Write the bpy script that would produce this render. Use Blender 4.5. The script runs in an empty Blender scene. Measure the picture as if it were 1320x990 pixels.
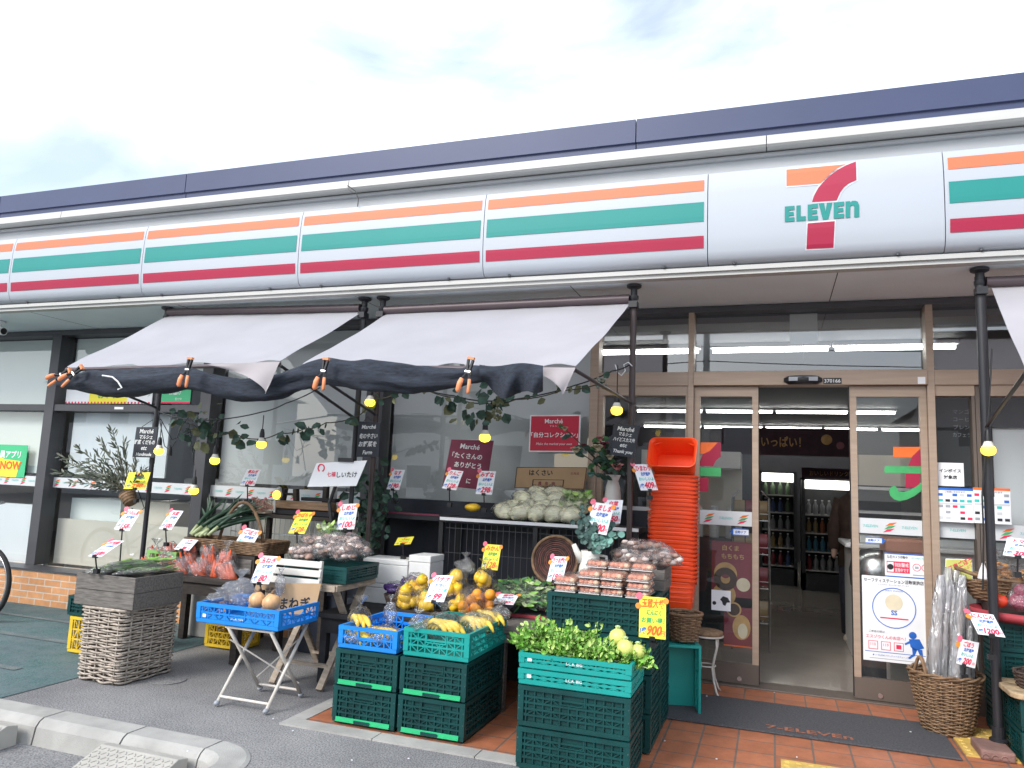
import bpy, math, random
from math import sin, cos, pi, radians
from mathutils import Vector, Matrix, noise as mnoise

random.seed(7)
SC = bpy.context.scene
COL = SC.collection
V = Vector

# ------------------------------------------------------------------ camera
YAW, PITCH, ROLL, FPX = radians(19.4526), radians(7.4614), radians(2.3795), 962.65
CAM = V((0.0, -5.936, 1.42))
_f = V((-sin(YAW)*cos(PITCH), cos(YAW)*cos(PITCH), sin(PITCH)))
_r0 = V((cos(YAW), sin(YAW), 0.0))
_u0 = _r0.cross(_f)
CR = _r0*cos(ROLL) + _u0*sin(ROLL)
CU = CR.cross(_f)
CF = _f
cd = bpy.data.cameras.new('camera')
co = bpy.data.objects.new('camera', cd)
COL.objects.link(co)
co.matrix_world = Matrix(((CR.x, CU.x, -CF.x, CAM.x), (CR.y, CU.y, -CF.y, CAM.y), (CR.z, CU.z, -CF.z, CAM.z), (0, 0, 0, 1)))
cd.sensor_width = 36.0
cd.lens = FPX/1320*36
cd.clip_start, cd.clip_end = 0.05, 2000
SC.camera = co


def _ray(x, y):
    return CR*((x-660)/FPX) - CU*((y-495)/FPX) + CF


def P(x, y, Y):                       # survey point: where the sight line meets the plane y = Y
    d = _ray(x, y)
    return CAM + d*((Y-CAM.y)/d.y)


def PZ(x, y, z=0.0):                  # ... meets the level z
    d = _ray(x, y)
    return CAM + d*((z-CAM.z)/d.z)


# ------------------------------------------------------------------ materials
def nn(nt, t, **kw):
    n = nt.nodes.new(t)
    for k, v in kw.items():
        setattr(n, k, v)
    return n


def base_mat(name):
    m = bpy.data.materials.new(name)
    m.use_nodes = True
    nt = m.node_tree
    b = nt.nodes['Principled BSDF']
    return m, nt, b


def ramp(nt, fac, stops):
    r = nn(nt, 'ShaderNodeValToRGB')
    e = r.color_ramp.elements
    while len(e) < len(stops):
        e.new(0.5)
    for i, (p, c) in enumerate(stops):
        e[i].position = p
        e[i].color = (*c, 1)
    nt.links.new(fac, r.inputs[0])
    return r


def mat(name, col, rough=0.6, var=0.18, scale=9.0, metal=0.0, bump=0.0, bscale=60.0, spec=0.5, dirt=0.0, dcol=(0.05, 0.045, 0.04), stretch=None, sss=0.0):
    m, nt, b = base_mat(name)
    L = nt.links.new
    tc = nn(nt, 'ShaderNodeTexCoord')
    src = tc.outputs['Object']
    if stretch:
        mp = nn(nt, 'ShaderNodeMapping')
        mp.inputs['Scale'].default_value = stretch
        L(src, mp.inputs[0])
        src = mp.outputs[0]
    n1 = nn(nt, 'ShaderNodeTexNoise')
    n1.inputs['Scale'].default_value = scale
    n1.inputs['Detail'].default_value = 5
    L(src, n1.inputs['Vector'])
    lo = tuple(max(0, c*(1-var)) for c in col)
    hi = tuple(min(1, c*(1+var)) for c in col)
    r = ramp(nt, n1.outputs[0], [(0.3, lo), (0.7, hi)])
    out = r.outputs[0]
    if dirt > 0:
        n2 = nn(nt, 'ShaderNodeTexNoise')
        n2.inputs['Scale'].default_value = scale*0.45
        n2.inputs['Detail'].default_value = 9
        n2.inputs['Roughness'].default_value = 0.7
        L(src, n2.inputs['Vector'])
        r2 = ramp(nt, n2.outputs[0], [(0.48, (0, 0, 0)), (0.72, (dirt,)*3)])
        mx = nn(nt, 'ShaderNodeMix', data_type='RGBA')
        L(r2.outputs[0], mx.inputs[0])
        L(out, mx.inputs[6])
        mx.inputs[7].default_value = (*dcol, 1)
        out = mx.outputs[2]
    L(out, b.inputs['Base Color'])
    b.inputs['Roughness'].default_value = rough
    b.inputs['Metallic'].default_value = metal
    b.inputs['Specular IOR Level'].default_value = spec
    if sss:
        b.inputs['Subsurface Weight'].default_value = sss
        b.inputs['Subsurface Radius'].default_value = (0.01, 0.006, 0.003)
    if bump > 0:
        n3 = nn(nt, 'ShaderNodeTexNoise')
        n3.inputs['Scale'].default_value = bscale
        n3.inputs['Detail'].default_value = 6
        L(src, n3.inputs['Vector'])
        bp = nn(nt, 'ShaderNodeBump')
        bp.inputs['Strength'].default_value = bump
        bp.inputs['Distance'].default_value = 0.01
        L(n3.outputs[0], bp.inputs['Height'])
        L(bp.outputs[0], b.inputs['Normal'])
    return m


def emit(name, col, s):
    m, nt, b = base_mat(name)
    b.inputs['Base Color'].default_value = (*col, 1)
    b.inputs['Emission Color'].default_value = (*col, 1)
    b.inputs['Emission Strength'].default_value = s
    return m


def schlick(nt, f0, boost=1.0, normal=None, power=5.0):
    """view-angle reflectance that is the same from both sides of a thin sheet"""
    L = nt.links.new
    lw = nn(nt, 'ShaderNodeLayerWeight')
    lw.inputs[0].default_value = 0.5
    if normal:
        L(normal, lw.inputs['Normal'])
    p = nn(nt, 'ShaderNodeMath', operation='POWER')
    p.inputs[1].default_value = power
    L(lw.outputs['Facing'], p.inputs[0])
    a = nn(nt, 'ShaderNodeMath', operation='MULTIPLY_ADD', use_clamp=True)
    a.inputs[1].default_value = (1-f0)*boost
    a.inputs[2].default_value = f0*boost
    L(p.outputs[0], a.inputs[0])
    return a.outputs[0]


def glass_mat(name, tint=(0.8, 0.83, 0.83), ior=1.5, boost=1.0, rough=0.0, body=0.0, bcol=(0.5, 0.55, 0.55)):
    m, nt, b = base_mat(name)
    L = nt.links.new
    nt.nodes.remove(b)
    out = nt.nodes['Material Output']
    tr = nn(nt, 'ShaderNodeBsdfTransparent')
    tr.inputs[0].default_value = (*tint, 1)
    gl = nn(nt, 'ShaderNodeBsdfGlossy')
    gl.inputs['Roughness'].default_value = rough
    fac = schlick(nt, 0.05, boost)
    mix = nn(nt, 'ShaderNodeMixShader')
    L(fac, mix.inputs[0])
    L(tr.outputs[0], mix.inputs[1])
    L(gl.outputs[0], mix.inputs[2])
    L(mix.outputs[0], out.inputs[0])
    return m


def film_mat(name, tint=(0.96, 0.965, 0.97), haze=0.03, gloss=0.13, bscale=38.0, stretch=(1, 1, 1)):
    """crinkled clear plastic bag"""
    m, nt, b = base_mat(name)
    L = nt.links.new
    nt.nodes.remove(b)
    out = nt.nodes['Material Output']
    tc = nn(nt, 'ShaderNodeTexCoord')
    n = nn(nt, 'ShaderNodeTexNoise')
    n.inputs['Scale'].default_value = bscale
    n.inputs['Detail'].default_value = 3
    n.inputs['Distortion'].default_value = 1.2
    mp = nn(nt, 'ShaderNodeMapping')
    mp.inputs['Scale'].default_value = stretch
    L(tc.outputs['Object'], mp.inputs[0])
    L(mp.outputs[0], n.inputs['Vector'])
    bp = nn(nt, 'ShaderNodeBump')
    bp.inputs['Strength'].default_value = 0.9
    bp.inputs['Distance'].default_value = 0.02
    L(n.outputs[0], bp.inputs['Height'])
    tr = nn(nt, 'ShaderNodeBsdfTransparent')
    tr.inputs[0].default_value = (*tint, 1)
    gl = nn(nt, 'ShaderNodeBsdfGlossy')
    gl.inputs['Roughness'].default_value = 0.16
    L(bp.outputs[0], gl.inputs['Normal'])
    d1 = nn(nt, 'ShaderNodeBsdfTranslucent')
    d1.inputs[0].default_value = (0.85, 0.87, 0.9, 1)
    d2 = nn(nt, 'ShaderNodeBsdfDiffuse')
    d2.inputs[0].default_value = (0.85, 0.87, 0.9, 1)
    L(bp.outputs[0], d2.inputs['Normal'])
    df = nn(nt, 'ShaderNodeMixShader')
    L(d1.outputs[0], df.inputs[1])
    L(d2.outputs[0], df.inputs[2])
    fac = schlick(nt, gloss*0.35, 1.0, bp.outputs[0], 3.0)
    m1 = nn(nt, 'ShaderNodeMixShader')
    m1.inputs[0].default_value = haze
    L(tr.outputs[0], m1.inputs[1])
    L(df.outputs[0], m1.inputs[2])
    m2 = nn(nt, 'ShaderNodeMixShader')
    L(fac, m2.inputs[0])
    L(m1.outputs[0], m2.inputs[1])
    L(gl.outputs[0], m2.inputs[2])
    L(m2.outputs[0], out.inputs[0])
    return m


def fabric_mat(name, col, trans=0.25):
    m, nt, b = base_mat(name)
    L = nt.links.new
    out = nt.nodes['Material Output']
    tc = nn(nt, 'ShaderNodeTexCoord')
    n = nn(nt, 'ShaderNodeTexNoise')
    n.inputs['Scale'].default_value = 2.2
    n.inputs['Detail'].default_value = 6
    L(tc.outputs['Object'], n.inputs['Vector'])
    r = ramp(nt, n.outputs[0], [(0.3, tuple(c*0.92 for c in col)), (0.7, tuple(min(1, c*1.04) for c in col))])
    L(r.outputs[0], b.inputs['Base Color'])
    b.inputs['Roughness'].default_value = 0.85
    n2 = nn(nt, 'ShaderNodeTexNoise')
    n2.inputs['Scale'].default_value = 300
    L(tc.outputs['Object'], n2.inputs['Vector'])
    bp = nn(nt, 'ShaderNodeBump')
    bp.inputs['Strength'].default_value = 0.12
    L(n2.outputs[0], bp.inputs['Height'])
    L(bp.outputs[0], b.inputs['Normal'])
    tl = nn(nt, 'ShaderNodeBsdfTranslucent')
    L(r.outputs[0], tl.inputs[0])
    mx = nn(nt, 'ShaderNodeMixShader')
    mx.inputs[0].default_value = trans
    L(b.outputs[0], mx.inputs[1])
    L(tl.outputs[0], mx.inputs[2])
    L(mx.outputs[0], out.inputs[0])
    return m


M = {}


# ------------------------------------------------------------------ mesh builder
class MB:
    def __init__(s, T=None):
        s.v, s.f, s.m, s.T = [], [], [], T or Matrix()
        s.mats = []

    def mi(s, name):
        if name not in s.mats:
            s.mats.append(name)
        return s.mats.index(name)

    def add(s, vs, fs, m):
        o = len(s.v)
        T = s.T
        s.v.extend(T @ V(v) for v in vs)
        k = s.mi(m)
        for f in fs:
            s.f.append(tuple(i+o for i in f))
            s.m.append(k)
        return s

    def box(s, a, b, m, T=None):
        x0, x1 = sorted((a[0], b[0])); y0, y1 = sorted((a[1], b[1])); z0, z1 = sorted((a[2], b[2]))
        vs = [V((x, y, z)) for z in (z0, z1) for y in (y0, y1) for x in (x0, x1)]
        if T:
            vs = [T @ v for v in vs]
        return s.add(vs, [(0, 2, 3, 1), (4, 5, 7, 6), (0, 1, 5, 4), (2, 6, 7, 3), (0, 4, 6, 2), (1, 3, 7, 5)], m)

    def obox(s, c, size, m, R=None):
        h = V(size)/2
        T = Matrix.Translation(V(c)) @ (R.to_4x4() if R else Matrix())
        return s.box(-h, h, m, T)

    def bar(s, p0, p1, w, h, m, up=(0, 0, 1)):
        p0, p1 = V(p0), V(p1)
        d = (p1-p0)
        L = d.length
        d.normalize()
        u = V(up)
        if abs(d.dot(u)) > 0.98:
            u = V((0, 1, 0))
        x = d.cross(u).normalized()
        z = x.cross(d)
        R = Matrix((x, d, z)).transposed()
        return s.obox((p0+p1)/2, (w, L, h), m, R)

    def cyl(s, p0, p1, r0, r1=None, m='', n=12, caps=True):
        r1 = r0 if r1 is None else r1
        p0, p1 = V(p0), V(p1)
        d = (p1-p0).normalized()
        a = d.orthogonal().normalized()
        b = d.cross(a)
        vs = []
        for p, r in ((p0, r0), (p1, r1)):
            vs += [p + (a*cos(2*pi*i/n) + b*sin(2*pi*i/n))*r for i in range(n)]
        fs = [(i, (i+1) % n, n+(i+1) % n, n+i) for i in range(n)]
        if caps:
            fs += [tuple(range(n-1, -1, -1)), tuple(range(n, 2*n))]
        return s.add(vs, fs, m)

    def tube(s, pts, r, m, n=6, closed=False, caps=True):
        pts = [V(p) for p in pts]
        k = len(pts)
        rs = r if isinstance(r, (list, tuple)) else [r]*k
        vs = []
        a = None
        for i, p in enumerate(pts):
            if closed:
                d = pts[(i+1) % k]-pts[i-1]
            else:
                d = pts[min(i+1, k-1)]-pts[max(i-1, 0)]
            d.normalize()
            if a is None:
                a = d.orthogonal().normalized()
            else:
                a = (a - d*a.dot(d))
                a = a.normalized() if a.length > 1e-6 else d.orthogonal().normalized()
            b = d.cross(a)
            vs += [p + (a*cos(2*pi*j/n)+b*sin(2*pi*j/n))*rs[i] for j in range(n)]
        fs = []
        for i in range(k if closed else k-1):
            q = (i+1) % k
            for j in range(n):
                fs.append((i*n+j, i*n+(j+1) % n, q*n+(j+1) % n, q*n+j))
        if caps and not closed:
            fs += [tuple(range(n-1, -1, -1)), tuple(range((k-1)*n, k*n))]
        return s.add(vs, fs, m)

    def lathe(s, prof, m, n=16, T=None, sq=0.0, caps=True):
        """prof: (r, z) list; sq: 0 round .. 1 square-ish"""
        vs = []
        for r, z in prof:
            for i in range(n):
                a = 2*pi*i/n
                c, d = cos(a), sin(a)
                k = 1/max(abs(c), abs(d))**sq if sq else 1
                v = V((r*c*k, r*d*k, z))
                vs.append(T @ v if T else v)
        fs = []
        for j in range(len(prof)-1):
            for i in range(n):
                fs.append((j*n+i, j*n+(i+1) % n, (j+1)*n+(i+1) % n, (j+1)*n+i))
        if caps:
            fs += [tuple(range(n-1, -1, -1)), tuple(range((len(prof)-1)*n, len(prof)*n))]
        return s.add(vs, fs, m)

    def ball(s, c, r, m, n=10, k=7, R=None, jit=0.0, seed=0):
        c = V(c)
        r = V(r) if not isinstance(r, (int, float)) else V((r, r, r))
        vs = [V((0, 0, -1))]
        for j in range(1, k):
            t = -pi/2 + pi*j/k
            for i in range(n):
                a = 2*pi*i/n
                vs.append(V((cos(t)*cos(a), cos(t)*sin(a), sin(t))))
        vs.append(V((0, 0, 1)))
        o = []
        for v in vs:
            q = 1.0
            if jit:
                q += jit*mnoise.noise(v*1.7+V((seed*3.1, seed*1.3, seed)))
            w = V((v.x*r.x, v.y*r.y, v.z*r.z))*q
            if R:
                w = R @ w
            o.append(c+w)
        fs = [(0, 1+(i+1) % n, 1+i) for i in range(n)]
        for j in range(k-2):
            for i in range(n):
                a = 1+j*n
                fs.append((a+i, a+(i+1) % n, a+n+(i+1) % n, a+n+i))
        a = 1+(k-2)*n
        t = len(vs)-1
        fs += [(a+i, a+(i+1) % n, t) for i in range(n)]
        return s.add(o, fs, m)

    def ext(s, poly, t, m, T=None, both=True):
        """polygon in local xy, thickness t along +z"""
        n = len(poly)
        vs = [V((x, y, 0)) for x, y in poly] + [V((x, y, t)) for x, y in poly]
        if T:
            vs = [T @ v for v in vs]
        fs = [tuple(range(n, 2*n))]
        if t:
            fs += [tuple(range(n-1, -1, -1))] + [(i, (i+1) % n, n+(i+1) % n, n+i) for i in range(n)]
        else:
            vs = vs[n:]
            fs = [tuple(range(n))]
        return s.add(vs, fs, m)

    def grid(s, fn, nu, nv, m):
        vs = [fn(i/nu, j/nv) for j in range(nv+1) for i in range(nu+1)]
        fs = [(j*(nu+1)+i, j*(nu+1)+i+1, (j+1)*(nu+1)+i+1, (j+1)*(nu+1)+i) for j in range(nv) for i in range(nu)]
        return s.add(vs, fs, m)

    def leaf(s, p, d, nrm, L, w, m, fold=0.25, tip=0.0):
        p, d = V(p), V(d).normalized()
        nrm = V(nrm)
        sd = d.cross(nrm)
        sd = sd.normalized() if sd.length > 1e-5 else d.orthogonal().normalized()
        up = sd.cross(d)
        k = up*(-fold*w)
        q = [p, p+d*L*0.35+sd*w*0.5, p+d*L*0.75+sd*w*0.36-up*tip*L*0.5, p+d*L-up*tip*L, p+d*L*0.75-sd*w*0.36-up*tip*L*0.5, p+d*L*0.35-sd*w*0.5, p+d*L*0.35+k, p+d*L*0.75+k-up*tip*L*0.5]
        return s.add(q, [(0, 1, 6), (1, 2, 7, 6), (2, 3, 7), (3, 4, 7), (4, 5, 6, 7), (5, 0, 6)], m)

    def text(s, body, T, size, m, shear=0.0, off=0.0, width=None, xs=1.0):
        vs, fs, (x0, x1, y0, y1) = glyphs(body, off)
        w = (x1-x0)*size*xs
        if width and w > width:
            xs *= width/w
        cx, cy = (x0+x1)/2, (y0+y1)/2
        out = []
        for x, y in vs:
            X = (x-cx)*size*xs
            Yv = (y-cy)*size
            out.append(T @ V((X+shear*Yv, Yv, 0)))
        return s.add(out, fs, m)

    def build(s, name, parent=None, smooth=False, bevel=0.0, auto=False, loc=None):
        me = bpy.data.meshes.new(name)
        org = V(loc) if loc is not None else V((0, 0, 0))
        me.from_pydata([v-org for v in s.v], [], s.f)
        for k in s.mats:
            me.materials.append(M[k])
        me.polygons.foreach_set('material_index', s.m)
        if smooth:
            me.polygons.foreach_set('use_smooth', [True]*len(s.f))
        me.update()
        o = bpy.data.objects.new(name, me)
        COL.objects.link(o)
        if loc is not None:
            o.location = org
        if smooth and auto:
            try:
                me.set_sharp_from_angle(angle=radians(40))
            except Exception:
                pass
        if bevel:
            bv = o.modifiers.new('bevel', 'BEVEL')
            bv.width = bevel
            bv.segments = 2
            bv.limit_method = 'ANGLE'
        if parent:
            o.parent = parent
            if loc is None:
                o.matrix_parent_inverse = Matrix()
        return o


_gl = {}


def glyphs(body, off=0.0):
    k = (body, off)
    if k not in _gl:
        c = bpy.data.curves.new('t', 'FONT')
        c.body = body
        c.resolution_u = 2
        c.offset = off
        o = bpy.data.objects.new('t', c)
        me = bpy.data.meshes.new_from_object(o)
        vs = [(v.co.x, v.co.y) for v in me.vertices]
        fs = [tuple(p.vertices) for p in me.polygons]
        bpy.data.objects.remove(o)
        bpy.data.curves.remove(c)
        bpy.data.meshes.remove(me)
        xs = [v[0] for v in vs] or [0, 1]
        ys = [v[1] for v in vs] or [0, 1]
        _gl[k] = (vs, fs, (min(xs), max(xs), min(ys), max(ys)))
    return _gl[k]


def frame(o, x=(1, 0, 0), y=(0, 0, 1)):
    """4x4 with local x, y along the given directions, z = x cross y (facing the viewer for x right, y up)"""
    x = V(x).normalized()
    z = x.cross(V(y)).normalized()
    y = z.cross(x)
    R = Matrix((x, y, z)).transposed().to_4x4()
    return Matrix.Translation(V(o)) @ R


def tilt(o, yaw=0.0, lean=0.0, roll=0.0):
    """a card standing at o, facing -y, turned by yaw about z, leaned back, rolled in its own plane"""
    return Matrix.Translation(V(o)) @ Matrix.Rotation(yaw, 4, 'Z') @ Matrix.Rotation(pi/2-lean, 4, 'X') @ Matrix.Rotation(roll, 4, 'Z')


def tag(o, label=None, cat=None, group=None, kind=None):
    if label:
        o['label'] = label
    if cat:
        o['category'] = cat
    if group:
        o['group'] = group
    if kind:
        o['kind'] = kind
    return o


def thing(name, label, cat, loc=(0, 0, 0), group=None, rotz=0.0):
    o = bpy.data.objects.new(name, None)
    o.empty_display_size = 0.1
    COL.objects.link(o)
    o.location = loc
    o.rotation_euler = (0, 0, rotz)
    return tag(o, label, cat, group)


def dup(o, loc=None, rotz=None, label=None, parent=None, scale=None):
    c = o.copy()
    COL.objects.link(c)
    if parent:
        c.parent = parent
    if loc is not None:
        c.location = loc
    if rotz is not None:
        c.rotation_euler = (0, 0, rotz)
    if scale is not None:
        c.scale = scale
    if label:
        c['label'] = label
    for ch in list(o.children):
        dup(ch, parent=c)
    return c


def structure(o):
    o['kind'] = 'structure'
    return o


def rnd(a, b):
    return random.uniform(a, b)


def hsh(*a):
    return (sin(sum((i+1)*12.9898*float(x) for i, x in enumerate(a)))*43758.5453) % 1.0
# ------------------------------------------------------------------ materials of the place
def brick_mat(name, c1, c2, mortar, w, h, ms, offset=0.5, rough=0.6, plane='xy', var=0.25, gloss=0.5, bump=0.4):
    m, nt, b = base_mat(name)
    L = nt.links.new
    tc = nn(nt, 'ShaderNodeTexCoord')
    src = tc.outputs['Object']
    if plane == 'xz':
        mp = nn(nt, 'ShaderNodeMapping')
        mp.inputs['Rotation'].default_value = (radians(-90), 0, 0)
        L(src, mp.inputs[0])
        src = mp.outputs[0]
    br = nn(nt, 'ShaderNodeTexBrick')
    br.offset = offset
    br.inputs['Scale'].default_value = 1
    br.inputs['Brick Width'].default_value = w
    br.inputs['Row Height'].default_value = h
    br.inputs['Mortar Size'].default_value = ms
    br.inputs['Mortar Smooth'].default_value = 0.2
    br.inputs['Color1'].default_value = (*c1, 1)
    br.inputs['Color2'].default_value = (*c2, 1)
    br.inputs['Mortar'].default_value = (*mortar, 1)
    L(src, br.inputs['Vector'])
    n = nn(nt, 'ShaderNodeTexNoise')
    n.inputs['Scale'].default_value = 7
    n.inputs['Detail'].default_value = 8
    n.inputs['Roughness'].default_value = 0.7
    L(tc.outputs['Object'], n.inputs['Vector'])
    r = ramp(nt, n.outputs[0], [(0.3, (1-var,)*3), (0.7, (1+var*0.3,)*3)])
    mx = nn(nt, 'ShaderNodeMix', data_type='RGBA', blend_type='MULTIPLY')
    mx.inputs[0].default_value = 1
    L(br.outputs['Color'], mx.inputs[6])
    L(r.outputs[0], mx.inputs[7])
    L(mx.outputs[2], b.inputs['Base Color'])
    b.inputs['Roughness'].default_value = rough
    b.inputs['Specular IOR Level'].default_value = gloss
    bp = nn(nt, 'ShaderNodeBump', invert=True)
    bp.inputs['Strength'].default_value = bump
    bp.inputs['Distance'].default_value = 0.01
    L(br.outputs['Fac'], bp.inputs['Height'])
    L(bp.outputs[0], b.inputs['Normal'])
    return m


def asphalt_mat(name, col, speck=0.5, patch=None, pfac=0.5, stains=True):
    m, nt, b = base_mat(name)
    L = nt.links.new
    tc = nn(nt, 'ShaderNodeTexCoord')
    n1 = nn(nt, 'ShaderNodeTexNoise')
    n1.inputs['Scale'].default_value = 120
    n1.inputs['Detail'].default_value = 3
    n2 = nn(nt, 'ShaderNodeTexNoise')
    n2.inputs['Scale'].default_value = 1.1
    n2.inputs['Detail'].default_value = 9
    n2.inputs['Roughness'].default_value = 0.68
    for n in (n1, n2):
        L(tc.outputs['Object'], n.inputs['Vector'])
    r1 = ramp(nt, n1.outputs[0], [(0.32, tuple(c*(1-speck) for c in col)), (0.5, col), (0.72, tuple(c*(1+speck) for c in col))])
    r2 = ramp(nt, n2.outputs[0], [(0.3, (0.72, 0.72, 0.74)), (0.5, (1, 1, 1)), (0.7, (1.3, 1.29, 1.26))])
    mx = nn(nt, 'ShaderNodeMix', data_type='RGBA', blend_type='MULTIPLY')
    mx.inputs[0].default_value = 1
    L(r1.outputs[0], mx.inputs[6])
    L(r2.outputs[0], mx.inputs[7])
    out = mx.outputs[2]
    if patch:
        n3 = nn(nt, 'ShaderNodeTexNoise')
        n3.inputs['Scale'].default_value = 3.5
        n3.inputs['Detail'].default_value = 10
        n3.inputs['Roughness'].default_value = 0.75
        L(tc.outputs['Object'], n3.inputs['Vector'])
        r3 = ramp(nt, n3.outputs[0], [(0.40, (0, 0, 0)), (0.62, (pfac,)*3)])
        m2 = nn(nt, 'ShaderNodeMix', data_type='RGBA')
        L(r3.outputs[0], m2.inputs[0])
        L(out, m2.inputs[6])
        m2.inputs[7].default_value = (*patch, 1)
        out = m2.outputs[2]
    L(out, b.inputs['Base Color'])
    b.inputs['Roughness'].default_value = 0.85
    b.inputs['Specular IOR Level'].default_value = 0.3
    bp = nn(nt, 'ShaderNodeBump')
    bp.inputs['Strength'].default_value = 0.35
    bp.inputs['Distance'].default_value = 0.004
    L(n1.outputs[0], bp.inputs['Height'])
    L(bp.outputs[0], b.inputs['Normal'])
    return m


M['asphalt'] = asphalt_mat('asphalt', (0.215, 0.212, 0.212), 0.62)
M['asphalt_lot'] = asphalt_mat('asphalt_lot', (0.21, 0.208, 0.208))
M['asphalt_green'] = asphalt_mat('asphalt_green', (0.085, 0.15, 0.15), patch=(0.15, 0.18, 0.19), pfac=0.7)
M['worn_white'] = asphalt_mat('worn_white', (0.19, 0.21, 0.21), patch=(0.1, 0.14, 0.14), pfac=0.8)
M['concrete'] = mat('concrete', (0.38, 0.37, 0.345), 0.85, 0.15, 5, bump=0.3, bscale=160, dirt=0.45, dcol=(0.2, 0.19, 0.175))
M['joint'] = mat('joint', (0.06, 0.055, 0.05), 0.9)
M['terracotta'] = brick_mat('terracotta', (0.46, 0.165, 0.080), (0.39, 0.138, 0.068), (0.17, 0.13, 0.11), 0.2, 0.2, 0.006, 0.0, 0.5, var=0.35)
M['orange_brick'] = brick_mat('orange_brick', (0.70, 0.34, 0.15), (0.60, 0.28, 0.12), (0.62, 0.55, 0.46), 0.215, 0.066, 0.006, 0.5, 0.6, 'xz')
M['mat_grey'] = mat('mat_grey', (0.085, 0.085, 0.093), 0.95, 0.3, 90, bump=0.6, bscale=400, dirt=0.5, dcol=(0.11, 0.105, 0.1), spec=0.2)
M['mat_print'] = mat('mat_print', (0.33, 0.12, 0.065), 0.95, 0.35, 60, dirt=0.6, dcol=(0.08, 0.07, 0.07))
M['tactile'] = mat('tactile', (0.62, 0.42, 0.10), 0.7, 0.2, 12, dirt=0.5, dcol=(0.3, 0.21, 0.1))
M['plate_steel'] = mat('plate_steel', (0.42, 0.40, 0.36), 0.6, 0.15, 5, dirt=0.5, dcol=(0.25, 0.22, 0.18))
M['navy'] = mat('navy', (0.052, 0.066, 0.135), 0.45, 0.06, 1.5, spec=0.4)
M['cream'] = mat('cream', (0.50, 0.495, 0.47), 0.5, 0.05, 3, dirt=0.15, dcol=(0.5, 0.48, 0.42), stretch=(1, 1, 6))
M['fascia_grey'] = mat('fascia_grey', (0.44, 0.45, 0.46), 0.5, 0.05, 2, dirt=0.25, dcol=(0.3, 0.3, 0.29), stretch=(1, 1, 3))
M['soffit'] = mat('soffit', (0.80, 0.88, 0.92), 0.6, 0.06, 1.2, dirt=0.2, dcol=(0.55, 0.55, 0.54))
M['sign_white'] = mat('sign_white', (0.44, 0.47, 0.515), 0.5, 0.02, 1, dirt=0.10, dcol=(0.6, 0.6, 0.6), spec=0.5)
M['keyline'] = mat('keyline', (0.62, 0.64, 0.67), 0.4)
M['sign_orange'] = mat('sign_orange', (0.76, 0.165, 0.07), 0.55, 0.03, 2)
M['sign_green'] = mat('sign_green', (0.005, 0.235, 0.21), 0.55, 0.03, 2)
M['sign_red'] = mat('sign_red', (0.36, 0.006, 0.045), 0.55, 0.03, 2)
M['bronze'] = mat('bronze', (0.40, 0.30, 0.225), 0.42, 0.08, 3, metal=0.1, stretch=(1, 1, 14))
M['bronze_dark'] = mat('bronze_dark', (0.15, 0.12, 0.10), 0.45, 0.08, 3, metal=0.3)
M['frame_dark'] = mat('frame_dark', (0.075, 0.075, 0.082), 0.45, 0.1, 3, metal=0.2)
M['seal'] = mat('seal', (0.01, 0.01, 0.012), 0.6)
M['glass'] = glass_mat('glass', (0.92, 0.95, 0.945), 1.5, 2.6)
M['glass_top'] = glass_mat('glass_top', (0.75, 0.78, 0.78), 1.5, 4.0)
M['glass_door'] = glass_mat('glass_door', (0.86, 0.88, 0.87), 1.5, 1.3)
M['shop_floor'] = mat('shop_floor', (0.34, 0.30, 0.26), 0.07, 0.08, 3, spec=0.6)
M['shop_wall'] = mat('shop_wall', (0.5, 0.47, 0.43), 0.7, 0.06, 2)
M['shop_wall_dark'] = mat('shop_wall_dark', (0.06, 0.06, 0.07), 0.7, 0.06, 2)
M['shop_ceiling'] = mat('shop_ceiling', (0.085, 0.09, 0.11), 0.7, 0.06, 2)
M['tube_light'] = emit('tube_light', (1.0, 0.99, 0.95), 10)
M['case_light'] = emit('case_light', (1.0, 0.98, 0.92), 2.2)
M['blind_pale'] = mat('blind_pale', (0.78, 0.83, 0.81), 0.7, 0.04, 1.0)
M['blind_grey'] = mat('blind_grey', (0.58, 0.59, 0.585), 0.8, 0.05, 1.2)
M['board_white'] = mat('board_white', (0.82, 0.85, 0.88), 0.6, 0.04, 2)
M['box_beige'] = mat('box_beige', (0.66, 0.61, 0.52), 0.7, 0.06, 3)
M['machine_grey'] = mat('machine_grey', (0.55, 0.54, 0.52), 0.5, 0.05, 3)
M['black'] = mat('black', (0.012, 0.012, 0.014), 0.45, 0.2, 10)
M['black_matte'] = mat('black_matte', (0.02, 0.02, 0.024), 0.8, 0.3, 12)
M['navy_dark'] = mat('navy_dark', (0.012, 0.016, 0.028), 0.5, 0.3, 6)
M['white'] = mat('white', (0.82, 0.82, 0.82), 0.5, 0.02, 4)
M['paper'] = mat('paper', (0.83, 0.84, 0.86), 0.6, 0.03, 6)
M['paper_yellow'] = mat('paper_yellow', (0.90, 0.80, 0.06), 0.6, 0.05, 6)
M['ink_black'] = mat('ink_black', (0.02, 0.02, 0.022), 0.5)
M['ink_red'] = mat('ink_red', (0.75, 0.025, 0.09), 0.5)
M['ink_blue'] = mat('ink_blue', (0.02, 0.14, 0.55), 0.5)
M['ink_teal'] = mat('ink_teal', (0.03, 0.50, 0.45), 0.5)
M['ink_orange'] = mat('ink_orange', (0.82, 0.15, 0.02), 0.5)
M['ink_white'] = mat('ink_white', (0.82, 0.82, 0.82), 0.6)
M['ink_green'] = mat('ink_green', (0.05, 0.38, 0.12), 0.5)
M['ink_grey'] = mat('ink_grey', (0.35, 0.37, 0.40), 0.5)
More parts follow.
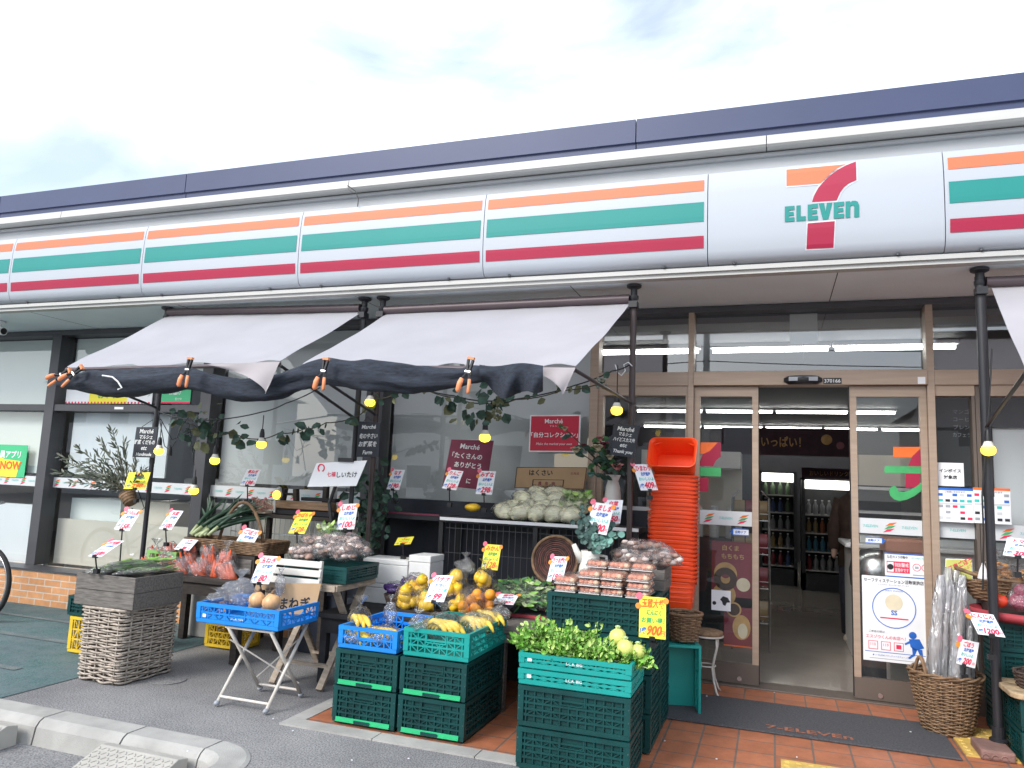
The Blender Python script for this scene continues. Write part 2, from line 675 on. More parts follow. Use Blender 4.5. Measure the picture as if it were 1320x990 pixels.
M['card_red'] = mat('card_red', (0.56, 0.018, 0.05), 0.35, 0.05, 3)
M['card_maroon'] = mat('card_maroon', (0.17, 0.02, 0.05), 0.6, 0.15, 8)
M['card_green'] = mat('card_green', (0.06, 0.50, 0.22), 0.5, 0.05, 3)
M['card_pink'] = mat('card_pink', (0.70, 0.16, 0.20), 0.5, 0.05, 3)
M['film_band'] = glass_mat('film_band', (0.9, 0.9, 0.9), 1.3)
M['band_white'] = mat('band_white', (0.62, 0.64, 0.65), 0.5, 0.03, 2)
M['chrome'] = mat('chrome', (0.6, 0.6, 0.6), 0.25, 0.05, 3, metal=1.0)
M['skin'] = mat('skin', (0.5, 0.32, 0.24), 0.5, 0.05, 6)
M['coat_brown'] = mat('coat_brown', (0.06, 0.035, 0.025), 0.85, 0.2, 20)
M['trousers'] = mat('trousers', (0.02, 0.022, 0.035), 0.85, 0.2, 20)
M['hair'] = mat('hair', (0.012, 0.01, 0.009), 0.5, 0.3, 40)
M['shoe'] = mat('shoe', (0.42, 0.36, 0.29), 0.6)
M['roof_tile'] = mat('roof_tile', (0.10, 0.10, 0.11), 0.7, 0.2, 5)
M['house_wall'] = mat('house_wall', (0.74, 0.71, 0.66), 0.8, 0.06, 1)
M['house_wall_grey'] = mat('house_wall_grey', (0.66, 0.68, 0.70), 0.8, 0.06, 1)
M['dark_glass'] = mat('dark_glass', (0.02, 0.025, 0.03), 0.1)
M['car_paint'] = mat('car_paint', (0.75, 0.76, 0.77), 0.25, 0.02, 1)
M['rubber'] = mat('rubber', (0.02, 0.02, 0.02), 0.8, 0.2, 20)

# ------------------------------------------------------------------ sky and sun
w = bpy.data.worlds.new('World')
SC.world = w
w.use_nodes = True
nt = w.node_tree
L = nt.links.new
bg = nt.nodes['Background']
SUN_EL, SUN_AZ = radians(38), radians(207)          # compass: 0 = +y, clockwise seen from above
sky = nn(nt, 'ShaderNodeTexSky', sky_type='NISHITA')
sky.sun_disc = False
sky.sun_elevation = SUN_EL
sky.sun_rotation = SUN_AZ
sky.dust_density = 2.0
tc = nn(nt, 'ShaderNodeTexCoord')
mp = nn(nt, 'ShaderNodeMapping')
mp.inputs['Scale'].default_value = (1.0, 1.0, 2.6)
L(tc.outputs['Generated'], mp.inputs[0])
n1 = nn(nt, 'ShaderNodeTexNoise')
n1.inputs['Scale'].default_value = 2.4
n1.inputs['Detail'].default_value = 7
n1.inputs['Roughness'].default_value = 0.52
n1.inputs['Distortion'].default_value = 0.5
L(mp.outputs[0], n1.inputs['Vector'])
cov = ramp(nt, n1.outputs[0], [(0.36, (0.27,)*3), (0.55, (0.68,)*3), (0.72, (1, 1, 1))])
n2 = nn(nt, 'ShaderNodeTexNoise')
n2.inputs['Scale'].default_value = 4.5
n2.inputs['Detail'].default_value = 8
L(mp.outputs[0], n2.inputs['Vector'])
cl = ramp(nt, n2.outputs[0], [(0.3, (7.3, 8.2, 9.4)), (0.7, (9.2, 9.7, 10.2))])
mx = nn(nt, 'ShaderNodeMix', data_type='RGBA')
L(cov.outputs[0], mx.inputs[0])
L(sky.outputs[0], mx.inputs[6])
L(cl.outputs[0], mx.inputs[7])
L(mx.outputs[2], bg.inputs[0])
bg.inputs[1].default_value = 0.10

sl = bpy.data.lights.new('sun', 'SUN')
sl.energy = 1.25
sl.angle = radians(22)
sl.color = (1.0, 0.985, 0.965)
so = bpy.data.objects.new('sun', sl)
COL.objects.link(so)
sd = V((sin(SUN_AZ)*cos(SUN_EL), cos(SUN_AZ)*cos(SUN_EL), sin(SUN_EL)))
so.rotation_euler = sd.to_track_quat('Z', 'Y').to_euler()
so.location = (-8, -12, 20)

SC.view_settings.view_transform = 'Standard'
SC.view_settings.look = 'None'
SC.view_settings.exposure = 1.20
SC.view_settings.gamma = 1
SC.render.engine = 'CYCLES'
SC.cycles.use_denoising = True
SC.cycles.max_bounces = 8
SC.cycles.transparent_max_bounces = 16
SC.cycles.sample_clamp_indirect = 6
SC.cycles.caustics_reflective = False
SC.cycles.caustics_refractive = False

# ------------------------------------------------------------------ ground
b = MB(); b.box((-300, -300, -0.5), (300, 300, -0.12), 'asphalt_lot')
structure(b.build('parking_lot'))
# walkway in front of the shop: polygon with a rounded corner at the kerb end
KX, KY, KR = -2.40, -2.49, 0.34
arc = [(KX-KR+KR*sin(a), KY-KR+KR*cos(a)) for a in [radians(t) for t in range(0, 91, 10)]]
poly = [(-40, KY)] + arc + [(KX, -9), (40, -9), (40, 0.5), (-40, 0.5)]
b = MB(); b.ext([(x, y) for x, y in reversed(poly)], 0.115, 'asphalt', Matrix.Translation((0, 0, -0.115)))
structure(b.build('walkway'))
b = MB(); b.ext([(-4.40, -2.50), (-4.40, -0.2), (-14, -0.2), (-14, -2.50)], 0.0, 'asphalt_green', Matrix.Translation((0, 0, 0.004)))
structure(b.build('green_pavement'))
b = MB()
for y0, y1, xa, xb in ((-1.30, -1.22, -9.0, -4.42), (-2.02, -1.95, -9.0, -4.9), (-0.72, -0.66, -9, -5.2)):
    b.ext([(xb, y0), (xb, y1), (xa, y1+0.05), (xa, y0+0.05)], 0.0, 'worn_white', Matrix.Translation((0, 0, 0.008)))
structure(b.build('pavement_markings'))
# kerb with joints
b = MB()
kw, prof = 0.32, [(0.0, -0.14), (0.0, 0.004), (0.02, 0.010), (0.15, 0.010), (0.175, -0.004), (0.195, -0.03), (0.215, -0.14)]
def kerb_run(pts):
    vs = []
    for (x, y, nx, ny) in pts:
        vs += [(x+nx*o, y+ny*o, z) for o, z in prof]
    k = len(prof)
    fs = [(i*k+j, (i+1)*k+j, (i+1)*k+j+1, i*k+j+1) for i in range(len(pts)-1) for j in range(k-1)]
    fs += [tuple(range(k)), tuple(range(len(vs)-1, len(vs)-k-1, -1))]
    b.add(vs, fs, 'concrete')
x = -20.05
while x < -3.5:
    x1 = min(x+0.6, KX-KR)
    if x1 > KX-KR-0.25:
        x1 = KX-KR
    kerb_run([(x+0.006, KY, 0, -1), (x1-0.006, KY, 0, -1)])
    x = x1
if x < KX-KR-0.02:
    kerb_run([(x+0.006, KY, 0, -1), (KX-KR-0.006, KY, 0, -1)])
kerb_run([(KX-KR+KR*sin(a)+0.0, KY-KR+KR*cos(a), -sin(a), -cos(a)) for a in [radians(t) for t in range(1, 90, 8)]])
for i in range(8):
    y = KY-KR-0.6*i
    kerb_run([(KX, y-0.006, -1, 0), (KX, y-0.594, -1, 0)])
structure(b.build('kerb'))
# terracotta apron with a concrete edging
b = MB(); b.ext([(6, -2.03), (6, 0.06), (-2.56, 0.06), (-2.56, -2.03)][::-1], 0.0, 'terracotta', Matrix.Translation((0, 0, 0.006)))
structure(b.build('tiled_floor'))
b = MB()
x = -2.66
while x < 6:
    b.box((x+0.002, -2.14, -0.05), (x+0.596, -2.03, 0.010), 'concrete')
    x += 0.6
b.box((-2.66, -2.026, -0.05), (-2.56, 0.0, 0.010), 'concrete')
structure(b.build('pavement_edging'))

t = thing('tactile_paving', 'yellow studded tactile slab in the tiles below the orange lettering of the mat', 'tactile paving', (0.33, -1.62, 0.01), 'yellow tactile slabs')
b = MB()
b.box((-0.30, -0.15, -0.004), (0.30, 0.15, 0.006), 'tactile')
st = MB()
for i in range(10):
    for j in range(5):
        st.lathe([(0.017, 0), (0.014, 0.005), (0.009, 0.006)], 'tactile', 8, Matrix.Translation((-0.27+0.06*i, -0.12+0.06*j, 0.005)))
b.build('slab', t); st.build('stud_pattern', t)
t2 = dup(t, (1.16, -0.62, 0.01), radians(90), 'worn yellow tactile slab beside the wicker basket of long wrapped roots')

door_mat = thing('door_mat', 'grey entrance mat with orange lettering in front of the doors', 'mat', (0.15, -0.7, 0.01))
b = MB()
b.box((-0.84, -0.33, -0.002), (0.82, 0.33, 0.010), 'mat_grey'); b.build('mat_pad', door_mat, bevel=0.004)
b = MB(); b.text('7-ELEVEn', frame((0.04, -0.235, 0.0125), (1, 0, 0), (0, 1, 0)), 0.10, 'mat_print', off=0.02, xs=1.25); b.build('mat_lettering', door_mat)

for k, (cx, cy, lb) in enumerate(((-3.02, -2.885, 'chequered steel kerb ramp lying in front of the nearer kerb stones'), (-4.17, -2.90, 'chequered steel kerb ramp at the left edge of the photo'))):
    t = thing('kerb_ramp', lb, 'kerb ramp', (cx, cy, -0.12), 'steel ramps along the kerb')
    b = MB()
    T = Matrix()
    wx = 0.25
    b.ext([(-0.17, 0), (0.165, 0), (0.165, 0.105), (0.10, 0.118), (-0.17, 0.02)], 2*wx, 'plate_steel', Matrix(((0, 0, 1, -wx), (1, 0, 0, 0), (0, 1, 0, 0), (0, 0, 0, 1))))
    b.build('ramp_body', t, bevel=0.004)
    s = MB()
    for i in range(17):
        for j in range(9):
            u = -0.15+0.028*j
            z = 0.02+(u+0.17)/0.27*0.098
            a = radians(45 if (i+j) % 2 else -45)
            T = Matrix.Translation((-0.232+0.029*i, u, z+0.001)) @ Matrix.Rotation(radians(20), 4, 'X') @ Matrix.Rotation(a, 4, 'Z')
            s.box((-0.011, -0.003, -0.001), (0.011, 0.003, 0.003), 'plate_steel', T)
    s.build('tread_pattern', t)

# ------------------------------------------------------------------ the shop building
store = thing('convenience_store', 'low convenience store with striped sign band, navy parapet and sliding glass doors', 'shop', (0, 0, 0))
XL, XR = -14.5, 6.2
SZ = 2.855
# parapet in lengths with seams
seams = [XL, -10.7, -7.55, P(240, 230, -0.7).x, P(820, 156, -0.7).x, 2.6, XR]
for a, c in zip(seams, seams[1:]):
    b = MB()
    b.ext([(-0.70, 3.955), (-0.70, 4.135), (-0.60, 4.140), (-0.60, 3.90), (-0.682, 3.90), (-0.682, 3.952)], c-a-0.008, 'navy', Matrix(((0, 0, 1, a+0.004), (1, 0, 0, 0), (0, 1, 0, 0), (0, 0, 0, 1))))
    b.build('roof_parapet', store)
b = MB(); b.box((XL, -0.598, 3.86), (XR, 11.2, 4.05), 'fascia_grey'); b.build('roof', store)
# gutter
gx = [XL, -6.4, P(450, 240, -0.9).x, P(988, 178, -0.9).x, 3.4, XR]
for a, c in zip(gx, gx[1:]):
    b = MB()
    b.ext([(-0.90, 3.722), (-0.915, 3.735), (-0.905, 3.80), (-0.88, 3.812), (-0.66, 3.85), (-0.66, 3.722)], c-a-0.006, 'cream', Matrix(((0, 0, 1, a+0.003), (1, 0, 0, 0), (0, 1, 0, 0), (0, 0, 0, 1))))
    b.build('gutter', store)
b = MB(); b.box((XL, -0.80, 3.50), (XR, -0.70, 3.72), 'fascia_grey'); b.box((XL, -0.83, 3.69), (XR, -0.80, 3.712), 'fascia_grey'); b.build('fascia', store)
b = MB(); b.box((XL, -0.88, SZ), (XR, -0.80, 2.915), 'cream'); b.box((XL, -0.90, 2.882), (XR, -0.882, 2.912), 'cream'); b.build('canopy_edge', store)
b = MB(); b.box((XL, -0.798, SZ+0.005), (XR, 0.10, 2.95), 'soffit')
for xx in (-8.6, -6.8, -5.0, -3.2, -1.4, 0.4, 2.2):
    b.box((xx-0.003, -0.79, SZ+0.0035), (xx+0.003, 0.0, SZ+0.0045), 'frame_dark')
b.build('soffit', store)

SP = [(-0.80, 3.572), (-0.90, 3.570), (-0.935, 3.553), (-0.952, 3.50), (-0.962, 3.40), (-0.966, 3.25), (-0.962, 3.10), (-0.950, 3.0), (-0.935, 2.955), (-0.905, 2.928), (-0.82, 2.922)]
def sp_y(z):
    for (y0, z0), (y1, z1) in zip(SP, SP[1:]):
        if z0 >= z >= z1 and z0 != z1:
            t = (z0-z)/(z0-z1)
            return y0+(y1-y0)*t
    return -0.95
def band(b, x0, x1, z0, z1, m, off=0.003, n=4):
    zs = [z0+(z1-z0)*i/n for i in range(n+1)]
    b.grid(lambda u, v: (x0+(x1-x0)*u, sp_y(z0+(z1-z0)*v)-off, z0+(z1-z0)*v), 1, n, m)
px = [-13.5, -11.78, -10.15, -8.52, -6.90, -5.28, -3.645, -2.03, -0.412, 0.992, 2.62, 4.24, 5.86]
for a, c in zip(px, px[1:]):
    b = MB()
    x0, x1 = a+0.0028, c-0.0028
    n = len(SP)
    vs = [(x, y, z) for x in (x0, x1) for y, z in SP]
    fs = [(i, i+1, n+i+1, n+i) for i in range(n-1)] + [tuple(range(n-1, -1, -1)), tuple(range(n, 2*n))]
    b.add(vs, fs, 'sign_white')
    sp = b.build('sign_panel', store, smooth=True, auto=True)
    for pxx in (0.12, 0.82):
        q = MB(); q.cyl((x0+(x1-x0)*pxx, -0.905, 2.918), (x0+(x1-x0)*pxx, -0.905, 2.929), 0.012, None, 'frame_dark', 8); q.build('drain_cap', sp)
    if a < -0.5 or a > 0.5:
        for z0, z1, m in ((3.427, 3.505, 'sign_orange'), (3.208, 3.346, 'sign_green'), (3.026, 3.110, 'sign_red')):
            q = MB(); band(q, x0+0.022, x1-0.022, z0, z1, m); q.build('stripe', sp)
    else:
        # numeral and lettering, laid on the panel face
        def LP(u, v, off):          # photo pixels -> panel face
            p = P(u, v, -0.963)
            return (p.x, sp_y(p.z)-off, p.z)
        def face(pts, m, off):          # cut into level strips so the polygon follows the bulge of the panel
            q = MB()
            w3 = [P(840+u/2.75, 90+v/2.75, -0.963) for u, v in pts]
            w2 = [(p.x, p.z) for p in w3]
            cuts = [2.9+0.035*i for i in range(22)]
            for z0, z1 in zip(cuts, cuts[1:]):
                poly_ = w2
                for lim, sg in ((z0, 1), (z1, -1)):
                    out = []
                    for i in range(len(poly_)):
                        (xa, za), (xb, zb) = poly_[i-1], poly_[i]
                        ia, ib = (za-lim)*sg >= 0, (zb-lim)*sg >= 0
                        if ia != ib:
                            t_ = (lim-za)/(zb-za)
                            out.append((xa+(xb-xa)*t_, lim))
                        if ib:
                            out.append((xb, zb))
                    poly_ = out
                    if not poly_:
                        break
                if len(poly_) >= 3:
                    q.add([(x, sp_y(z)-off, z) for x, z in poly_], [tuple(range(len(poly_)))], m)
            return q
        red_top = [(568, 470), (575, 448), (590, 420), (608, 398), (632, 374), (660, 353), (690, 335), (725, 320), (726, 391), (700, 403), (682, 417), (668, 436), (656, 464)]
        # white keyline around, then colours
        oran = [(478, 350), (688, 331), (660, 346), (632, 367), (600, 402), (478, 412)]
        stem = [(553, 545), (649, 537), (645, 628), (549, 633)]
        face(oran, 'sign_orange', 0.004).build('numeral_bar', sp)
        face(red_top[::-1], 'sign_red', 0.004).build('numeral_hook', sp)
        face(stem[::-1], 'sign_red', 0.004).build('numeral_stem', sp)
        q = MB()
        def glyph(pts, u0, u1, v0a, v0b, v1a, v1b):
            out = []
            for x, y in pts:
                u = u0+(u1-u0)*x
                top = v0a+(v0b-v0a)*(u-472)/263
                bot = v1a+(v1b-v1a)*(u-472)/263
                out.append(LP(840+u/2.75, 90+(bot+(top-bot)*y)/2.75, 0.005))
            return out
        E_ = [(0, 0), (1, 0), (1, .26), (.42, .26), (.42, .38), (.92, .38), (.92, .62), (.42, .62), (.42, .74), (1, .74), (1, 1), (0, 1)]
        L_ = [(0, 0), (1, 0), (1, .28), (.45, .28), (.45, 1), (0, 1)]
        V_ = [(.30, 0), (.70, 0), (1, 1), (.60, 1), (.50, .42), (.40, 1), (0, 1)]
        N_ = [(0, 0), (.34, 0), (.34, .62), (.42, .74), (.58, .74), (.64, .62), (.64, 0), (1, 0), (1, .72), (.9, .92), (.72, 1), (.48, 1), (.34, .9), (.34, 1), (0, 1)]
        for gph, u0, u1 in ((E_, 472, 506), (L_, 513, 546), (E_, 553, 589), (V_, 592, 640), (E_, 645, 682), (N_, 687, 735)):
            pts = glyph(gph, u0, u1, 486, 464, 540, 522)
            q.add(pts, [tuple(range(len(pts)))], 'sign_green')
        q.build('lettering', sp)
        # thin grey keyline behind the numeral
        k = MB()
        for poly_, g in ((oran, 1.0), (red_top, 1.0), (stem, 1.0)):
            cx = sum(p[0] for p in poly_)/len(poly_); cy = sum(p[1] for p in poly_)/len(poly_)
            pts = []
            nq = len(poly_)
            for i, (u, v) in enumerate(poly_):
                (ua, va), (ub, vb) = poly_[i-1], poly_[(i+1) % nq]
                dx, dy = ub-ua, vb-va
                l = math.hypot(dx, dy)
                sg = 1
                # outward normal by shoelace sign
                ar = sum(poly_[j][0]*poly_[(j+1) % nq][1]-poly_[(j+1) % nq][0]*poly_[j][1] for j in range(nq))
                s_ = 1 if ar > 0 else -1
                pts.append((u+s_*dy/l*6, v-s_*dx/l*6))
            f_ = face(pts, 'keyline', 0.002)
            k.v, k.f, k.m, k.mats = k.v+f_.v, k.f+[tuple(i+len(k.v) for i in fc) for fc in f_.f], k.m+f_.m, ['keyline']
        k.build('keyline', sp)

# hanging cable from the gutter
b = MB(); b.tube([P(448, 239, -0.92), P(458, 246, -0.915), P(462, 256, -0.93), P(461, 266, -0.96)], 0.004, 'black', 5); tag(b.build('loose_cable'), 'thin loose cable hanging from the gutter above the striped sign', 'cable')

# ---- front wall: brick base, sill, frames, panes
b = MB(); b.box((XL, -0.22, -0.05), (-1.44, 0.16, 0.335), 'orange_brick'); b.build('brick_wall', store)
b = MB(); b.box((XL, -0.235, 0.335), (-1.44, 0.02, 0.352), 'frame_dark'); b.build('window_sill', store)
FY0, FY1, GY = 0.0, 0.14, 0.10
def frm(name, x0, x1, z0, z1, m, y0=FY0, y1=FY1):
    q = MB(); q.box((x0, y0, z0), (x1, y1, z1), m)
    return q.build(name, store, bevel=0.003)
def pane(x0, x1, z0, z1, m='glass', y=GY, parent=None):
    q = MB(); q.add([(x0, y, z0), (x1, y, z0), (x1, y, z1), (x0, y, z1)], [(0, 1, 2, 3)], m)
    return q.build('window_pane', parent or store)
for x0, x1 in ((-11.4, -11.2), (-9.4, -9.2), (-7.44, -7.31), (-5.36, -5.23), (-3.49, -3.32)):
    frm('window_post', x0, x1, 0.352, 2.80, 'frame_dark', -0.01, 0.16)
frm('window_header', XL, -1.42, 2.80, 2.853, 'frame_dark', -0.012, 0.16)
lefts = [(-11.2, -9.4), (-9.2, -7.44), (-7.31, -5.36), (-5.23, -3.49), (-3.32, -1.42)]
for i, (x0, x1) in enumerate(lefts):
    if i < 3:
        frm('window_transom', x0, x1, 1.975, 2.045, 'frame_dark')
        pane(x0, x1, 0.352, 1.975); pane(x0, x1, 2.045, 2.80)
    else:
        pane(x0, x1, 0.352, 2.80)
q = MB(); q.box((-6.46, -0.004, 1.997), (-6.34, -0.001, 2.022), 'white'); q.build('maker_plate', store)
# entrance
frm('door_post', -1.42, -1.35, 0.0, 2.853, 'bronze')
frm('door_post', -0.632, -0.588, 0.0, 2.853, 'bronze')
frm('door_post', 1.034, 1.082, 0.0, 2.853, 'bronze')
frm('door_post', 1.335, 1.375, 0.0, 2.226, 'bronze_dark', 0.03, 0.12)
frm('door_post', 3.5, 3.56, 0.0, 2.853, 'bronze')
frm('door_header', -1.35, -0.632, 2.226, 2.335, 'bronze', 0.004, 0.13)
hd = frm('door_header', -0.588, 1.034, 2.226, 2.335, 'bronze', -0.018, 0.13)
frm('door_header', 1.082, 3.5, 2.226, 2.335, 'bronze', 0.004, 0.13)
frm('window_header', -1.35, 3.5, 2.81, 2.853, 'frame_dark', -0.008, 0.14)
for x0, x1 in ((-1.35, -0.632), (-0.588, 1.034), (1.082, 3.5)):
    pane(x0, x1, 2.335, 2.81, 'glass_top')
frm('threshold', -0.588, 1.034, -0.02, 0.018, 'bronze_dark', -0.02, 0.2)
for x0, x1, kl, kr in ((-1.35, -0.632, 1, 1), (1.082, 1.33, 0, 1), (1.38, 3.5, 0, 0)):
    q = MB()
    q.box((x0, 0.02, 0.0), (x1, 0.11, 0.16), 'bronze_dark'); q.box((x0, 0.02, 2.15), (x1, 0.11, 2.226), 'bronze')
    if kl: q.box((x0, 0.024, 0.16), (x0+0.04, 0.11, 2.15), 'bronze')
    q.box((x1-0.02, 0.024, 0.16), (x1, 0.11, 2.15), 'bronze' if kl else 'bronze_dark')
    f = q.build('sidelight', store)
    pane(x0+0.04*kl, x1-0.02, 0.16, 2.15, 'glass_door', 0.07, f)
for x0, x1, kx in ((-0.586, -0.108, P(953, 875, 0.03)), (0.53, 1.032, P(1135, 897, 0.03))):
    q = MB()
    q.box((x0, 0.035, 0.022), (x1, 0.085, 0.165), 'bronze_dark'); q.box((x0, 0.035, 2.145), (x1, 0.085, 2.222), 'bronze')
    q.box((x0, 0.037, 0.165), (x0+0.045, 0.085, 2.145), 'bronze'); q.box((x1-0.045, 0.037, 0.165), (x1, 0.085, 2.145), 'bronze')
    dr = q.build('sliding_door', store)
    pane(x0+0.045, x1-0.045, 0.165, 2.145, 'glass_door', 0.06, dr)
    q = MB(); q.cyl((kx.x, 0.036, kx.z), (kx.x, 0.027, kx.z), 0.019, 0.017, 'chrome', 16); q.build('lock', dr)
    q = MB(); ex = x1 if x0 < 0 else x0
    q.box((ex-0.006, 0.05, 0.03), (ex+0.006, 0.075, 2.22), 'seal'); q.build('door_seal', dr)
# door sensor, number plate, sticker
p = P(1035, 490, -0.02)
q = MB(); q.lathe([(0.10, -0.03), (0.135, -0.012), (0.135, 0.012), (0.11, 0.026)], 'black', 24, Matrix.Translation((p.x, -0.02, p.z)) @ Matrix.Diagonal((1, 0.45, 1.1, 1)))
ds = q.build('door_sensor', store, smooth=True, auto=True)
q = MB(); q.box((p.x-0.10, -0.078, p.z-0.012), (p.x+0.10, -0.064, p.z+0.018), 'ink_grey'); q.build('sensor_window', ds)
p = P(1073, 491, -0.02)
q = MB(); q.box((p.x-0.062, -0.0215, p.z-0.022), (p.x+0.062, -0.018, p.z+0.022), 'black'); q.text('370166', frame((p.x, -0.0235, p.z)), 0.038, 'ink_white', off=0.01, width=0.11); q.build('number_plate', store)
p = P(1188, 490.5, -0.02)
q = MB(); q.box((p.x-0.024, -0.0205, p.z-0.024), (p.x+0.024, -0.018, p.z+0.026), 'paper'); q.build('header_sticker', store)
# outer shell
q = MB(); q.box((XL, 0.3, -0.1), (XL+0.2, 11.0, 3.85), 'house_wall'); q.box((XR-0.2, 0.2, -0.1), (XR, 11.0, 3.85), 'house_wall'); q.box((XL, 11.0, -0.1), (XR, 11.2, 3.85), 'house_wall')
q.box((3.56, -0.0, -0.05), (XR, 0.2, 2.853), 'house_wall'); q.box((XL, 0.0, 0.352), (-11.4, 0.2, 2.80), 'house_wall')
q.box((XL+0.2, 0.145, 2.87), (XR-0.2, 0.2, 3.85), 'house_wall')
q.build('wall', store)

# ---- inside
b = MB(); b.box((XL+0.2, 0.17, -0.03), (XR-0.2, 11.0, 0.015), 'shop_floor'); structure(b.build('shop_floor'))
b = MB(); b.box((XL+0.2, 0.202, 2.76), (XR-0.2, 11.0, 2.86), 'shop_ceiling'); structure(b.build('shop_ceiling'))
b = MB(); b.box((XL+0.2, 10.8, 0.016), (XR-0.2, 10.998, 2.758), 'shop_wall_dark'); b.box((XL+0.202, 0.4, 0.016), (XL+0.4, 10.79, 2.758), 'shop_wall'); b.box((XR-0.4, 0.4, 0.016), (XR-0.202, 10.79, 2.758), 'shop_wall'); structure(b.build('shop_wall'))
def light(x0, x1, y, lb):
    t = thing('ceiling_light', lb, 'ceiling light', ((x0+x1)/2, y, 2.72), 'fluorescent ceiling lights in the shop')
    h = (x1-x0)/2
    q = MB(); q.box((-h, -0.05, 0.005), (h, 0.05, 0.038), 'white'); q.build('housing', t)
    q = MB(); q.cyl((-h+0.02, 0, -0.018), (h-0.02, 0, -0.018), 0.018, None, 'tube_light', 8); q.build('tube', t)
for x0, x1, y, lb in ((-1.62, -0.64, 1.13, 'fluorescent tube seen through the glass above the red basket stack'), (-0.55, 0.48, 1.13, 'fluorescent tube seen in the glass left of the white reflection panel'), (0.50, 1.47, 1.13, 'fluorescent tube crossing the right door post behind the upper glass'),
                      (-2.2, -1.1, 6.7, 'lit tube behind the chalkboard of the right awning pole, upper row'), (-1.06, 0.0, 6.7, 'lit tube over the left sliding door, upper of the two rows'), (0.03, 1.10, 6.7, 'lit tube at the top of the open doorway, upper row'), (1.14, 1.77, 6.7, 'short lit tube at the top of the right sliding door glass'),
                      (-2.6, -1.4, 9.9, 'lit tube behind the chalkboard of the right awning pole, lower row'), (-1.36, -0.2, 9.9, 'lit tube behind the left sliding door, lower row'), (-0.16, 0.9, 9.9, 'lit tube over the dark banner in the doorway, lower row'), (0.94, 1.9, 9.9, 'lit tube just left of the right door frame, lower row'), (1.95, 2.75, 9.9, 'lit tube in the right sliding door glass, lower row'),
                      (-5.2, -4.0, 2.6, 'fluorescent tube behind the third window from the left'), (-7.2, -6.0, 2.6, 'fluorescent tube behind the second window from the left')):
    light(x0, x1, y, lb)
M['banner_dark'] = mat('banner_dark', (0.055, 0.02, 0.032), 0.7)
M['case_dark'] = mat('case_dark', (0.03, 0.032, 0.036), 0.5)
M['poster_wine'] = mat('poster_wine', (0.22, 0.03, 0.05), 0.4, 0.15, 3)
M['donut'] = mat('donut', (0.55, 0.33, 0.12), 0.6, 0.2, 14)
M['choc'] = mat('choc', (0.05, 0.022, 0.012), 0.4, 0.2, 14)
M['cream_food'] = mat('cream_food', (0.75, 0.66, 0.48), 0.6, 0.1, 10)
M['copper'] = mat('copper', (0.42, 0.20, 0.14), 0.45, 0.15, 4)

# ---- frosted logo band on the glazing
def glass_band(x0, x1, y, off, par=store):
    q = MB(); q.box((x0, y-0.002, 1.160), (x1, y-0.0005, 1.268), 'band_white')
    o = q.build('glass_band', par)
    q = MB(); tq = MB()
    n = int((x1-x0)/0.25)+2
    for i in range(n):
        cx = math.floor(x0/0.25)*0.25 + 0.25*i + off
        if x0+0.05 < cx < x1-0.05:
            for dz, m in ((0.022, 'ink_orange'), (0.0, 'ink_green'), (-0.022, 'ink_red')):
                a = [(-0.045, -0.022), (0.012, -0.010), (0.045, 0.012), (-0.012, 0.004)]
                q.add([(cx+u*0.85+dz*0.35, y-0.004, 1.214+v*0.9+dz) for u, v in a], [(0, 1, 2, 3)], m)
        cx += 0.125
        if x0+0.05 < cx < x1-0.05:
            tq.text('7-ELEVEN', frame((cx, y-0.004, 1.214)), 0.026, 'ink_teal', xs=0.9)
    if q.v: q.build('stripe_emblem', o)
    if tq.v: tq.build('band_lettering', o)
for i, (x0, x1) in enumerate(lefts[:4]):
    glass_band(x0+0.002, x1-0.002, GY-0.001, 0.0)
glass_band(-1.308, -0.684, 0.068, 0.05)
glass_band(-0.539, -0.155, 0.058, 0.03)
glass_band(0.577, 0.985, 0.058, 0.03)
glass_band(1.084, 1.308, 0.068, 0.08)
glass_band(1.382, 3.478, 0.068, 0.0)

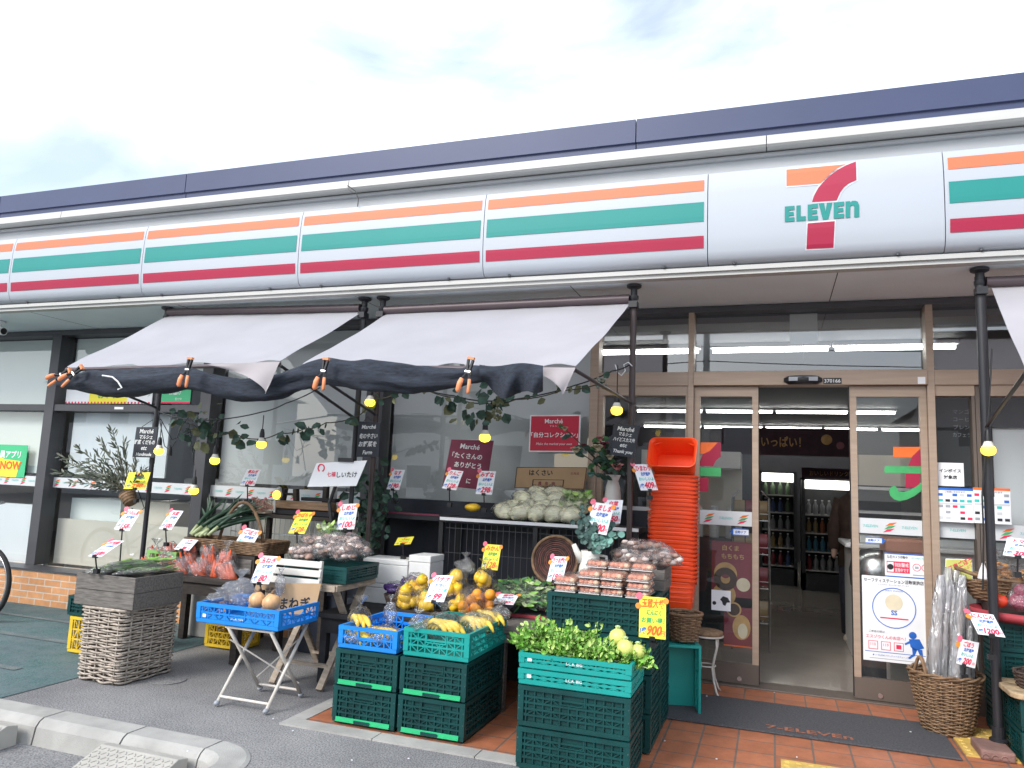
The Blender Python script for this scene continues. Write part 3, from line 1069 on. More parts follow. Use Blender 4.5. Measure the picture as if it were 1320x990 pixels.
# ---- sheets and stickers on the glass
class Sheet:
    def __init__(s, name, label, cat, a, c, Y, m, group=None, th=0.003):
        p0, p1 = P(a[0], c[1], Y), P(c[0], a[1], Y)
        s.x0, s.z0, s.x1, s.z1, s.Y = min(p0.x, p1.x), p0.z, max(p0.x, p1.x), p1.z, Y
        s.w, s.h = s.x1-s.x0, s.z1-s.z0
        s.root = thing(name, label, cat, ((s.x0+s.x1)/2, Y, s.z0), group)
        q = s.mb(); q.box((s.x0, Y, s.z0), (s.x1, Y+th, s.z1), m); q.build('sheet', s.root)
    def mb(s):
        return MB(Matrix.Translation(-V(s.root.location)))
    def fr(s, u, v, off=0.0015):
        return frame((s.x0+s.w*u, s.Y-off, s.z0+s.h*v))
    def pt(s, u, v, off=0.0015):
        return (s.x0+s.w*u, s.Y-off, s.z0+s.h*v)
    def text(s, q, body, u, v, hh, m, width=0.9, **k):
        q.text(body, s.fr(u, v, k.pop('o', 0.0015)), s.h*hh, m, width=s.w*width, **k)
    def rect(s, q, u0, v0, u1, v1, m, off=0.001):
        q.add([s.pt(u0, v0, off), s.pt(u1, v0, off), s.pt(u1, v1, off), s.pt(u0, v1, off)], [(0, 1, 2, 3)], m)
    def disc(s, q, u, v, r, m, off=0.001, n=28, ry=None):
        cx, y, cz = s.pt(u, v, off)
        ry = ry or r
        q.add([(cx+r*cos(2*pi*i/n), y, cz+ry*sin(2*pi*i/n)) for i in range(n)], [tuple(range(n))], m)
    def ring(s, q, u, v, r, t, m, off=0.0015, n=32):
        cx, y, cz = s.pt(u, v, off)
        vs = [(cx+rr*cos(2*pi*i/n), y, cz+rr*sin(2*pi*i/n)) for rr in (r, r-t) for i in range(n)]
        q.add(vs, [(i, (i+1) % n, n+(i+1) % n, n+i) for i in range(n)], m)
    def done(s, q, name='print'):
        q.build(name, s.root)

s = Sheet('safety_poster', 'tall white safety poster with a blue ring on the right sliding door', 'poster', (1113, 747), (1193, 850), 0.055, 'paper')
q = s.mb()
s.text(q, 'セーフティステーション活動実施店', 0.5, 0.95, 0.05, 'ink_black', 0.94, off=0.015)
s.text(q, 'まちの安全・安心に取り組んでいます', 0.5, 0.905, 0.02, 'ink_grey', 0.8)
s.ring(q, 0.5, 0.635, s.w*0.345, 0.006, 'ink_blue')
s.text(q, 'SS', 0.5, 0.58, 0.075, 'ink_blue', 0.4, off=0.03)
s.rect(q, 0.28, 0.505, 0.72, 0.52, 'ink_red'); s.disc(q, 0.5, 0.70, s.w*0.14, 'cream_food', 0.001, 20)
s.text(q, 'SAFETY STATION', 0.5, 0.835, 0.025, 'ink_blue', 0.36)
s.text(q, 'ご来店の際は…', 0.24, 0.345, 0.03, 'ink_black', 0.4)
s.text(q, 'エスゾウくんのお店へ！', 0.36, 0.285, 0.045, 'ink_red', 0.62, off=0.01)
for u in (0.16, 0.36, 0.56):
    s.rect(q, u-0.075, 0.135, u+0.075, 0.235, 'ink_red'); s.rect(q, u-0.065, 0.142, u+0.065, 0.228, 'paper', 0.0016)
s.text(q, '110', 0.16, 0.195, 0.045, 'ink_red', 0.12, o=0.0022); s.text(q, '119', 0.36, 0.195, 0.045, 'ink_red', 0.12, o=0.0022); s.rect(q, 0.52, 0.16, 0.60, 0.21, 'ink_red', 0.0022)
s.rect(q, 0.03, 0.105, 0.97, 0.112, 'ink_blue')
s.text(q, '●  (一社)日本フランチャイズチェーン協会', 0.45, 0.07, 0.022, 'ink_blue', 0.6)
s.rect(q, 0.1, 0.03, 0.9, 0.036, 'ink_grey')
# running pictogram
s.disc(q, 0.78, 0.335, s.w*0.06, 'ink_blue')
for pts in ([(0.72, 0.29), (0.88, 0.30), (0.95, 0.20), (0.82, 0.165), (0.74, 0.20)], [(0.76, 0.20), (0.84, 0.17), (0.80, 0.10), (0.72, 0.06), (0.70, 0.075), (0.77, 0.12)], [(0.84, 0.18), (0.92, 0.18), (0.93, 0.10), (0.89, 0.10)], [(0.73, 0.27), (0.73, 0.24), (0.66, 0.215), (0.65, 0.235)]):
    q.add([s.pt(u, v, 0.0013) for u, v in pts], [tuple(range(len(pts)))], 'ink_blue')
s.done(q)

s = Sheet('notice_sheet', 'white and blue notice with a red camera panel above the safety poster', 'notice', (1141, 716), (1200, 743), 0.055, 'paper', 'notices on the right door glass')
q = s.mb()
s.text(q, '防犯カメラ作動中', 0.28, 0.84, 0.14, 'ink_black', 0.44, off=0.01)
s.rect(q, 0.04, 0.18, 0.54, 0.66, 'ink_red'); s.rect(q, 0.055, 0.22, 0.19, 0.62, 'paper', 0.0015); s.disc(q, 0.12, 0.42, 0.02, 'ink_black', 0.002)
s.text(q, '特別警戒', 0.365, 0.52, 0.18, 'ink_white', 0.3, off=0.01); s.text(q, '実施中です', 0.365, 0.30, 0.18, 'ink_white', 0.3, off=0.01)
for u in (0.69, 0.88):
    s.ring(q, u, 0.46, 0.026, 0.004, 'ink_red'); s.rect(q, u-0.04, 0.4, u+0.04, 0.5, 'ink_grey', 0.0012)
s.text(q, '店内での飲食はご遠慮ください', 0.78, 0.84, 0.09, 'ink_teal', 0.4); s.rect(q, 0.6, 0.12, 0.97, 0.16, 'ink_grey')
s.rect(q, 0, 0, 1, 0.05, 'ink_blue'); s.rect(q, 0, 0.95, 1, 1, 'ink_blue')
s.done(q)
s = Sheet('invoice_notice', 'square white notice with two lines of black text on the right sidelight', 'notice', (1208, 597), (1242, 626), 0.055, 'paper')
q = s.mb(); s.text(q, 'インボイス', 0.5, 0.66, 0.17, 'ink_black', 0.84, off=0.025); s.text(q, '対象店', 0.5, 0.38, 0.17, 'ink_black', 0.6, off=0.025); s.done(q)
for (a, c, lb, top) in (((1209, 630), (1254, 672), 'sheet of payment symbols with a blue top edge under the invoice notice', 'ink_blue'), ((1256, 630), (1302, 674), 'sheet of payment symbols with a red top edge behind the black pole', 'ink_orange')):
    s = Sheet('payment_notice', lb, 'notice', a, c, 0.016, 'paper', 'payment notices on the right sidelight')
    q = s.mb(); s.rect(q, 0, 0.93, 1, 1, top)
    random.seed(5 if top == 'ink_blue' else 9)
    for r_ in range(5):
        for c_ in range(5):
            if random.random() < 0.75:
                u, v = 0.1+0.2*c_, 0.12+0.17*r_
                s.rect(q, u-0.07, v-0.04, u+0.06, v+0.035, random.choice(['ink_grey', 'ink_blue', 'ink_grey', 'ink_red', 'ink_black', 'band_white', 'ink_teal']), 0.0012)
    s.rect(q, 0.03, 0.51, 0.97, 0.56, 'band_white', 0.0012); s.text(q, 'ご利用いただけます', 0.5, 0.885, 0.06, 'ink_black', 0.7); s.done(q)
def arrow(a, c, lb):
    s = Sheet('arrow_sticker', lb, 'sticker', a, c, 0.056, 'paper', 'small blue arrow stickers on the doors')
    q = s.mb(); s.rect(q, 0, 0, 1, 0.14, 'ink_blue'); s.rect(q, 0, 0.86, 1, 1, 'ink_blue'); s.text(q, '自動ドア', 0.5, 0.5, 0.45, 'ink_blue', 0.7, off=0.02)
    return s, q
s, q = arrow((945, 682), (965, 690), 'blue and white arrow sticker pointing left on the left sliding door')
q.add([s.pt(-0.22, 0.5), s.pt(0.02, 0), s.pt(0.02, 1)], [(0, 1, 2)], 'ink_blue'); s.done(q)
s, q = arrow((1116, 693), (1137, 700), 'blue and white arrow sticker pointing right on the right sliding door')
q.add([s.pt(1.22, 0.5), s.pt(0.98, 1), s.pt(0.98, 0)], [(0, 1, 2)], 'ink_blue'); s.done(q)

def decal(name, label, cat, polys, Y, ox, oy, sc):
    c = P(ox+polys[0][0][0][0]/sc, oy+polys[0][0][0][1]/sc, Y)
    q = MB()
    for i, (pts, m) in enumerate(polys):
        vs = [P(ox+u/sc, oy+v/sc, Y-0.0004*i) for u, v in pts]
        q.add(vs, [tuple(range(len(vs)))], m)
    return tag(q.build(name, loc=c), label, cat)
decal('emblem_sticker', 'striped numeral sticker on the left sliding door beside the red basket stack', 'sticker', [
    ([(375, 150), (375, 225), (430, 222), (470, 205), (520, 150)], 'ink_orange'), ([(540, 150), (520, 150), (470, 205), (425, 225), (398, 300), (490, 302), (510, 265), (540, 240)], 'sign_red'),
    ([(355, 305), (350, 362), (540, 368), (542, 312)], 'ink_green'), ([(375, 375), (375, 462), (460, 464), (462, 376)], 'sign_red')], 0.056, 820, 540, 4.95)
sw = [(735, 640), (742, 668), (762, 688), (790, 696), (825, 690), (865, 672), (900, 645), (925, 612), (932, 570), (915, 590), (880, 620), (845, 640), (810, 650), (785, 645), (776, 630), (770, 618), (750, 622)]
decal('emblem_sticker', 'striped numeral sticker with a green hook on the right sliding door', 'sticker', [
    ([(758, 420), (758, 472), (850, 474), (905, 420)], 'ink_orange'), ([(905, 420), (940, 432), (938, 475), (905, 518), (832, 520), (855, 470)], 'sign_red'),
    ([(715, 518), (712, 552), (920, 556), (925, 520)], 'ink_green'), ([(822, 556), (820, 630), (893, 626), (897, 556)], 'sign_red'), (sw, 'ink_green')], 0.056, 960, 470, 3.96)

s = Sheet('snack_poster', 'wine red poster of ring doughnuts behind the left sliding door glass', 'poster', (917, 700), (972, 780), 0.12, 'poster_wine', 'red snack posters')
q = s.mb(); s.text(q, '白くま', 0.45, 0.9, 0.09, 'donut', 0.5, off=0.02); s.text(q, 'もちもち', 0.5, 0.77, 0.09, 'donut', 0.6, off=0.02)
s.ring(q, 0.33, 0.5, 0.085, 0.05, 'donut', 0.002); s.ring(q, 0.33, 0.42, 0.085, 0.05, 'choc', 0.0035); s.ring(q, 0.3, 0.18, 0.085, 0.05, 'donut', 0.002); s.disc(q, 0.75, 0.35, 0.05, 'cream_food', 0.002); s.done(q)
s = Sheet('snack_poster', 'wine red poster with a cream bun low on the left sliding door', 'poster', (933, 772), (970, 832), 0.12, 'poster_wine', 'red snack posters')
q = s.mb(); s.disc(q, 0.62, 0.4, 0.065, 'donut', 0.002, ry=0.09); s.disc(q, 0.66, 0.33, 0.035, 'cream_food', 0.003, ry=0.055); s.disc(q, 0.35, 0.75, 0.05, 'choc', 0.002); s.ring(q, 0.35, 0.75, 0.055, 0.012, 'donut', 0.003); s.rect(q, 0, 0, 1, 0.03, 'ink_orange'); s.done(q)
s = Sheet('spotted_sticker', 'white sticker with black patches halfway up the left sliding door', 'sticker', (917, 762), (942, 786), 0.056, 'paper')
q = s.mb(); q.add([s.pt(u, v) for u, v in ((0.45, 0.55), (0.6, 0.72), (0.85, 0.66), (0.98, 0.45), (0.8, 0.42), (0.72, 0.25), (0.6, 0.3), (0.55, 0.45))], [tuple(range(8))], 'ink_black'); s.disc(q, 0.15, 0.35, 0.014, 'ink_black'); s.done(q)

# ---- things inside the shop
banner = Sheet('ceiling_banner', 'dark wide banner hanging inside above the drinks cooler', 'banner', (930, 553), (1101, 585), 5.0, 'banner_dark')
q = banner.mb(); banner.text(q, 'いっぱい！', 0.46, 0.5, 0.42, 'donut', 0.3, off=0.02); banner.disc(q, 0.80, 0.6, 0.07, 'donut'); banner.disc(q, 0.9, 0.4, 0.05, 'poster_wine'); banner.done(q)
def cooler(name, label, px0, px1, pytop, Y, band, bandm):
    a, c = P(px0, pytop, Y), P(px1, pytop, Y)
    W, H = c.x-a.x, a.z
    t = thing(name, label, 'cooler', ((a.x+c.x)/2, Y, 0.015))
    q = MB(); q.box((-W/2, 0, 0), (-W/2+0.05, 0.7, H), 'case_dark'); q.box((W/2-0.05, 0, 0), (W/2, 0.7, H), 'case_dark'); q.box((-W/2, 0.66, 0), (W/2, 0.7, H), 'case_dark'); q.box((-W/2, 0, 0), (W/2, 0.7, 0.25), 'case_dark'); q.box((-W/2, 0, H-0.03), (W/2, 0.7, H), 'case_dark')
    q.build('cabinet', t)
    q = MB(); q.box((-W/2+0.05, -0.02, H-0.16), (W/2-0.05, 0.05, H-0.03), bandm); q.build('light_strip', t)
    if band:
        q = MB(); q.box((-W/2, -0.03, H), (W/2, 0.02, H+0.15), band); q.text('おいしいドリンク', frame((0, -0.033, H+0.075)), 0.08, 'donut', width=W*0.7); q.build('header_board', t)
    zs = []
    z = 0.28
    while z < H-0.35:
        q = MB(); q.box((-W/2+0.05, 0.02, z), (W/2-0.05, 0.6, z+0.02), 'machine_grey'); q.build('shelf', t)
        zs.append(z+0.02); z += 0.27
    return t, W, zs
pal = [(0.06, 0.10, 0.22), (0.20, 0.03, 0.04), (0.09, 0.14, 0.08), (0.28, 0.2, 0.1), (0.25, 0.26, 0.27), (0.05, 0.18, 0.25), (0.3, 0.09, 0.04)]
for i, c in enumerate(pal):
    M['pack%d' % i] = mat('pack%d' % i, c, 0.35, 0.2, 8)
def bottle_proto(i):
    q = MB(); q.lathe([(0.032, 0), (0.034, 0.01), (0.034, 0.13), (0.014, 0.175), (0.013, 0.20)], 'pack%d' % i, 8); q.cyl((0, 0, 0.20), (0, 0, 0.215), 0.015, None, 'white', 8)
    return q.build('drink_bottle', smooth=True, auto=True)
def stock(t, W, zs, lab, grp, seedv, step=0.095):
    random.seed(seedv)
    first = {}
    for z in zs:
        x = -W/2+0.10
        k = random.randrange(7)
        while x < W/2-0.08:
            if random.random() < 0.25:
                k = random.randrange(7)
            loc = V(t.location)+V((x, 0.08, z))
            if k not in first:
                o = bottle_proto(k); first[k] = o; o.location = loc; tag(o, lab, 'drink bottle', grp)
            else:
                dup(first[k], loc)
            x += step
t, W, zs = cooler('drinks_cooler', 'open drinks cooler with a maroon header at the back of the shop', 1033, 1104, 617, 6.2, 'banner_dark', 'case_light')
stock(t, W, zs, 'bottle on the shelves of the maroon topped drinks cooler', 'bottles in the maroon topped cooler', 3)
t, W, zs = cooler('chilled_cabinet', 'dark chilled cabinet with a bright top strip left in the doorway', 978, 1027, 608, 6.6, None, 'case_light')
stock(t, W, zs, 'bottle on the shelves of the chilled cabinet left in the doorway', 'bottles in the left chilled cabinet', 4, 0.11)
# wire rack just inside
t = thing('wire_rack', 'chrome wire rack of hanging packs just inside the doorway', 'rack', (-0.20, 1.3, 0.015))
for x in (-0.16, 0.16):
    q = MB(); q.tube([(x, 0, 0), (x, 0, 1.35), (x*0.6, 0, 1.42)], 0.010, 'chrome', 6); q.build('upright', t)
    q = MB(); q.tube([(x, 0.3, 0), (x, 0.3, 1.35)], 0.010, 'chrome', 6); q.build('upright', t)
for z in (0.25, 0.55, 0.85, 1.15):
    q = MB()
    for i in range(7):
        q.tube([(-0.16+0.053*i, 0, z), (-0.16+0.053*i, 0.3, z)], 0.004, 'chrome', 4)
    q.tube([(-0.16, 0, z), (0.16, 0, z)], 0.006, 'chrome', 4); q.tube([(-0.16, 0, z+0.06), (0.16, 0, z+0.06)], 0.004, 'chrome', 4); q.build('wire_shelf', t)
random.seed(11)
pk = {}
for z in (0.25, 0.55, 0.85, 1.15):
    for x in (-0.1, 0.0, 0.1):
        i = random.choice([0, 3, 4, 3, 1])
        if i not in pk:
            q = MB(); q.grid(lambda u, v: V((0.09*(u-0.5), 0.03-0.03*sin(pi*v)*(1 if 1 else 0), 0.17*v)), 4, 6, 'pack%d' % i); q.grid(lambda u, v: V((0.09*(0.5-u), 0.03+0.03*sin(pi*v), 0.17*v)), 4, 6, 'pack%d' % i)
            pk[i] = q.build('snack_pack', smooth=True); o = pk[i]; tag(o, 'small bread pack on the wire rack just inside the doorway', 'snack pack', 'packs on the wire rack')
            o.location = (-0.20+x, 1.38, z+0.022)
        else:
            dup(pk[i], (-0.20+x, 1.38, z+0.022))
# shelves left of the doorway behind the left door
t = thing('display_shelf', 'pale display shelf with a glass jar row behind the left sliding door', 'shelf', (-0.75, 1.6, 0.015))
q = MB(); q.box((-0.5, 0, 0), (0.45, 0.4, 0.95), 'case_dark'); q.build('cabinet', t)
q = MB(); q.box((-0.5, 0.36, 0.95), (0.45, 0.40, 1.62), 'box_beige'); q.build('back_panel', t)
q = MB(); q.box((-0.5, -0.01, 1.62), (0.45, 0.40, 1.78), 'machine_grey'); q.build('canopy', t)
jar = None
for i in range(6):
    x = -0.40+0.15*i
    if jar is None:
        q = MB(); q.lathe([(0.045, 0), (0.048, 0.02), (0.048, 0.22), (0.03, 0.27), (0.03, 0.30)], 'machine_grey', 12); jar = q.build('glass_jar', smooth=True, auto=True); tag(jar, 'tall jar on the display shelf behind the left sliding door', 'jar', 'jars on the display shelf'); jar.location = (-0.75+x, 1.72, 0.967)
    else:
        dup(jar, (-0.75+x, 1.72, 0.967))
# service counter to the right
t = thing('service_counter', 'white topped service counter behind the right sliding door', 'counter', (1.45, 1.5, 0.015))
q = MB(); q.box((-0.8, 0, 0), (1.6, 0.7, 0.95), 'machine_grey'); q.build('base', t, bevel=0.01)
q = MB(); q.box((-0.85, -0.05, 0.95), (1.6, 0.75, 0.99), 'white'); q.build('counter_top', t, bevel=0.01)
t = thing('warming_cabinet', 'warming cabinet with pale shelves standing on the white counter', 'food cabinet', (1.35, 1.75, 1.006))
q = MB(); q.box((-0.6, 0.25, 0), (0.6, 0.35, 0.75), 'case_dark'); q.box((-0.6, 0, 0.52), (0.6, 0.35, 0.80), 'box_beige'); q.box((-0.6, 0, 0), (0.6, 0.35, 0.06), 'white'); q.build('cabinet', t)
for z in (0.26, 0.48):
    q = MB(); q.box((-0.6, 0.0, z), (0.6, 0.3, z+0.025), 'white'); q.build('shelf', t)
t = thing('steam_pot', 'round steel pot on a stand behind the safety poster', 'pot', (0.78, 0.8, 0.015))
q = MB(); q.lathe([(0.16, 0), (0.16, 0.66)], 'case_dark', 20); q.build('stand', t, smooth=True, auto=True)
q = MB(); q.lathe([(0.17, 0.66), (0.20, 0.70), (0.21, 0.82), (0.19, 0.92), (0.12, 0.98), (0.03, 1.0)], 'chrome', 24); q.build('pot', t, smooth=True, auto=True)
t = thing('copper_tray', 'reddish bread tray behind the notice on the right sliding door', 'tray', (0.95, 0.5, 0.015))
q = MB(); q.box((-0.16, -0.1, 0.99), (0.2, 0.25, 1.10), 'copper'); q.build('tray', t, bevel=0.02)
q = MB(); q.box((-0.14, -0.08, 0), (0.18, 0.2, 0.985), 'machine_grey'); q.build('stand', t)
# white panel standing in for a reflection in the upper glass, and hook bar
pa, pb = P(1018, 405, 0.16), P(1054, 443, 0.16)
t = thing('reflection_panel', 'blank white square standing in for a reflection in the glass over the doorway', 'reflection stand-in', ((pa.x+pb.x)/2, 0.16, pb.z))
q = MB(); q.box((-(pb.x-pa.x)/2, 0, 0), ((pb.x-pa.x)/2, 0.02, pa.z-pb.z), 'white'); q.build('panel', t)
q = MB(); q.tube([(0, 0.01, 0), (0, 0.01, -0.14), (-0.02, 0.01, -0.17)], 0.003, 'black', 4); q.tube([(-0.10, 0.01, -0.175), (0.09, 0.01, -0.175)], 0.008, 'black', 5); q.build('hook_bar', t)
t = thing('dome_camera', 'white dome camera under the canopy just right of the left door post', 'camera', tuple(P(901, 408, 0.25)))
q = MB(); q.lathe([(0.0, 0.05), (0.055, 0.05), (0.055, 0.0), (0.05, -0.005)], 'white', 16); q.build('base', t, smooth=True, auto=True)
q = MB(); q.ball((0, 0, -0.012), (0.036, 0.036, 0.045), 'black', 12, 8); q.build('dome', t, smooth=True)
p = P(2, 408, -0.5)
t = thing('bullet_camera', 'white bullet camera under the canopy at the left edge of the photo', 'camera', (p.x, p.y, SZ))
q = MB(); q.cyl((0, 0, 0), (0, 0, -0.02), 0.05, None, 'white', 14); q.cyl((0, 0, -0.02), (0, 0, -0.07), 0.015, None, 'white', 8); q.build('bracket', t)
q = MB(); q.cyl((-0.14, 0.0, -0.09), (0.06, 0, -0.105), 0.042, None, 'white', 16); q.cyl((0.055, 0, -0.1047), (0.063, 0, -0.1053), 0.034, None, 'black', 16); q.build('housing', t, smooth=True, auto=True)

# behind the left windows
def inner(name, label, cat, x0, x1, y, z0, z1, m, d=0.03):
    q = MB(); q.box((x0, y, z0), (x1, y+d, z1), m)
    return tag(q.build(name, loc=(0, y, z0)), label, cat)
inner('roller_blind', 'pale green roller blind in the leftmost window', 'blind', -9.15, -7.5, 0.165, 1.30, 2.79, 'blind_pale', 0.01)
inner('roller_blind', 'pale roller blind high in the second window over the coloured poster', 'blind', -7.28, -5.40, 0.165, 2.25, 2.79, 'blind_pale', 0.01)
inner('roller_blind', 'grey roller blind filling the top of the third window', 'blind', -5.20, -3.52, 0.17, 1.30, 2.79, 'blind_grey', 0.01)
inner('poster_back', 'blank grey back of a large panel filling the fourth window', 'panel', -3.29, -1.45, 0.165, 1.20, 2.79, 'blind_grey', 0.02)
inner('white_board', 'white board behind the glass behind the olive branches', 'board', -7.20, -5.88, 0.165, 1.31, 1.97, 'board_white', 0.02)
s = Sheet('window_poster', 'green and yellow app poster low in the leftmost window', 'poster', (-40, 574), (36, 612), 0.085, 'card_green')
q = s.mb(); q.add([s.pt(u, v, 0.001) for u, v in ((0, 0), (0.86, 0), (0.9, 0.5), (0.6, 0.55), (0.3, 0.95), (0, 1))], [(0, 1, 2, 3, 4, 5)], 'paper_yellow'); s.text(q, '会員アプリ', 0.66, 0.70, 0.24, 'ink_white', 0.6, off=0.03); s.text(q, 'NOW', 0.74, 0.36, 0.34, 'ink_orange', 0.45, off=0.04, o=0.003); s.done(q)
s = Sheet('window_poster', 'yellow and white cartoon edged poster over the transom of the second window', 'poster', (84, 496), (198, 520), 0.09, 'paper')
q = s.mb(); s.rect(q, 0.28, 0.0, 0.72, 1, 'paper_yellow'); s.text(q, 'おトク', 0.5, 0.5, 0.5, 'ink_green', 0.4, off=0.02); s.text(q, 'キャンペーン', 0.86, 0.5, 0.3, 'ink_green', 0.24)
for i in range(26):
    s.rect(q, i/26, 0.0, i/26+0.018, 0.1, 'ink_red', 0.002)
s.done(q)
s = Sheet('window_poster', 'green lettered poster over the transom beside the yellow poster', 'poster', (200, 497), (247, 520), 0.09, 'card_green')
q = s.mb(); s.text(q, 'お届け', 0.55, 0.62, 0.3, 'ink_white', 0.6, off=0.02); s.text(q, '受付中', 0.66, 0.25, 0.16, 'ink_white', 0.4); s.rect(q, 0, 0, 1, 0.1, 'ink_red', 0.002); s.done(q)
for x0, x1, lb in ((-7.25, -6.55, 'left pale storage box on the floor behind the second window'), (-6.5, -5.9, 'beige storage box right of the pale one behind the second window')):
    inner('storage_box', lb, 'box', x0, x1, 0.3, 0.02, 1.05, 'box_beige' if x0 > -7 else 'blind_pale', 0.5)
inner('counter_front', 'long beige counter front behind the second window above the brick wall', 'counter', -7.3, -5.4, 0.2, 0.36, 0.83, 'box_beige', 0.06)
inner('counter_front', 'white panel at the foot of the leftmost window', 'counter', -8.3, -7.5, 0.25, 0.02, 0.95, 'board_white', 0.06)
t = thing('copy_machine', 'grey copy machine with a dark slot behind the second window', 'machine', (-5.75, 0.75, 0.015))
q = MB(); q.box((-0.35, 0, 0), (0.4, 0.6, 1.05), 'machine_grey'); q.build('body', t, bevel=0.02)
q = MB(); q.box((-0.38, -0.05, 1.1), (0.42, 0.6, 1.3), 'machine_grey'); q.build('lid', t, bevel=0.03)
q = MB(); q.box((-0.2, -0.012, 0.85), (0.25, 0.0, 0.98), 'black'); q.box((-0.3, 0.05, 1.05), (0.3, 0.5, 1.1), 'black'); q.build('slot', t)
t = thing('magazine_rack', 'low wire magazine rack behind the third window', 'rack', (-4.6, 0.6, 0.015))
q = MB()
for i in range(26):
    q.tube([(-0.75+0.06*i, 0, 0.45), (-0.75+0.06*i, 0, 1.12)], 0.004, 'chrome', 4)
for z in (0.45, 0.78, 1.12):
    q.tube([(-0.75, 0, z), (0.75, 0, z)], 0.007, 'chrome', 4)
q.build('wire_front', t)
q = MB(); q.box((-0.75, 0.03, 0.02), (0.75, 0.4, 0.44), 'case_dark'); q.box((-0.75, 0.36, 0.44), (0.75, 0.4, 1.15), 'box_beige'); q.build('back_panel', t)
s = Sheet('side_notice', 'pale blue board standing inside the glass right of the black pole', 'board', (1285, 540), (1410, 690), 0.30, 'board_white')
s = Sheet('menu_board', 'dark menu board with white lines behind the right sidelight', 'board', (1202, 502), (1264, 645), 0.30, 'case_dark')
q = s.mb()
for i, tx in enumerate(('マンゴー', 'コーヒー', 'ブレンド', 'カフェラテ')):
    s.text(q, tx, 0.66, 0.80-0.07*i, 0.045, 'ink_grey', 0.45)
s.done(q)

inner('dark_interior_panel', 'added dark panel inside the glass standing in for the dim interior at the right edge', 'panel', 1.46, 3.4, 0.28, 1.95, 2.60, 'case_dark', 0.03)  # added sheet; its dark colour stands in for the dim shop interior
# customer inside
px_ = P(1112, 830, 2.25)
pers = thing('person', 'person in a brown coat and dark trousers behind the right sliding door', 'person', (px_.x, 2.25, 0.015), rotz=radians(160))
me = bpy.data.meshes.new('body')
sk = [(0, 0, .88, .13, .10), (0, 0, 1.08, .13, .10), (0, 0, 1.30, .16, .11), (0, .0, 1.41, .07, .06), (0, .0, 1.48, .055, .055), (0, .02, 1.57, .085, .095), (0, .02, 1.65, .07, .08),
      (.09, 0, .82, .085, .09), (.10, .01, .47, .06, .065), (.10, -.01, .09, .042, .045), (.10, .12, .04, .035, .03),
      (-.09, 0, .82, .085, .09), (-.10, .03, .47, .06, .065), (-.10, .02, .09, .042, .045), (-.10, .15, .04, .035, .03),
      (.19, 0, 1.33, .055, .055), (.235, .0, 1.08, .042, .042), (.22, .10, .87, .032, .032), (.215, .14, .79, .03, .018),
      (-.19, 0, 1.33, .055, .055), (-.235, .0, 1.08, .042, .042), (-.22, .10, .87, .032, .032), (-.215, .14, .79, .03, .018)]
ed = [(0, 1), (1, 2), (2, 3), (3, 4), (4, 5), (5, 6), (0, 7), (7, 8), (8, 9), (9, 10), (0, 11), (11, 12), (12, 13), (13, 14), (2, 15), (15, 16), (16, 17), (17, 18), (2, 19), (19, 20), (20, 21), (21, 22)]
me.from_pydata([s_[:3] for s_ in sk], ed, [])
ob = bpy.data.objects.new('body', me); COL.objects.link(ob); ob.parent = pers
sm = ob.modifiers.new('skin', 'SKIN')
if not me.skin_vertices:
    me.skin_vertices.new()
for i, s_ in enumerate(sk):
    me.skin_vertices[0].data[i].radius = s_[3:]
me.skin_vertices[0].data[0].use_root = True
ob.modifiers.new('sub', 'SUBSURF').levels = 1
ob.modifiers['sub'].render_levels = 2
me.materials.append(M['skin'])
q = MB(); q.lathe([(0.19, 0.72), (0.185, 0.9), (0.165, 1.05), (0.19, 1.25), (0.175, 1.37), (0.075, 1.46)], 'coat_brown', 20, Matrix.Diagonal((1.12, 0.80, 1, 1)))
for sx in (-1, 1):
    q.tube([(sx*.17, 0, 1.37), (sx*.245, 0, 1.08), (sx*.225, .10, .87)], [.075, .065, .05], 'coat_brown', 10)
q.build('coat', pers, smooth=True)
q = MB()
for sx, dy in ((1, 0), (-1, .02)):
    q.tube([(sx*.085, 0, .95), (sx*.10, .01+dy, .5), (sx*.10, dy-.01, .08)], [.12, .10, .09], 'trousers', 12)
q.build('trousers', pers, smooth=True)
for sx, dy in ((1, 0), (-1, .03)):
    q = MB(); q.ball((sx*.10, .05+dy, .045), (.052, .135, .045), 'shoe', 12, 7); q.build('shoe', pers, smooth=True)
q = MB(); q.ball((0, -.005, 1.60), (.105, .115, .13), 'hair', 14, 9, jit=0.1); q.lathe([(0.10, 1.42), (0.105, 1.55)], 'hair', 12, Matrix.Translation((0, -0.02, 0)) @ Matrix.Diagonal((1, 0.8, 1, 1))); q.build('hair', pers, smooth=True)

# ---- across the street (seen mirrored in the glazing)
def house(x, y, W, D, H, wall, label):
    t = thing('house', label, 'house', (x, y, -0.12), 'houses across the street')
    q = MB(); q.box((-W/2, -D/2, 0), (W/2, D/2, H), wall); q.build('wall', t)
    q = MB(); q.add([(-W/2-.5, -D/2-.5, H), (W/2+.5, -D/2-.5, H), (W/2+.5, D/2+.5, H), (-W/2-.5, D/2+.5, H), (-W/2+D/3, 0, H+1.7), (W/2-D/3, 0, H+1.7)], [(0, 1, 5, 4), (1, 2, 5), (2, 3, 4, 5), (3, 0, 4), (0, 3, 2, 1)], 'roof_tile'); q.build('roof', t)
    for fx in (-0.3, 0.02, 0.32):
        for z in (1.0, 3.6):
            if z+1.2 < H:
                q = MB(); q.box((fx*W-0.7, D/2, z), (fx*W+0.7, D/2+0.05, z+1.2), 'white'); f = q.build('window', t)
                q = MB(); q.box((fx*W-0.62, D/2+0.052, z+0.08), (fx*W+0.62, D/2+0.06, z+1.12), 'dark_glass'); q.build('pane', f)
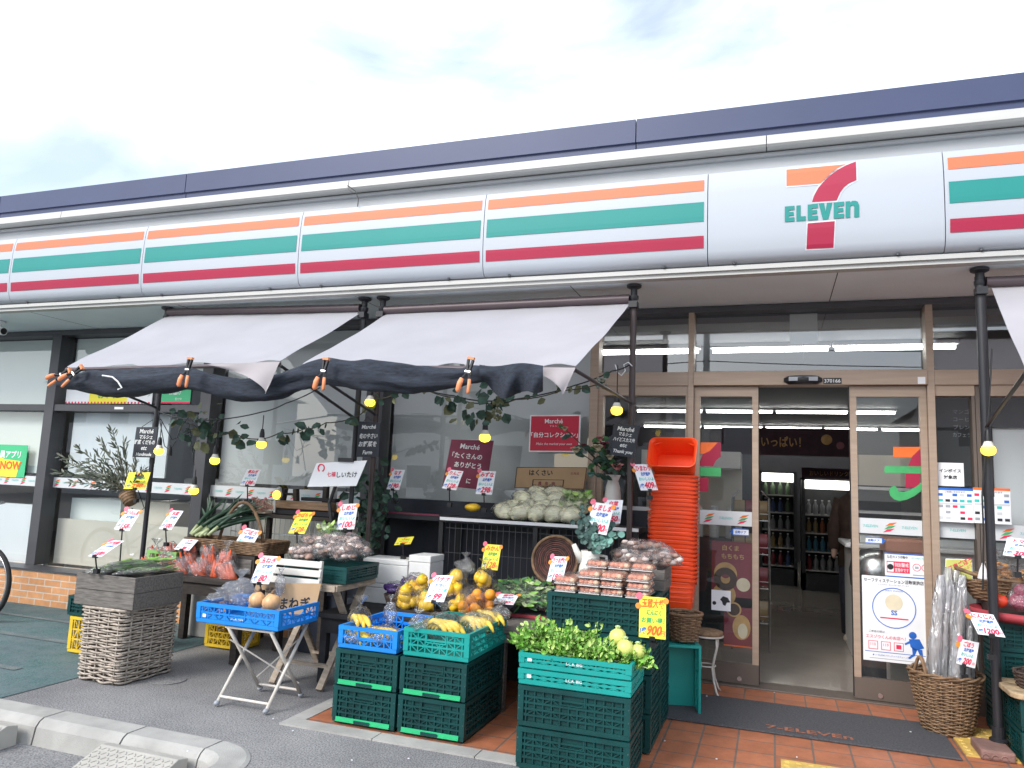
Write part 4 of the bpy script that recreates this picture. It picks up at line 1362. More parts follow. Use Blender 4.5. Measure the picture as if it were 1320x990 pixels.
house(-16, -30, 9, 8, 5.6, 'house_wall', 'cream two storey house mirrored in the left windows')
house(-3, -34, 10, 8, 5.8, 'house_wall_grey', 'grey two storey house mirrored in the glass above the doors')
house(10, -32, 8, 8, 5.2, 'house_wall', 'cream house mirrored at the right end of the door glass')
house(-32, -28, 9, 9, 5.8, 'house_wall_grey', 'grey house mirrored at the far left of the windows')
house(24, -33, 10, 8, 5.6, 'house_wall_grey', 'grey house beyond the right end of the street')
poles_ = []
for x in (-26, -2.5, 22):
    t = thing('utility_pole', {-26: 'utility pole at the left of the mirrored street', -2.5: 'utility pole mirrored behind the middle of the street', 22: 'utility pole at the right of the mirrored street'}[x], 'utility pole', (x, -24, -0.12), 'utility poles across the street')
    q = MB(); q.cyl((0, 0, 0), (0, 0, 9.5), 0.17, 0.11, 'concrete', 12); q.build('mast', t, smooth=True)
    q = MB(); q.box((-0.05, -0.9, 8.6), (0.05, 0.9, 8.72), 'machine_grey'); q.build('crossarm', t)
q = MB()
for dy, z in ((-0.8, 8.7), (0.0, 8.7), (0.8, 8.7), (0, 7.2), (0.1, 6.6)):
    for xa, xb in ((-26, -2.5), (-2.5, 22)):
        q.tube([(xa+(xb-xa)*u, -24+dy, z-0.12-1.6*u*(1-u)) for u in [i/10 for i in range(11)]], 0.022, 'black', 4, caps=False)
tag(q.build('power_lines', loc=(0, -24, 8)), 'black power lines mirrored in the glass above the doors', 'power lines')
def car(x, y, rz, label):
    t = thing('parked_car', label, 'car', (x, y, -0.12), 'cars in the parking lot', rz)
    prof_ = [(-2.0, .35), (-2.05, .75), (-1.9, .95), (-1.1, 1.05), (-0.55, 1.48), (0.9, 1.52), (1.7, 1.05), (2.0, .95), (2.02, .4), (1.75, .28), (-1.75, .28)]
    q = MB(); q.ext(prof_, 1.64, 'car_paint', Matrix(((1, 0, 0, 0), (0, 0, -1, 0.82), (0, 1, 0, 0), (0, 0, 0, 1)))); q.build('body', t, bevel=0.08)
    q = MB(); q.ext([(-1.0, 1.07), (-0.52, 1.42), (0.85, 1.45), (1.5, 1.07)], 1.66, 'dark_glass', Matrix(((1, 0, 0, 0), (0, 0, -1, 0.83), (0, 1, 0, 0), (0, 0, 0, 1)))); q.build('window', t)
    for wx in (-1.25, 1.25):
        for wy in (-0.75, 0.75):
            q = MB(); q.cyl((wx, wy-0.1, 0.31), (wx, wy+0.1, 0.31), 0.31, None, 'rubber', 20); wh = q.build('wheel', t)
            q = MB(); q.cyl((wx, wy-0.105, 0.31), (wx, wy+0.105, 0.31), 0.18, None, 'chrome', 14); q.build('rim', wh)
car(-6.0, -9.5, 0.3, 'white car in the lot mirrored in the third window')
M['awning'] = fabric_mat('awning', (0.65, 0.645, 0.69), 0.48)
M['awning_flap'] = fabric_mat('awning_flap', (0.47, 0.43, 0.44), 0.2)
M['tube_brown'] = mat('tube_brown', (0.10, 0.075, 0.08), 0.4, 0.1, 3, metal=0.2)
M['pole_black'] = mat('pole_black', (0.022, 0.022, 0.026), 0.4, 0.15, 5)
M['pole_brown'] = mat('pole_brown', (0.05, 0.032, 0.03), 0.4, 0.15, 5)
M['net'] = mat('net', (0.024, 0.032, 0.05), 0.75, 0.5, 14, bump=0.9, bscale=120, stretch=(1, 5, 5))
M['grip_orange'] = mat('grip_orange', (0.88, 0.30, 0.13), 0.4)
M['bulb'] = emit('bulb', (1.0, 0.72, 0.06), 1.25)
M['bulb_white'] = mat('bulb_white', (0.75, 0.72, 0.62), 0.4)
M['ivy'] = mat('ivy', (0.030, 0.075, 0.048), 0.5, 0.5, 18)
M['ivy_light'] = mat('ivy_light', (0.14, 0.15, 0.07), 0.55, 0.3, 18)
M['ivy_brown'] = mat('ivy_brown', (0.17, 0.12, 0.075), 0.6, 0.3, 18)
M['stem'] = mat('stem', (0.055, 0.05, 0.03), 0.8)
M['slate'] = mat('slate', (0.022, 0.026, 0.036), 0.6, 0.3, 9, dirt=0.3, dcol=(0.06, 0.065, 0.075))
M['chalk'] = mat('chalk', (0.72, 0.73, 0.72), 0.9, 0.15, 60)
M['olive_leaf'] = mat('olive_leaf', (0.065, 0.080, 0.050), 0.6, 0.4, 20)
M['olive_pale'] = mat('olive_pale', (0.20, 0.21, 0.17), 0.6, 0.2, 20)
M['cardboard'] = mat('cardboard', (0.47, 0.31, 0.17), 0.8, 0.08, 7)
M['wicker_brown'] = mat('wicker_brown', (0.22, 0.135, 0.075), 0.75, 0.4, 30, bump=0.4, bscale=200)
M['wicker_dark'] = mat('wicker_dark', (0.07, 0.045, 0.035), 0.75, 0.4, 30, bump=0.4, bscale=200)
M['wicker_grey'] = mat('wicker_grey', (0.42, 0.36, 0.30), 0.8, 0.35, 30, bump=0.4, bscale=200)
M['wicker_red'] = mat('wicker_red', (0.15, 0.06, 0.05), 0.75, 0.35, 30)

# ---- awnings on floor-to-canopy poles
PY = -0.73
def awning(name_lab, xs, top, bot, flap, pole_mats, sag, arms, pole_bottoms):
    t = thing('awning', name_lab, 'awning', ((xs[0]+xs[1])/2, PY, 0.0), 'awnings between floor and canopy poles')
    w_ = lambda: MB(Matrix.Translation(-V(t.location)))
    (tl, tr), (bl, br) = top, bot
    q = w_()
    def f(u, v):
        p = tl.lerp(tr, u).lerp(bl.lerp(br, u), v)
        n = 0.014*sin(3.1*u*6+v*2.5)*v + 0.010*mnoise.noise(V((u*4, v*3, xs[0])))
        s_ = -sag*sin(pi*v)*(0.6+0.4*sin(pi*u))
        fold = 0.020*mnoise.noise(V((u*14+v*3, v*1.5-u*2, xs[0]+3)))*(0.4+v)
        return p+V((0, 0, s_+n+fold*0.5))
    q.grid(f, 48, 24, 'awning'); q.build('fabric', t, smooth=True)
    if flap:
        q = w_(); a, c, d = flap
        def g(u, v):
            p = a.lerp(c, u); e = a.lerp(d, u**0.8*0.98)
            e = p.lerp(p.lerp(d, min(1, u*1.15)), 1.0) if u > 0.02 else p
            r = p.lerp(e, v)
            return r+V((0, -0.02*sin(v*3+u*9)*v, 0))
        q.grid(g, 16, 8, 'awning_flap'); q.build('valance_flap', t, smooth=True)
    q = w_(); z = (tl.z+tr.z)/2+0.035
    q.cyl((xs[0]+0.03, PY-0.01, tl.z+0.03), (xs[1]-0.03, PY-0.01, tr.z+0.03), 0.034, None, 'tube_brown', 14); q.build('roller_tube', t, smooth=True, auto=True)
    q = w_(); q.cyl(bl+V((0, 0, -0.015)), br+V((0, 0, -0.015)), 0.016, None, 'tube_brown', 10); q.build('front_bar', t)
    for (x, pm) in zip(xs, pole_mats):
        q = w_(); rp = 0.026 if x == x5 else 0.020; q.cyl((x, PY, 0.012), (x, PY, SZ-0.03), rp, None, pm, 12); q.cyl((x, PY, 1.45), (x, PY, SZ-0.05), rp+0.003, None, pm, 12)
        po = q.build('pole', t, smooth=True, auto=True)
        q = w_(); q.lathe([(0.055, SZ-0.002), (0.052, SZ-0.016), (0.024, SZ-0.030), (0.024, SZ-0.075), (0.034, SZ-0.080), (0.034, SZ-0.10), (0.024, SZ-0.12)], 'pole_black', 16, Matrix.Translation((x, PY, 0))); q.box((x-0.03, PY-0.05, SZ-0.17), (x+0.03, PY+0.03, SZ-0.125), 'pole_black'); q.build('ceiling_foot', po, smooth=True, auto=True)
        q = w_(); q.lathe([(0.05, 0.006), (0.05, 0.014), (0.03, 0.03), (0.03, 0.09)] if x != x5 else [(0.05, 0.06), (0.05, 0.07), (0.034, 0.08), (0.034, 0.14)], 'pole_black', 14, Matrix.Translation((x, PY, 0))); q.build('floor_foot', po)
    for (p0, p1) in arms:
        q = w_(); q.cyl(p0, p1, 0.011, None, 'pole_black', 8); q.ball(p0, 0.026, 'pole_black', 8, 6); q.build('arm', t, smooth=True, auto=True)
    return t
x1, x2, x3, x4, x5 = -5.17, -3.14, -2.97, -0.94, 1.215
aw1 = awning('pale lilac awning on the left with a loose flap hanging at its right end', (x1, x2),
       (P(216, 407, PY), P(467, 402, PY)), (P(86, 474, -1.70), P(361, 467, -1.74)), (P(266, 470, -1.93), P(361, 466, -1.93), P(340, 507, -1.95)), ('pole_black', 'pole_black'), 0.02,
       [(V((x1, PY, 1.94)), P(86, 478, -1.70)), (V((x2, PY, 1.86)), P(361, 471, -1.74))], 0)
aw2 = awning('wide pale lilac awning in the middle of the shop front', (x3, x4),
       (P(497, 405, PY), P(812, 391, PY)), (P(390, 470, -1.76), P(742, 473, -2.06)), (P(672, 473, -2.10), P(742, 474, -2.08), P(724, 510, -2.11)), ('pole_brown', 'pole_brown'), 0.03,
       [(V((x3, PY, 1.90)), P(392, 473, -1.76)), (V((x4, PY, 2.0)), P(741, 477, -2.06))], 0)
tr_ = P(1283, 372, PY)
aw3 = awning('pale awning cut off by the right edge of the photo', (x5, 3.3),
       (V((1.275, PY, 2.735)), V((3.25, PY, 2.735))), (P(1322, 478, -1.62), V((3.2, -1.62, P(1322, 478, -1.62).z))), None, ('pole_black', 'pole_black'), 0.02,
       [(V((x5, PY, 1.86)), P(1322, 481, -1.62)), (V((3.3, PY, 1.86)), V((3.2, -1.62, P(1322, 480, -1.62).z)))], 0)

# rolled net under the awning fronts
t = thing('shade_net', 'long black shade net rolled up and clamped along both awning fronts', 'shade net', tuple(P(380, 487, -1.8)))
path = [(78, 489, .07), (89, 493, .085), (105, 491, .10), (124, 489, .11), (148, 491, .115), (171, 491, .12), (205, 489, .12), (238, 487, .125), (262, 491, .11), (283, 497, .095), (310, 500, .085), (340, 498, .085), (360, 493, .09), (378, 488, .10), (400, 483, .11), (426, 479, .12), (450, 480, .12), (474, 481, .11), (505, 483, .10), (537, 486, .095), (565, 486, .085), (589, 485, .085), (610, 481, .085), (624, 479, .07)]
pts = []
for i in range(len(path)-1):
    for k in range(5):
        f_ = k/5
        pts.append(tuple(a+(c-a)*f_ for a, c in zip(path[i], path[i+1])))
pts.append(path[-1])
q = MB(Matrix.Translation(-V(t.location)))
cen = [P(u, v, -1.80-0.30*max(0, (u-390)/350)) for u, v, r in pts]
n = 22
vs = []
for i, (p, (u, v, r)) in enumerate(zip(cen, pts)):
    d = (cen[min(i+1, len(cen)-1)]-cen[max(i-1, 0)]).normalized()
    near = min(abs(u-c_) for c_ in (88, 243, 418, 604))
    r *= 0.80+0.34*min(1, near/60)**1.3
    p = p-V((0, 0, 0.022*min(1, near/70)))
    a = d.cross(V((0, 0, 1))).normalized(); b_ = a.cross(d)
    for j in range(n):
        th = 2*pi*j/n
        k = 1+0.34*mnoise.noise(V((i*0.06, th*1.2+i*0.05, 1)))+0.22*mnoise.noise(V((i*0.13+th*0.8, sin(th)*3, cos(th)*3)))+0.10*sin(th*5+i*0.30+2.5*mnoise.noise(V((i*.1, 0, 0))))
        vs.append(p+(a*cos(th)*0.8+b_*sin(th)*0.92)*r*0.82*k)
fs = [(i*n+j, i*n+(j+1) % n, (i+1)*n+(j+1) % n, (i+1)*n+j) for i in range(len(cen)-1) for j in range(n)]+[tuple(range(n-1, -1, -1)), tuple(range((len(cen)-1)*n, len(cen)*n))]
q.add(vs, fs, 'net')
q.build('rolled_net', t, smooth=True)
q = MB(Matrix.Translation(-V(t.location)))
def loose(u, v):
    x = 618+(700-618)*u
    y0 = 470+2*sin(u*7)
    y1 = 490+22*sin(min(1, u*1.3)*pi*0.75)*(1-0.55*max(0, u-0.6))-4*sin(u*11+1)
    yy = y0+(max(y1, y0+3)-y0)*v
    return P(x, yy, -2.06-0.05*sin(u*15+v*2)*v-0.12*u-0.03*sin(pi*v))
q.grid(loose, 50, 10, 'net'); q.build('loose_net_end', t, smooth=True)
q = MB(Matrix.Translation(-V(t.location))); q.tube([P(u, v, -1.95) for u, v in ((132, 484), (145, 486), (152, 492), (157, 500), (152, 502))], 0.006, 'chalk', 5); q.build('tie_string', t)

# spring clamps
def clamp(u, v, Y, rz, lab):
    p = P(u, v, Y)
    t = thing('spring_clamp', lab, 'clamp', tuple(p), 'orange tipped spring clamps on the awnings')
    R = Matrix.Rotation(rz, 4, 'Y') @ Matrix.Diagonal((0.8, 0.8, 0.8, 1))
    for sx in (-1, 1):
        q = MB(R); q.bar((sx*0.018, 0, 0.09), (sx*0.006, -0.01, -0.01), 0.018, 0.022, 'black'); q.bar((sx*0.006, -0.01, -0.01), (sx*0.03, -0.03, -0.06), 0.018, 0.02, 'black'); h = q.build('jaw', t, bevel=0.003)
        q = MB(R); q.tube([(sx*0.028, -0.028, -0.05), (sx*0.036, -0.034, -0.085), (sx*0.040, -0.036, -0.135), (sx*0.036, -0.034, -0.150)], [0.016, 0.02, 0.019, 0.012] if sx < 0 else [0.012, 0.014, 0.013, 0.009], 'grip_orange', 8); q.build('grip', h, smooth=True)
    q = MB(R); q.cyl((-0.02, -0.01, 0), (0.02, -0.01, 0), 0.014, None, 'chrome', 8); q.build('spring', t)
    q = MB(R); q.obox((0, -0.0, 0.10), (0.05, 0.03, 0.018), 'grip_orange'); q.build('pad', t)
clamp(80, 484, -1.90, 1.1, 'outermost orange tipped clamp at the left end of the rolled net')
clamp(96, 482, -1.92, 0.9, 'orange tipped clamp just inside the outermost one at the left end')
clamp(243, 477, -1.95, 0.1, 'orange tipped clamp in the middle of the left awning front')
clamp(418, 479, -1.98, 0.1, 'orange tipped clamp at the left corner of the middle awning')
clamp(604, 480, -2.12, 0.15, 'orange tipped clamp in the middle of the middle awning front')

# ---- festoon lights
def festoon(label, cable, drops, Y0):
    t = thing('string_light', label, 'string light', tuple(cable[0]), 'festoon light strings')
    w_ = lambda: MB(Matrix.Translation(-V(t.location)))
    q = w_(); q.tube(cable, 0.005, 'black', 5, caps=False); q.build('cable', t)
    for (u, v, Y, L_, lit) in drops:
        p = P(u, v, Y)
        q = w_(); q.cyl(p+V((0, 0, L_)), p+V((0, 0, 0.075)), 0.004, None, 'black', 5); q.lathe([(0.012, 0.11), (0.019, 0.075), (0.021, 0.030)], 'black', 12, Matrix.Translation(p)); s_ = q.build('socket', t, smooth=True, auto=True)
        if lit:
            q = w_(); q.lathe([(0.019, 0.045), (0.028, 0.022), (0.034, 0.010)], 'bulb_white', 14, Matrix.Translation(p), caps=False); q.build('bulb_collar', s_, smooth=True)
            q = w_(); q.lathe([(0.034, 0.010), (0.041, -0.006), (0.039, -0.025), (0.026, -0.039), (0.004, -0.045)], 'bulb', 14, Matrix.Translation(p)); q.build('bulb', s_, smooth=True)
def catena(pts, sag=0.0, n=8):
    out = []
    for i in range(len(pts)-1):
        for k in range(n):
            f_ = k/n
            p = pts[i].lerp(pts[i+1], f_); p.z -= sag*4*f_*(1-f_)
            out.append(p)
    out.append(pts[-1])
    return out
cb = catena([P(204, 530, -0.78), P(238, 540, -0.85), P(277, 541, -0.95), P(338, 531, -1.0), P(368, 520, -1.1), P(412, 500, -1.2)], 0.01)
festoon('black festoon string on the left with lit bulbs over the green onions', cb, [(205, 580, -0.80, 0.25, True), (277, 592, -0.95, 0.30, True), (337, 571, -1.0, 0.22, True), (218, 592, -0.82, 0.12, False)], 0)
cb = catena([P(477, 488, -0.80), P(540, 500, -0.9), P(585, 510, -0.95), P(625, 517, -1.0), P(680, 512, -0.95), P(740, 497, -0.85), P(790, 478, -0.80), P(812, 470, -0.77)], 0.008)
festoon('black festoon string in the middle with bulbs over the shop window signs', cb, [(477, 517, -0.80, 0.2, True), (625, 562, -1.0, 0.26, True), (795, 527, -0.95, 0.3, True)], 0)
q_ = [P(250, 600, -0.72), P(246, 560, -0.72), P(243, 545, -0.72)]
festoon('short cable with a low lit bulb hanging beside the third window post', q_, [(250, 631, -0.72, 0.17, True)], 0)
cb = [P(1279, 450, -0.77), P(1275, 520, -0.78), P(1270, 580, -0.78), P(1266, 640, -0.78), P(1268, 690, -0.77), P(1267, 760, -0.76)]
festoon('cable with one lit bulb down the right black pole', catena(cb, 0, 3), [(1274, 578, -0.80, 0.06, True)], 0)
q = MB()
q.tube(catena([P(204, 530, -0.80), P(212, 575, -0.82), P(219, 580, -0.82), P(226, 570, -0.82), P(235, 548, -0.8), P(247, 533, -0.78)], 0, 4), 0.004, 'black', 5); q.tube(catena([P(207, 540, -0.8), P(222, 567, -0.8), P(247, 556, -0.78)], 0, 4), 0.004, 'black', 5)
tag(q.build('loose_cable', loc=P(219, 580, -0.82)), 'loops of black cable hanging right of the left chalkboard', 'cable')
for (u, v, lab) in ((800, 468, 'small white hook of wire at the top of the right awning pole'),):
    q = MB(); q.tube([P(a, b_, -0.77) for a, b_ in ((793, 470), (796, 480), (801, 484), (806, 478), (804, 470), (810, 467), (815, 472))], 0.004, 'chalk', 6); tag(q.build('wire_hook', loc=P(u, v, -0.77)), lab, 'hook')

# ---- ivy garlands
def ivy(name, label, path, n, size, seedv, mats=('ivy', 'ivy', 'ivy', 'ivy_light'), spread=0.05, cat='garland', clumps=()):
    random.seed(seedv)
    t = thing(name, label, cat, tuple(path[0]))
    w_ = lambda: MB(Matrix.Translation(-V(t.location)))
    q = w_(); q.tube(catena(path, 0.015, 6), 0.0045, 'stem', 5, caps=False); q.build('stem', t)
    q = w_()
    line = catena(path, 0.015, 12)
    spots = [random.choice(line) for _ in range(n)]
    for (p, k, r) in clumps:
        spots += [p+V((random.gauss(0, r), random.gauss(0, r*0.7), random.gauss(0, r))) for _ in range(k)]
    for p in spots:
        d = V((rnd(-1, 1), rnd(-1, 0.6), rnd(-1, 0.5))).normalized()
        nr = V((rnd(-.5, .5), -1, rnd(-.3, .9)))
        o = p+V((rnd(-1, 1), rnd(-1, 1), rnd(-1, 1)))*spread*0.5
        L_ = size*rnd(0.6, 1.25)
        q.leaf(o, d, nr, L_, L_*rnd(0.7, 0.95), random.choice(mats), 0.18, rnd(0, 0.35))
    q.build('leaves', t)
    return t
ivy('ivy_garland', 'dark ivy garland hanging along the left cable', [P(226, 536, -0.86), P(250, 548, -0.9), P(272, 560, -0.95), P(300, 557, -0.97), P(330, 566, -1.0), P(360, 558, -1.0), P(392, 553, -0.98), P(420, 545, -0.95), P(462, 536, -0.86), P(482, 515, -0.8), P(522, 503, -0.8)], 42, 0.085, 3, clumps=[(P(258, 542, -0.9), 24, 0.08), (P(254, 566, -0.9), 8, 0.05), (P(312, 560, -0.98), 7, 0.05)])
ivy('ivy_garland', 'ivy and hop garland hanging in front of the maroon sign', [P(545, 500, -0.95), P(585, 512, -0.98), P(625, 520, -1.02), P(665, 515, -0.98), P(725, 503, -0.9), P(780, 492, -0.82)], 16, 0.08, 5, clumps=[(P(588, 520, -1.0), 14, 0.05), (P(632, 517, -1.02), 16, 0.055), (P(652, 514, -1.0), 12, 0.05), (P(617, 540, -1.0), 6, 0.03)])
random.seed(4)
t = thing('hop_cluster', 'yellow green hop cluster hanging over the maroon sign', 'hops', tuple(P(640, 515, -1.02)))
q = MB(Matrix.Translation(-V(t.location)))
for i in range(26):
    p = P(640+rnd(-6, 6), 517+rnd(0, 26), -1.04+rnd(-.03, .03)); q.ball(p, (0.011, 0.011, 0.014), 'ivy_light', 6, 5)
q.build('hop_cones', t, smooth=True); q = MB(Matrix.Translation(-V(t.location))); q.tube([P(640, 512, -1.02), P(641, 530, -1.03)], 0.003, 'stem', 5); q.build('stem', t)
random.seed(44)
t = thing('flower_sprig', 'small sprig of white flowers near the top of the right awning pole', 'flowers', tuple(P(778, 492, -0.82)))
q = MB(Matrix.Translation(-V(t.location)))
for i in range(14):
    q.ball(P(778+rnd(-9, 8), 494+rnd(-6, 6), -0.83+rnd(-.02, .02)), 0.012, 'olive_pale', 6, 5)
q.build('blossom', t, smooth=True)
ivy('climbing_plant', 'leafy dark plant climbing beside the second pole under the white sign', [P(468, 735, -0.55), P(473, 690, -0.55), P(482, 650, -0.55), P(478, 605, -0.58)], 90, 0.075, 8, ('ivy', 'ivy', 'ivy'), 0.22, 'plant', clumps=[(P(492, 660, -0.5), 30, 0.07), (P(472, 640, -0.55), 25, 0.06)])

# ---- olive spray in a hanging basket pot
t = thing('olive_plant', 'olive branches spreading from a small woven pot tied to the left pole', 'plant', tuple(P(167, 645, -0.84)))
w_ = lambda: MB(Matrix.Translation(-V(t.location)))
pc = P(167, 643, -0.84)
ax = Matrix.Translation(pc) @ Matrix.Rotation(radians(-38), 4, 'Y')
q = w_(); q.lathe([(0.035, -0.055), (0.05, -0.05), (0.062, 0.0), (0.068, 0.055), (0.060, 0.058), (0.05, 0.02)], 'wicker_brown', 16, ax)
for k in range(5):
    q.tube([ax @ V(((0.055+0.003*k)*cos(a), (0.055+0.003*k)*sin(a), -0.04+0.024*k)) for a in [2*pi*i/16 for i in range(16)]], 0.005, 'wicker_brown', 5, closed=True)
q.build('basket_pot', t, smooth=True)
q = w_(); q.tube([P(178, 632, -0.78), P(186, 655, -0.75), P(176, 662, -0.78), P(170, 655, -0.84)], 0.004, 'black', 5); q.build('wire_tie', t)
random.seed(21)
ends = [(78, 588), (76, 608), (92, 622), (120, 628), (112, 596), (130, 570), (145, 556), (160, 572), (152, 590), (100, 578), (135, 612), (176, 596), (185, 606), (88, 598), (150, 630), (110, 612), (125, 585)]
qs, ql = w_(), w_()
for k, (u, v) in enumerate(ends):
    a = pc+V((-0.03, 0, 0.05)); e = P(u, v, -0.85+rnd(-0.22, 0.18)); m_ = a.lerp(e, 0.55)+V((0, 0, 0.05*rnd(0.2, 1.4)))
    cv = [a.lerp(m_, s_).lerp(m_.lerp(e, s_), s_) for s_ in [i/14 for i in range(15)]]
    qs.tube(cv, [0.006-0.0003*i for i in range(15)], 'stem', 5)
    for i in range(3, 15):
        for sd_ in (-1, 1, 1):
            d = (cv[min(i+1, 14)]-cv[i-1]).normalized()
            side = V((rnd(-1, 1), rnd(-1, 1), rnd(-1, 1)))
            ql.leaf(cv[i]+side*0.006, d*0.9+side*0.6, V((rnd(-.4, .4), -1, rnd(-.2, .8))), rnd(0.05, 0.085), rnd(0.012, 0.018), random.choice(['olive_leaf', 'olive_leaf', 'olive_leaf', 'olive_pale']), 0.1)
qs.build('branches', t); ql.build('leaves', t)

# ---- chalkboards and signs at the window
class Board:
    """flat sign given by its four photo corners on a plane; own thickness"""
    def __init__(s, name, label, cat, c4, Y, m, th=0.008, group=None, edge=None):
        tl, tr, br, bl = [P(u, v, Y) for u, v in c4]
        s.tl, s.tr, s.br, s.bl, s.Y = tl, tr, br, bl, Y
        s.root = thing(name, label, cat, tuple((bl+br)/2), group)
        q = s.mb(); vs = [bl, br, tr, tl]; bk = V((0, th, 0))
        q.add(vs+[v+bk for v in vs], [(0, 1, 2, 3), (7, 6, 5, 4), (0, 4, 5, 1), (1, 5, 6, 2), (2, 6, 7, 3), (3, 7, 4, 0)], m)
        q.build('board', s.root)
    def mb(s):
        return MB(Matrix.Translation(-V(s.root.location)))
    def at(s, u, v):
        return s.bl.lerp(s.br, u).lerp(s.tl.lerp(s.tr, u), v)
    def fr(s, u, v, off=0.002):
        return frame(s.at(u, v)+V((0, -off, 0)), (s.br-s.bl), (s.tl-s.bl))
    def text(s, q, body, u, v, hh, m, width=0.9, off=0.0, shear=0.0, o=0.002, xs=1.0):
        H = (s.tl-s.bl).length; W = (s.br-s.bl).length
        q.text(body, s.fr(u, v, o), H*hh, m, width=W*width, off=off, shear=shear, xs=xs)
    def quad(s, q, u0, v0, u1, v1, m, off=0.0015):
        d = V((0, -off, 0))
        q.add([s.at(u0, v0)+d, s.at(u1, v0)+d, s.at(u1, v1)+d, s.at(u0, v1)+d], [(0, 1, 2, 3)], m)
def chalkboard(lab, c4, Y, lines, hang):
    s = Board('chalkboard', lab, 'chalkboard', c4, Y, 'slate', 0.01, 'hanging chalkboards')
    q = s.mb()
    for tx, v, h, wd in lines:
        s.text(q, tx, 0.5+rnd(-.02, .02), v, h*1.15, 'chalk', wd, 0.022, 0.22)
    q.build('chalk_lettering', s.root)
    q = s.mb(); h = P(hang[0], hang[1], Y+0.04); q.tube([s.at(0.25, 1), h, s.at(0.75, 1)], 0.003, 'black', 5); q.build('hanging_loop', s.root)
    return s
random.seed(2)
chalkboard('slanted chalkboard on the left pole over the yellow price card', [(176, 550.5), (203.5, 550.5), (199, 590), (170.5, 589)], -0.80, [('Marché', 0.86, 0.17, 0.82), ('マルシェ', 0.67, 0.14, 0.6), ('野菜 くだもの', 0.50, 0.14, 0.92), ('etc', 0.30, 0.17, 0.4), ('Handmade', 0.10, 0.13, 0.9)], (197, 541))
chalkboard('tall chalkboard on the second pole above the white mushroom sign', [(462, 543), (490, 545), (488, 589), (459, 589)], -0.79, [('Marché', 0.86, 0.13, 0.7), ('旬のやさい', 0.60, 0.14, 0.8), ('お野菜を', 0.37, 0.14, 0.8), ('Farm', 0.13, 0.13, 0.85)], (473, 537))
chalkboard('chalkboard on the right awning pole left of the red baskets', [(791, 546.5), (825, 548.5), (817, 590), (786.5, 586)], -0.80, [('Marché', 0.86, 0.16, 0.72), ('マルシェ', 0.69, 0.13, 0.55), ('ハイビスカス他', 0.52, 0.13, 0.9), ('etc', 0.34, 0.16, 0.4), ('Thank you', 0.13, 0.13, 0.9)], (812, 530))
s = Board('hanging_sign', 'red sign with a white rim on the fourth window', 'sign', [(683.5, 535), (748.5, 534.5), (747, 583), (681.5, 582.5)], -0.03, 'ink_white', 0.01)
q = s.mb(); s.quad(q, 0.025, 0.035, 0.975, 0.965, 'card_red'); s.text(q, 'Marché', 0.48, 0.83, 0.17, 'ink_white', 0.42, 0.012, o=0.003); s.text(q, 'マ ル シ ェ', 0.5, 0.70, 0.06, 'ink_white', 0.3, o=0.003); s.text(q, '「自分コレクション」', 0.5, 0.46, 0.15, 'ink_white', 0.92, 0.018, o=0.003); s.text(q, 'Make the market your own', 0.5, 0.21, 0.09, 'ink_white', 0.78, 0.0, 0.25, o=0.003); q.build('sign_print', s.root)
s = Board('hanging_sign', 'maroon handwritten sign standing behind the price cards in the fourth window', 'sign', [(582, 566.5), (636, 568), (626, 632), (570, 626)], -0.28, 'card_maroon', 0.01)
q = s.mb(); s.text(q, 'Marché', 0.48, 0.86, 0.15, 'chalk', 0.80, 0.014, 0.15); s.text(q, '「たくさんの', 0.45, 0.665, 0.13, 'chalk', 0.92, 0.02, 0.1); s.text(q, 'ありがとう', 0.5, 0.475, 0.13, 'chalk', 0.85, 0.02, 0.1); s.text(q, 'を」', 0.2, 0.29, 0.12, 'chalk', 0.3, 0.02, 0.1); s.text(q, 'に', 0.58, 0.15, 0.12, 'chalk', 0.3, 0.02, 0.1); q.build('sign_print', s.root)
s = Board('cardboard_sign', 'brown cardboard cabbage sign behind the pile of white cabbages', 'sign', [(666, 602), (757, 602.5), (753, 631), (663, 629)], -0.10, 'cardboard', 0.03)
q = s.mb(); s.text(q, 'はくさい', 0.36, 0.74, 0.30, 'ink_black', 0.56, 0.025); s.text(q, '北海道', 0.84, 0.72, 0.14, 'poster_wine', 0.16)
s.text(q, '農   産   物', 0.46, 0.24, 0.18, 'poster_wine', 0.34, 0.01)
for (u0, u1, v0, v1) in ((0.26, 0.70, 0.10, 0.125), (0.26, 0.70, 0.40, 0.425), (0.255, 0.27, 0.10, 0.425), (0.69, 0.705, 0.10, 0.425)):
    s.quad(q, u0, v0, u1, v1, 'choc')
for (u0, u1, v0, v1) in ((0.0, 1, 0, 0.03), (0, 1, 0.97, 1), (0.0, 0.012, 0.03, 0.97), (0.988, 1, 0.03, 0.97)):
    s.quad(q, u0, v0, u1, v1, 'choc')
q.build('sign_print', s.root)
s = Board('paper_sign', 'big white mushroom sign clipped on a black stand left of the second pole', 'sign', [(408, 597), (473, 593.5), (459, 626.5), (396, 627.5)], -0.95, 'paper', 0.003)
q = s.mb(); s.text(q, '七福', 0.40, 0.50, 0.20, 'ink_red', 0.2, 0.02, 0.1); s.text(q, 'しいたけ', 0.72, 0.46, 0.24, 'ink_black', 0.46, 0.02, 0.1)
cx = s.at(0.14, 0.78)
q.tube([cx+V((0.028*cos(a), -0.003, 0.028*sin(a))) for a in [radians(-60+30*i) for i in range(11)]], 0.005, 'ink_red', 5)
q.build('sign_print', s.root)
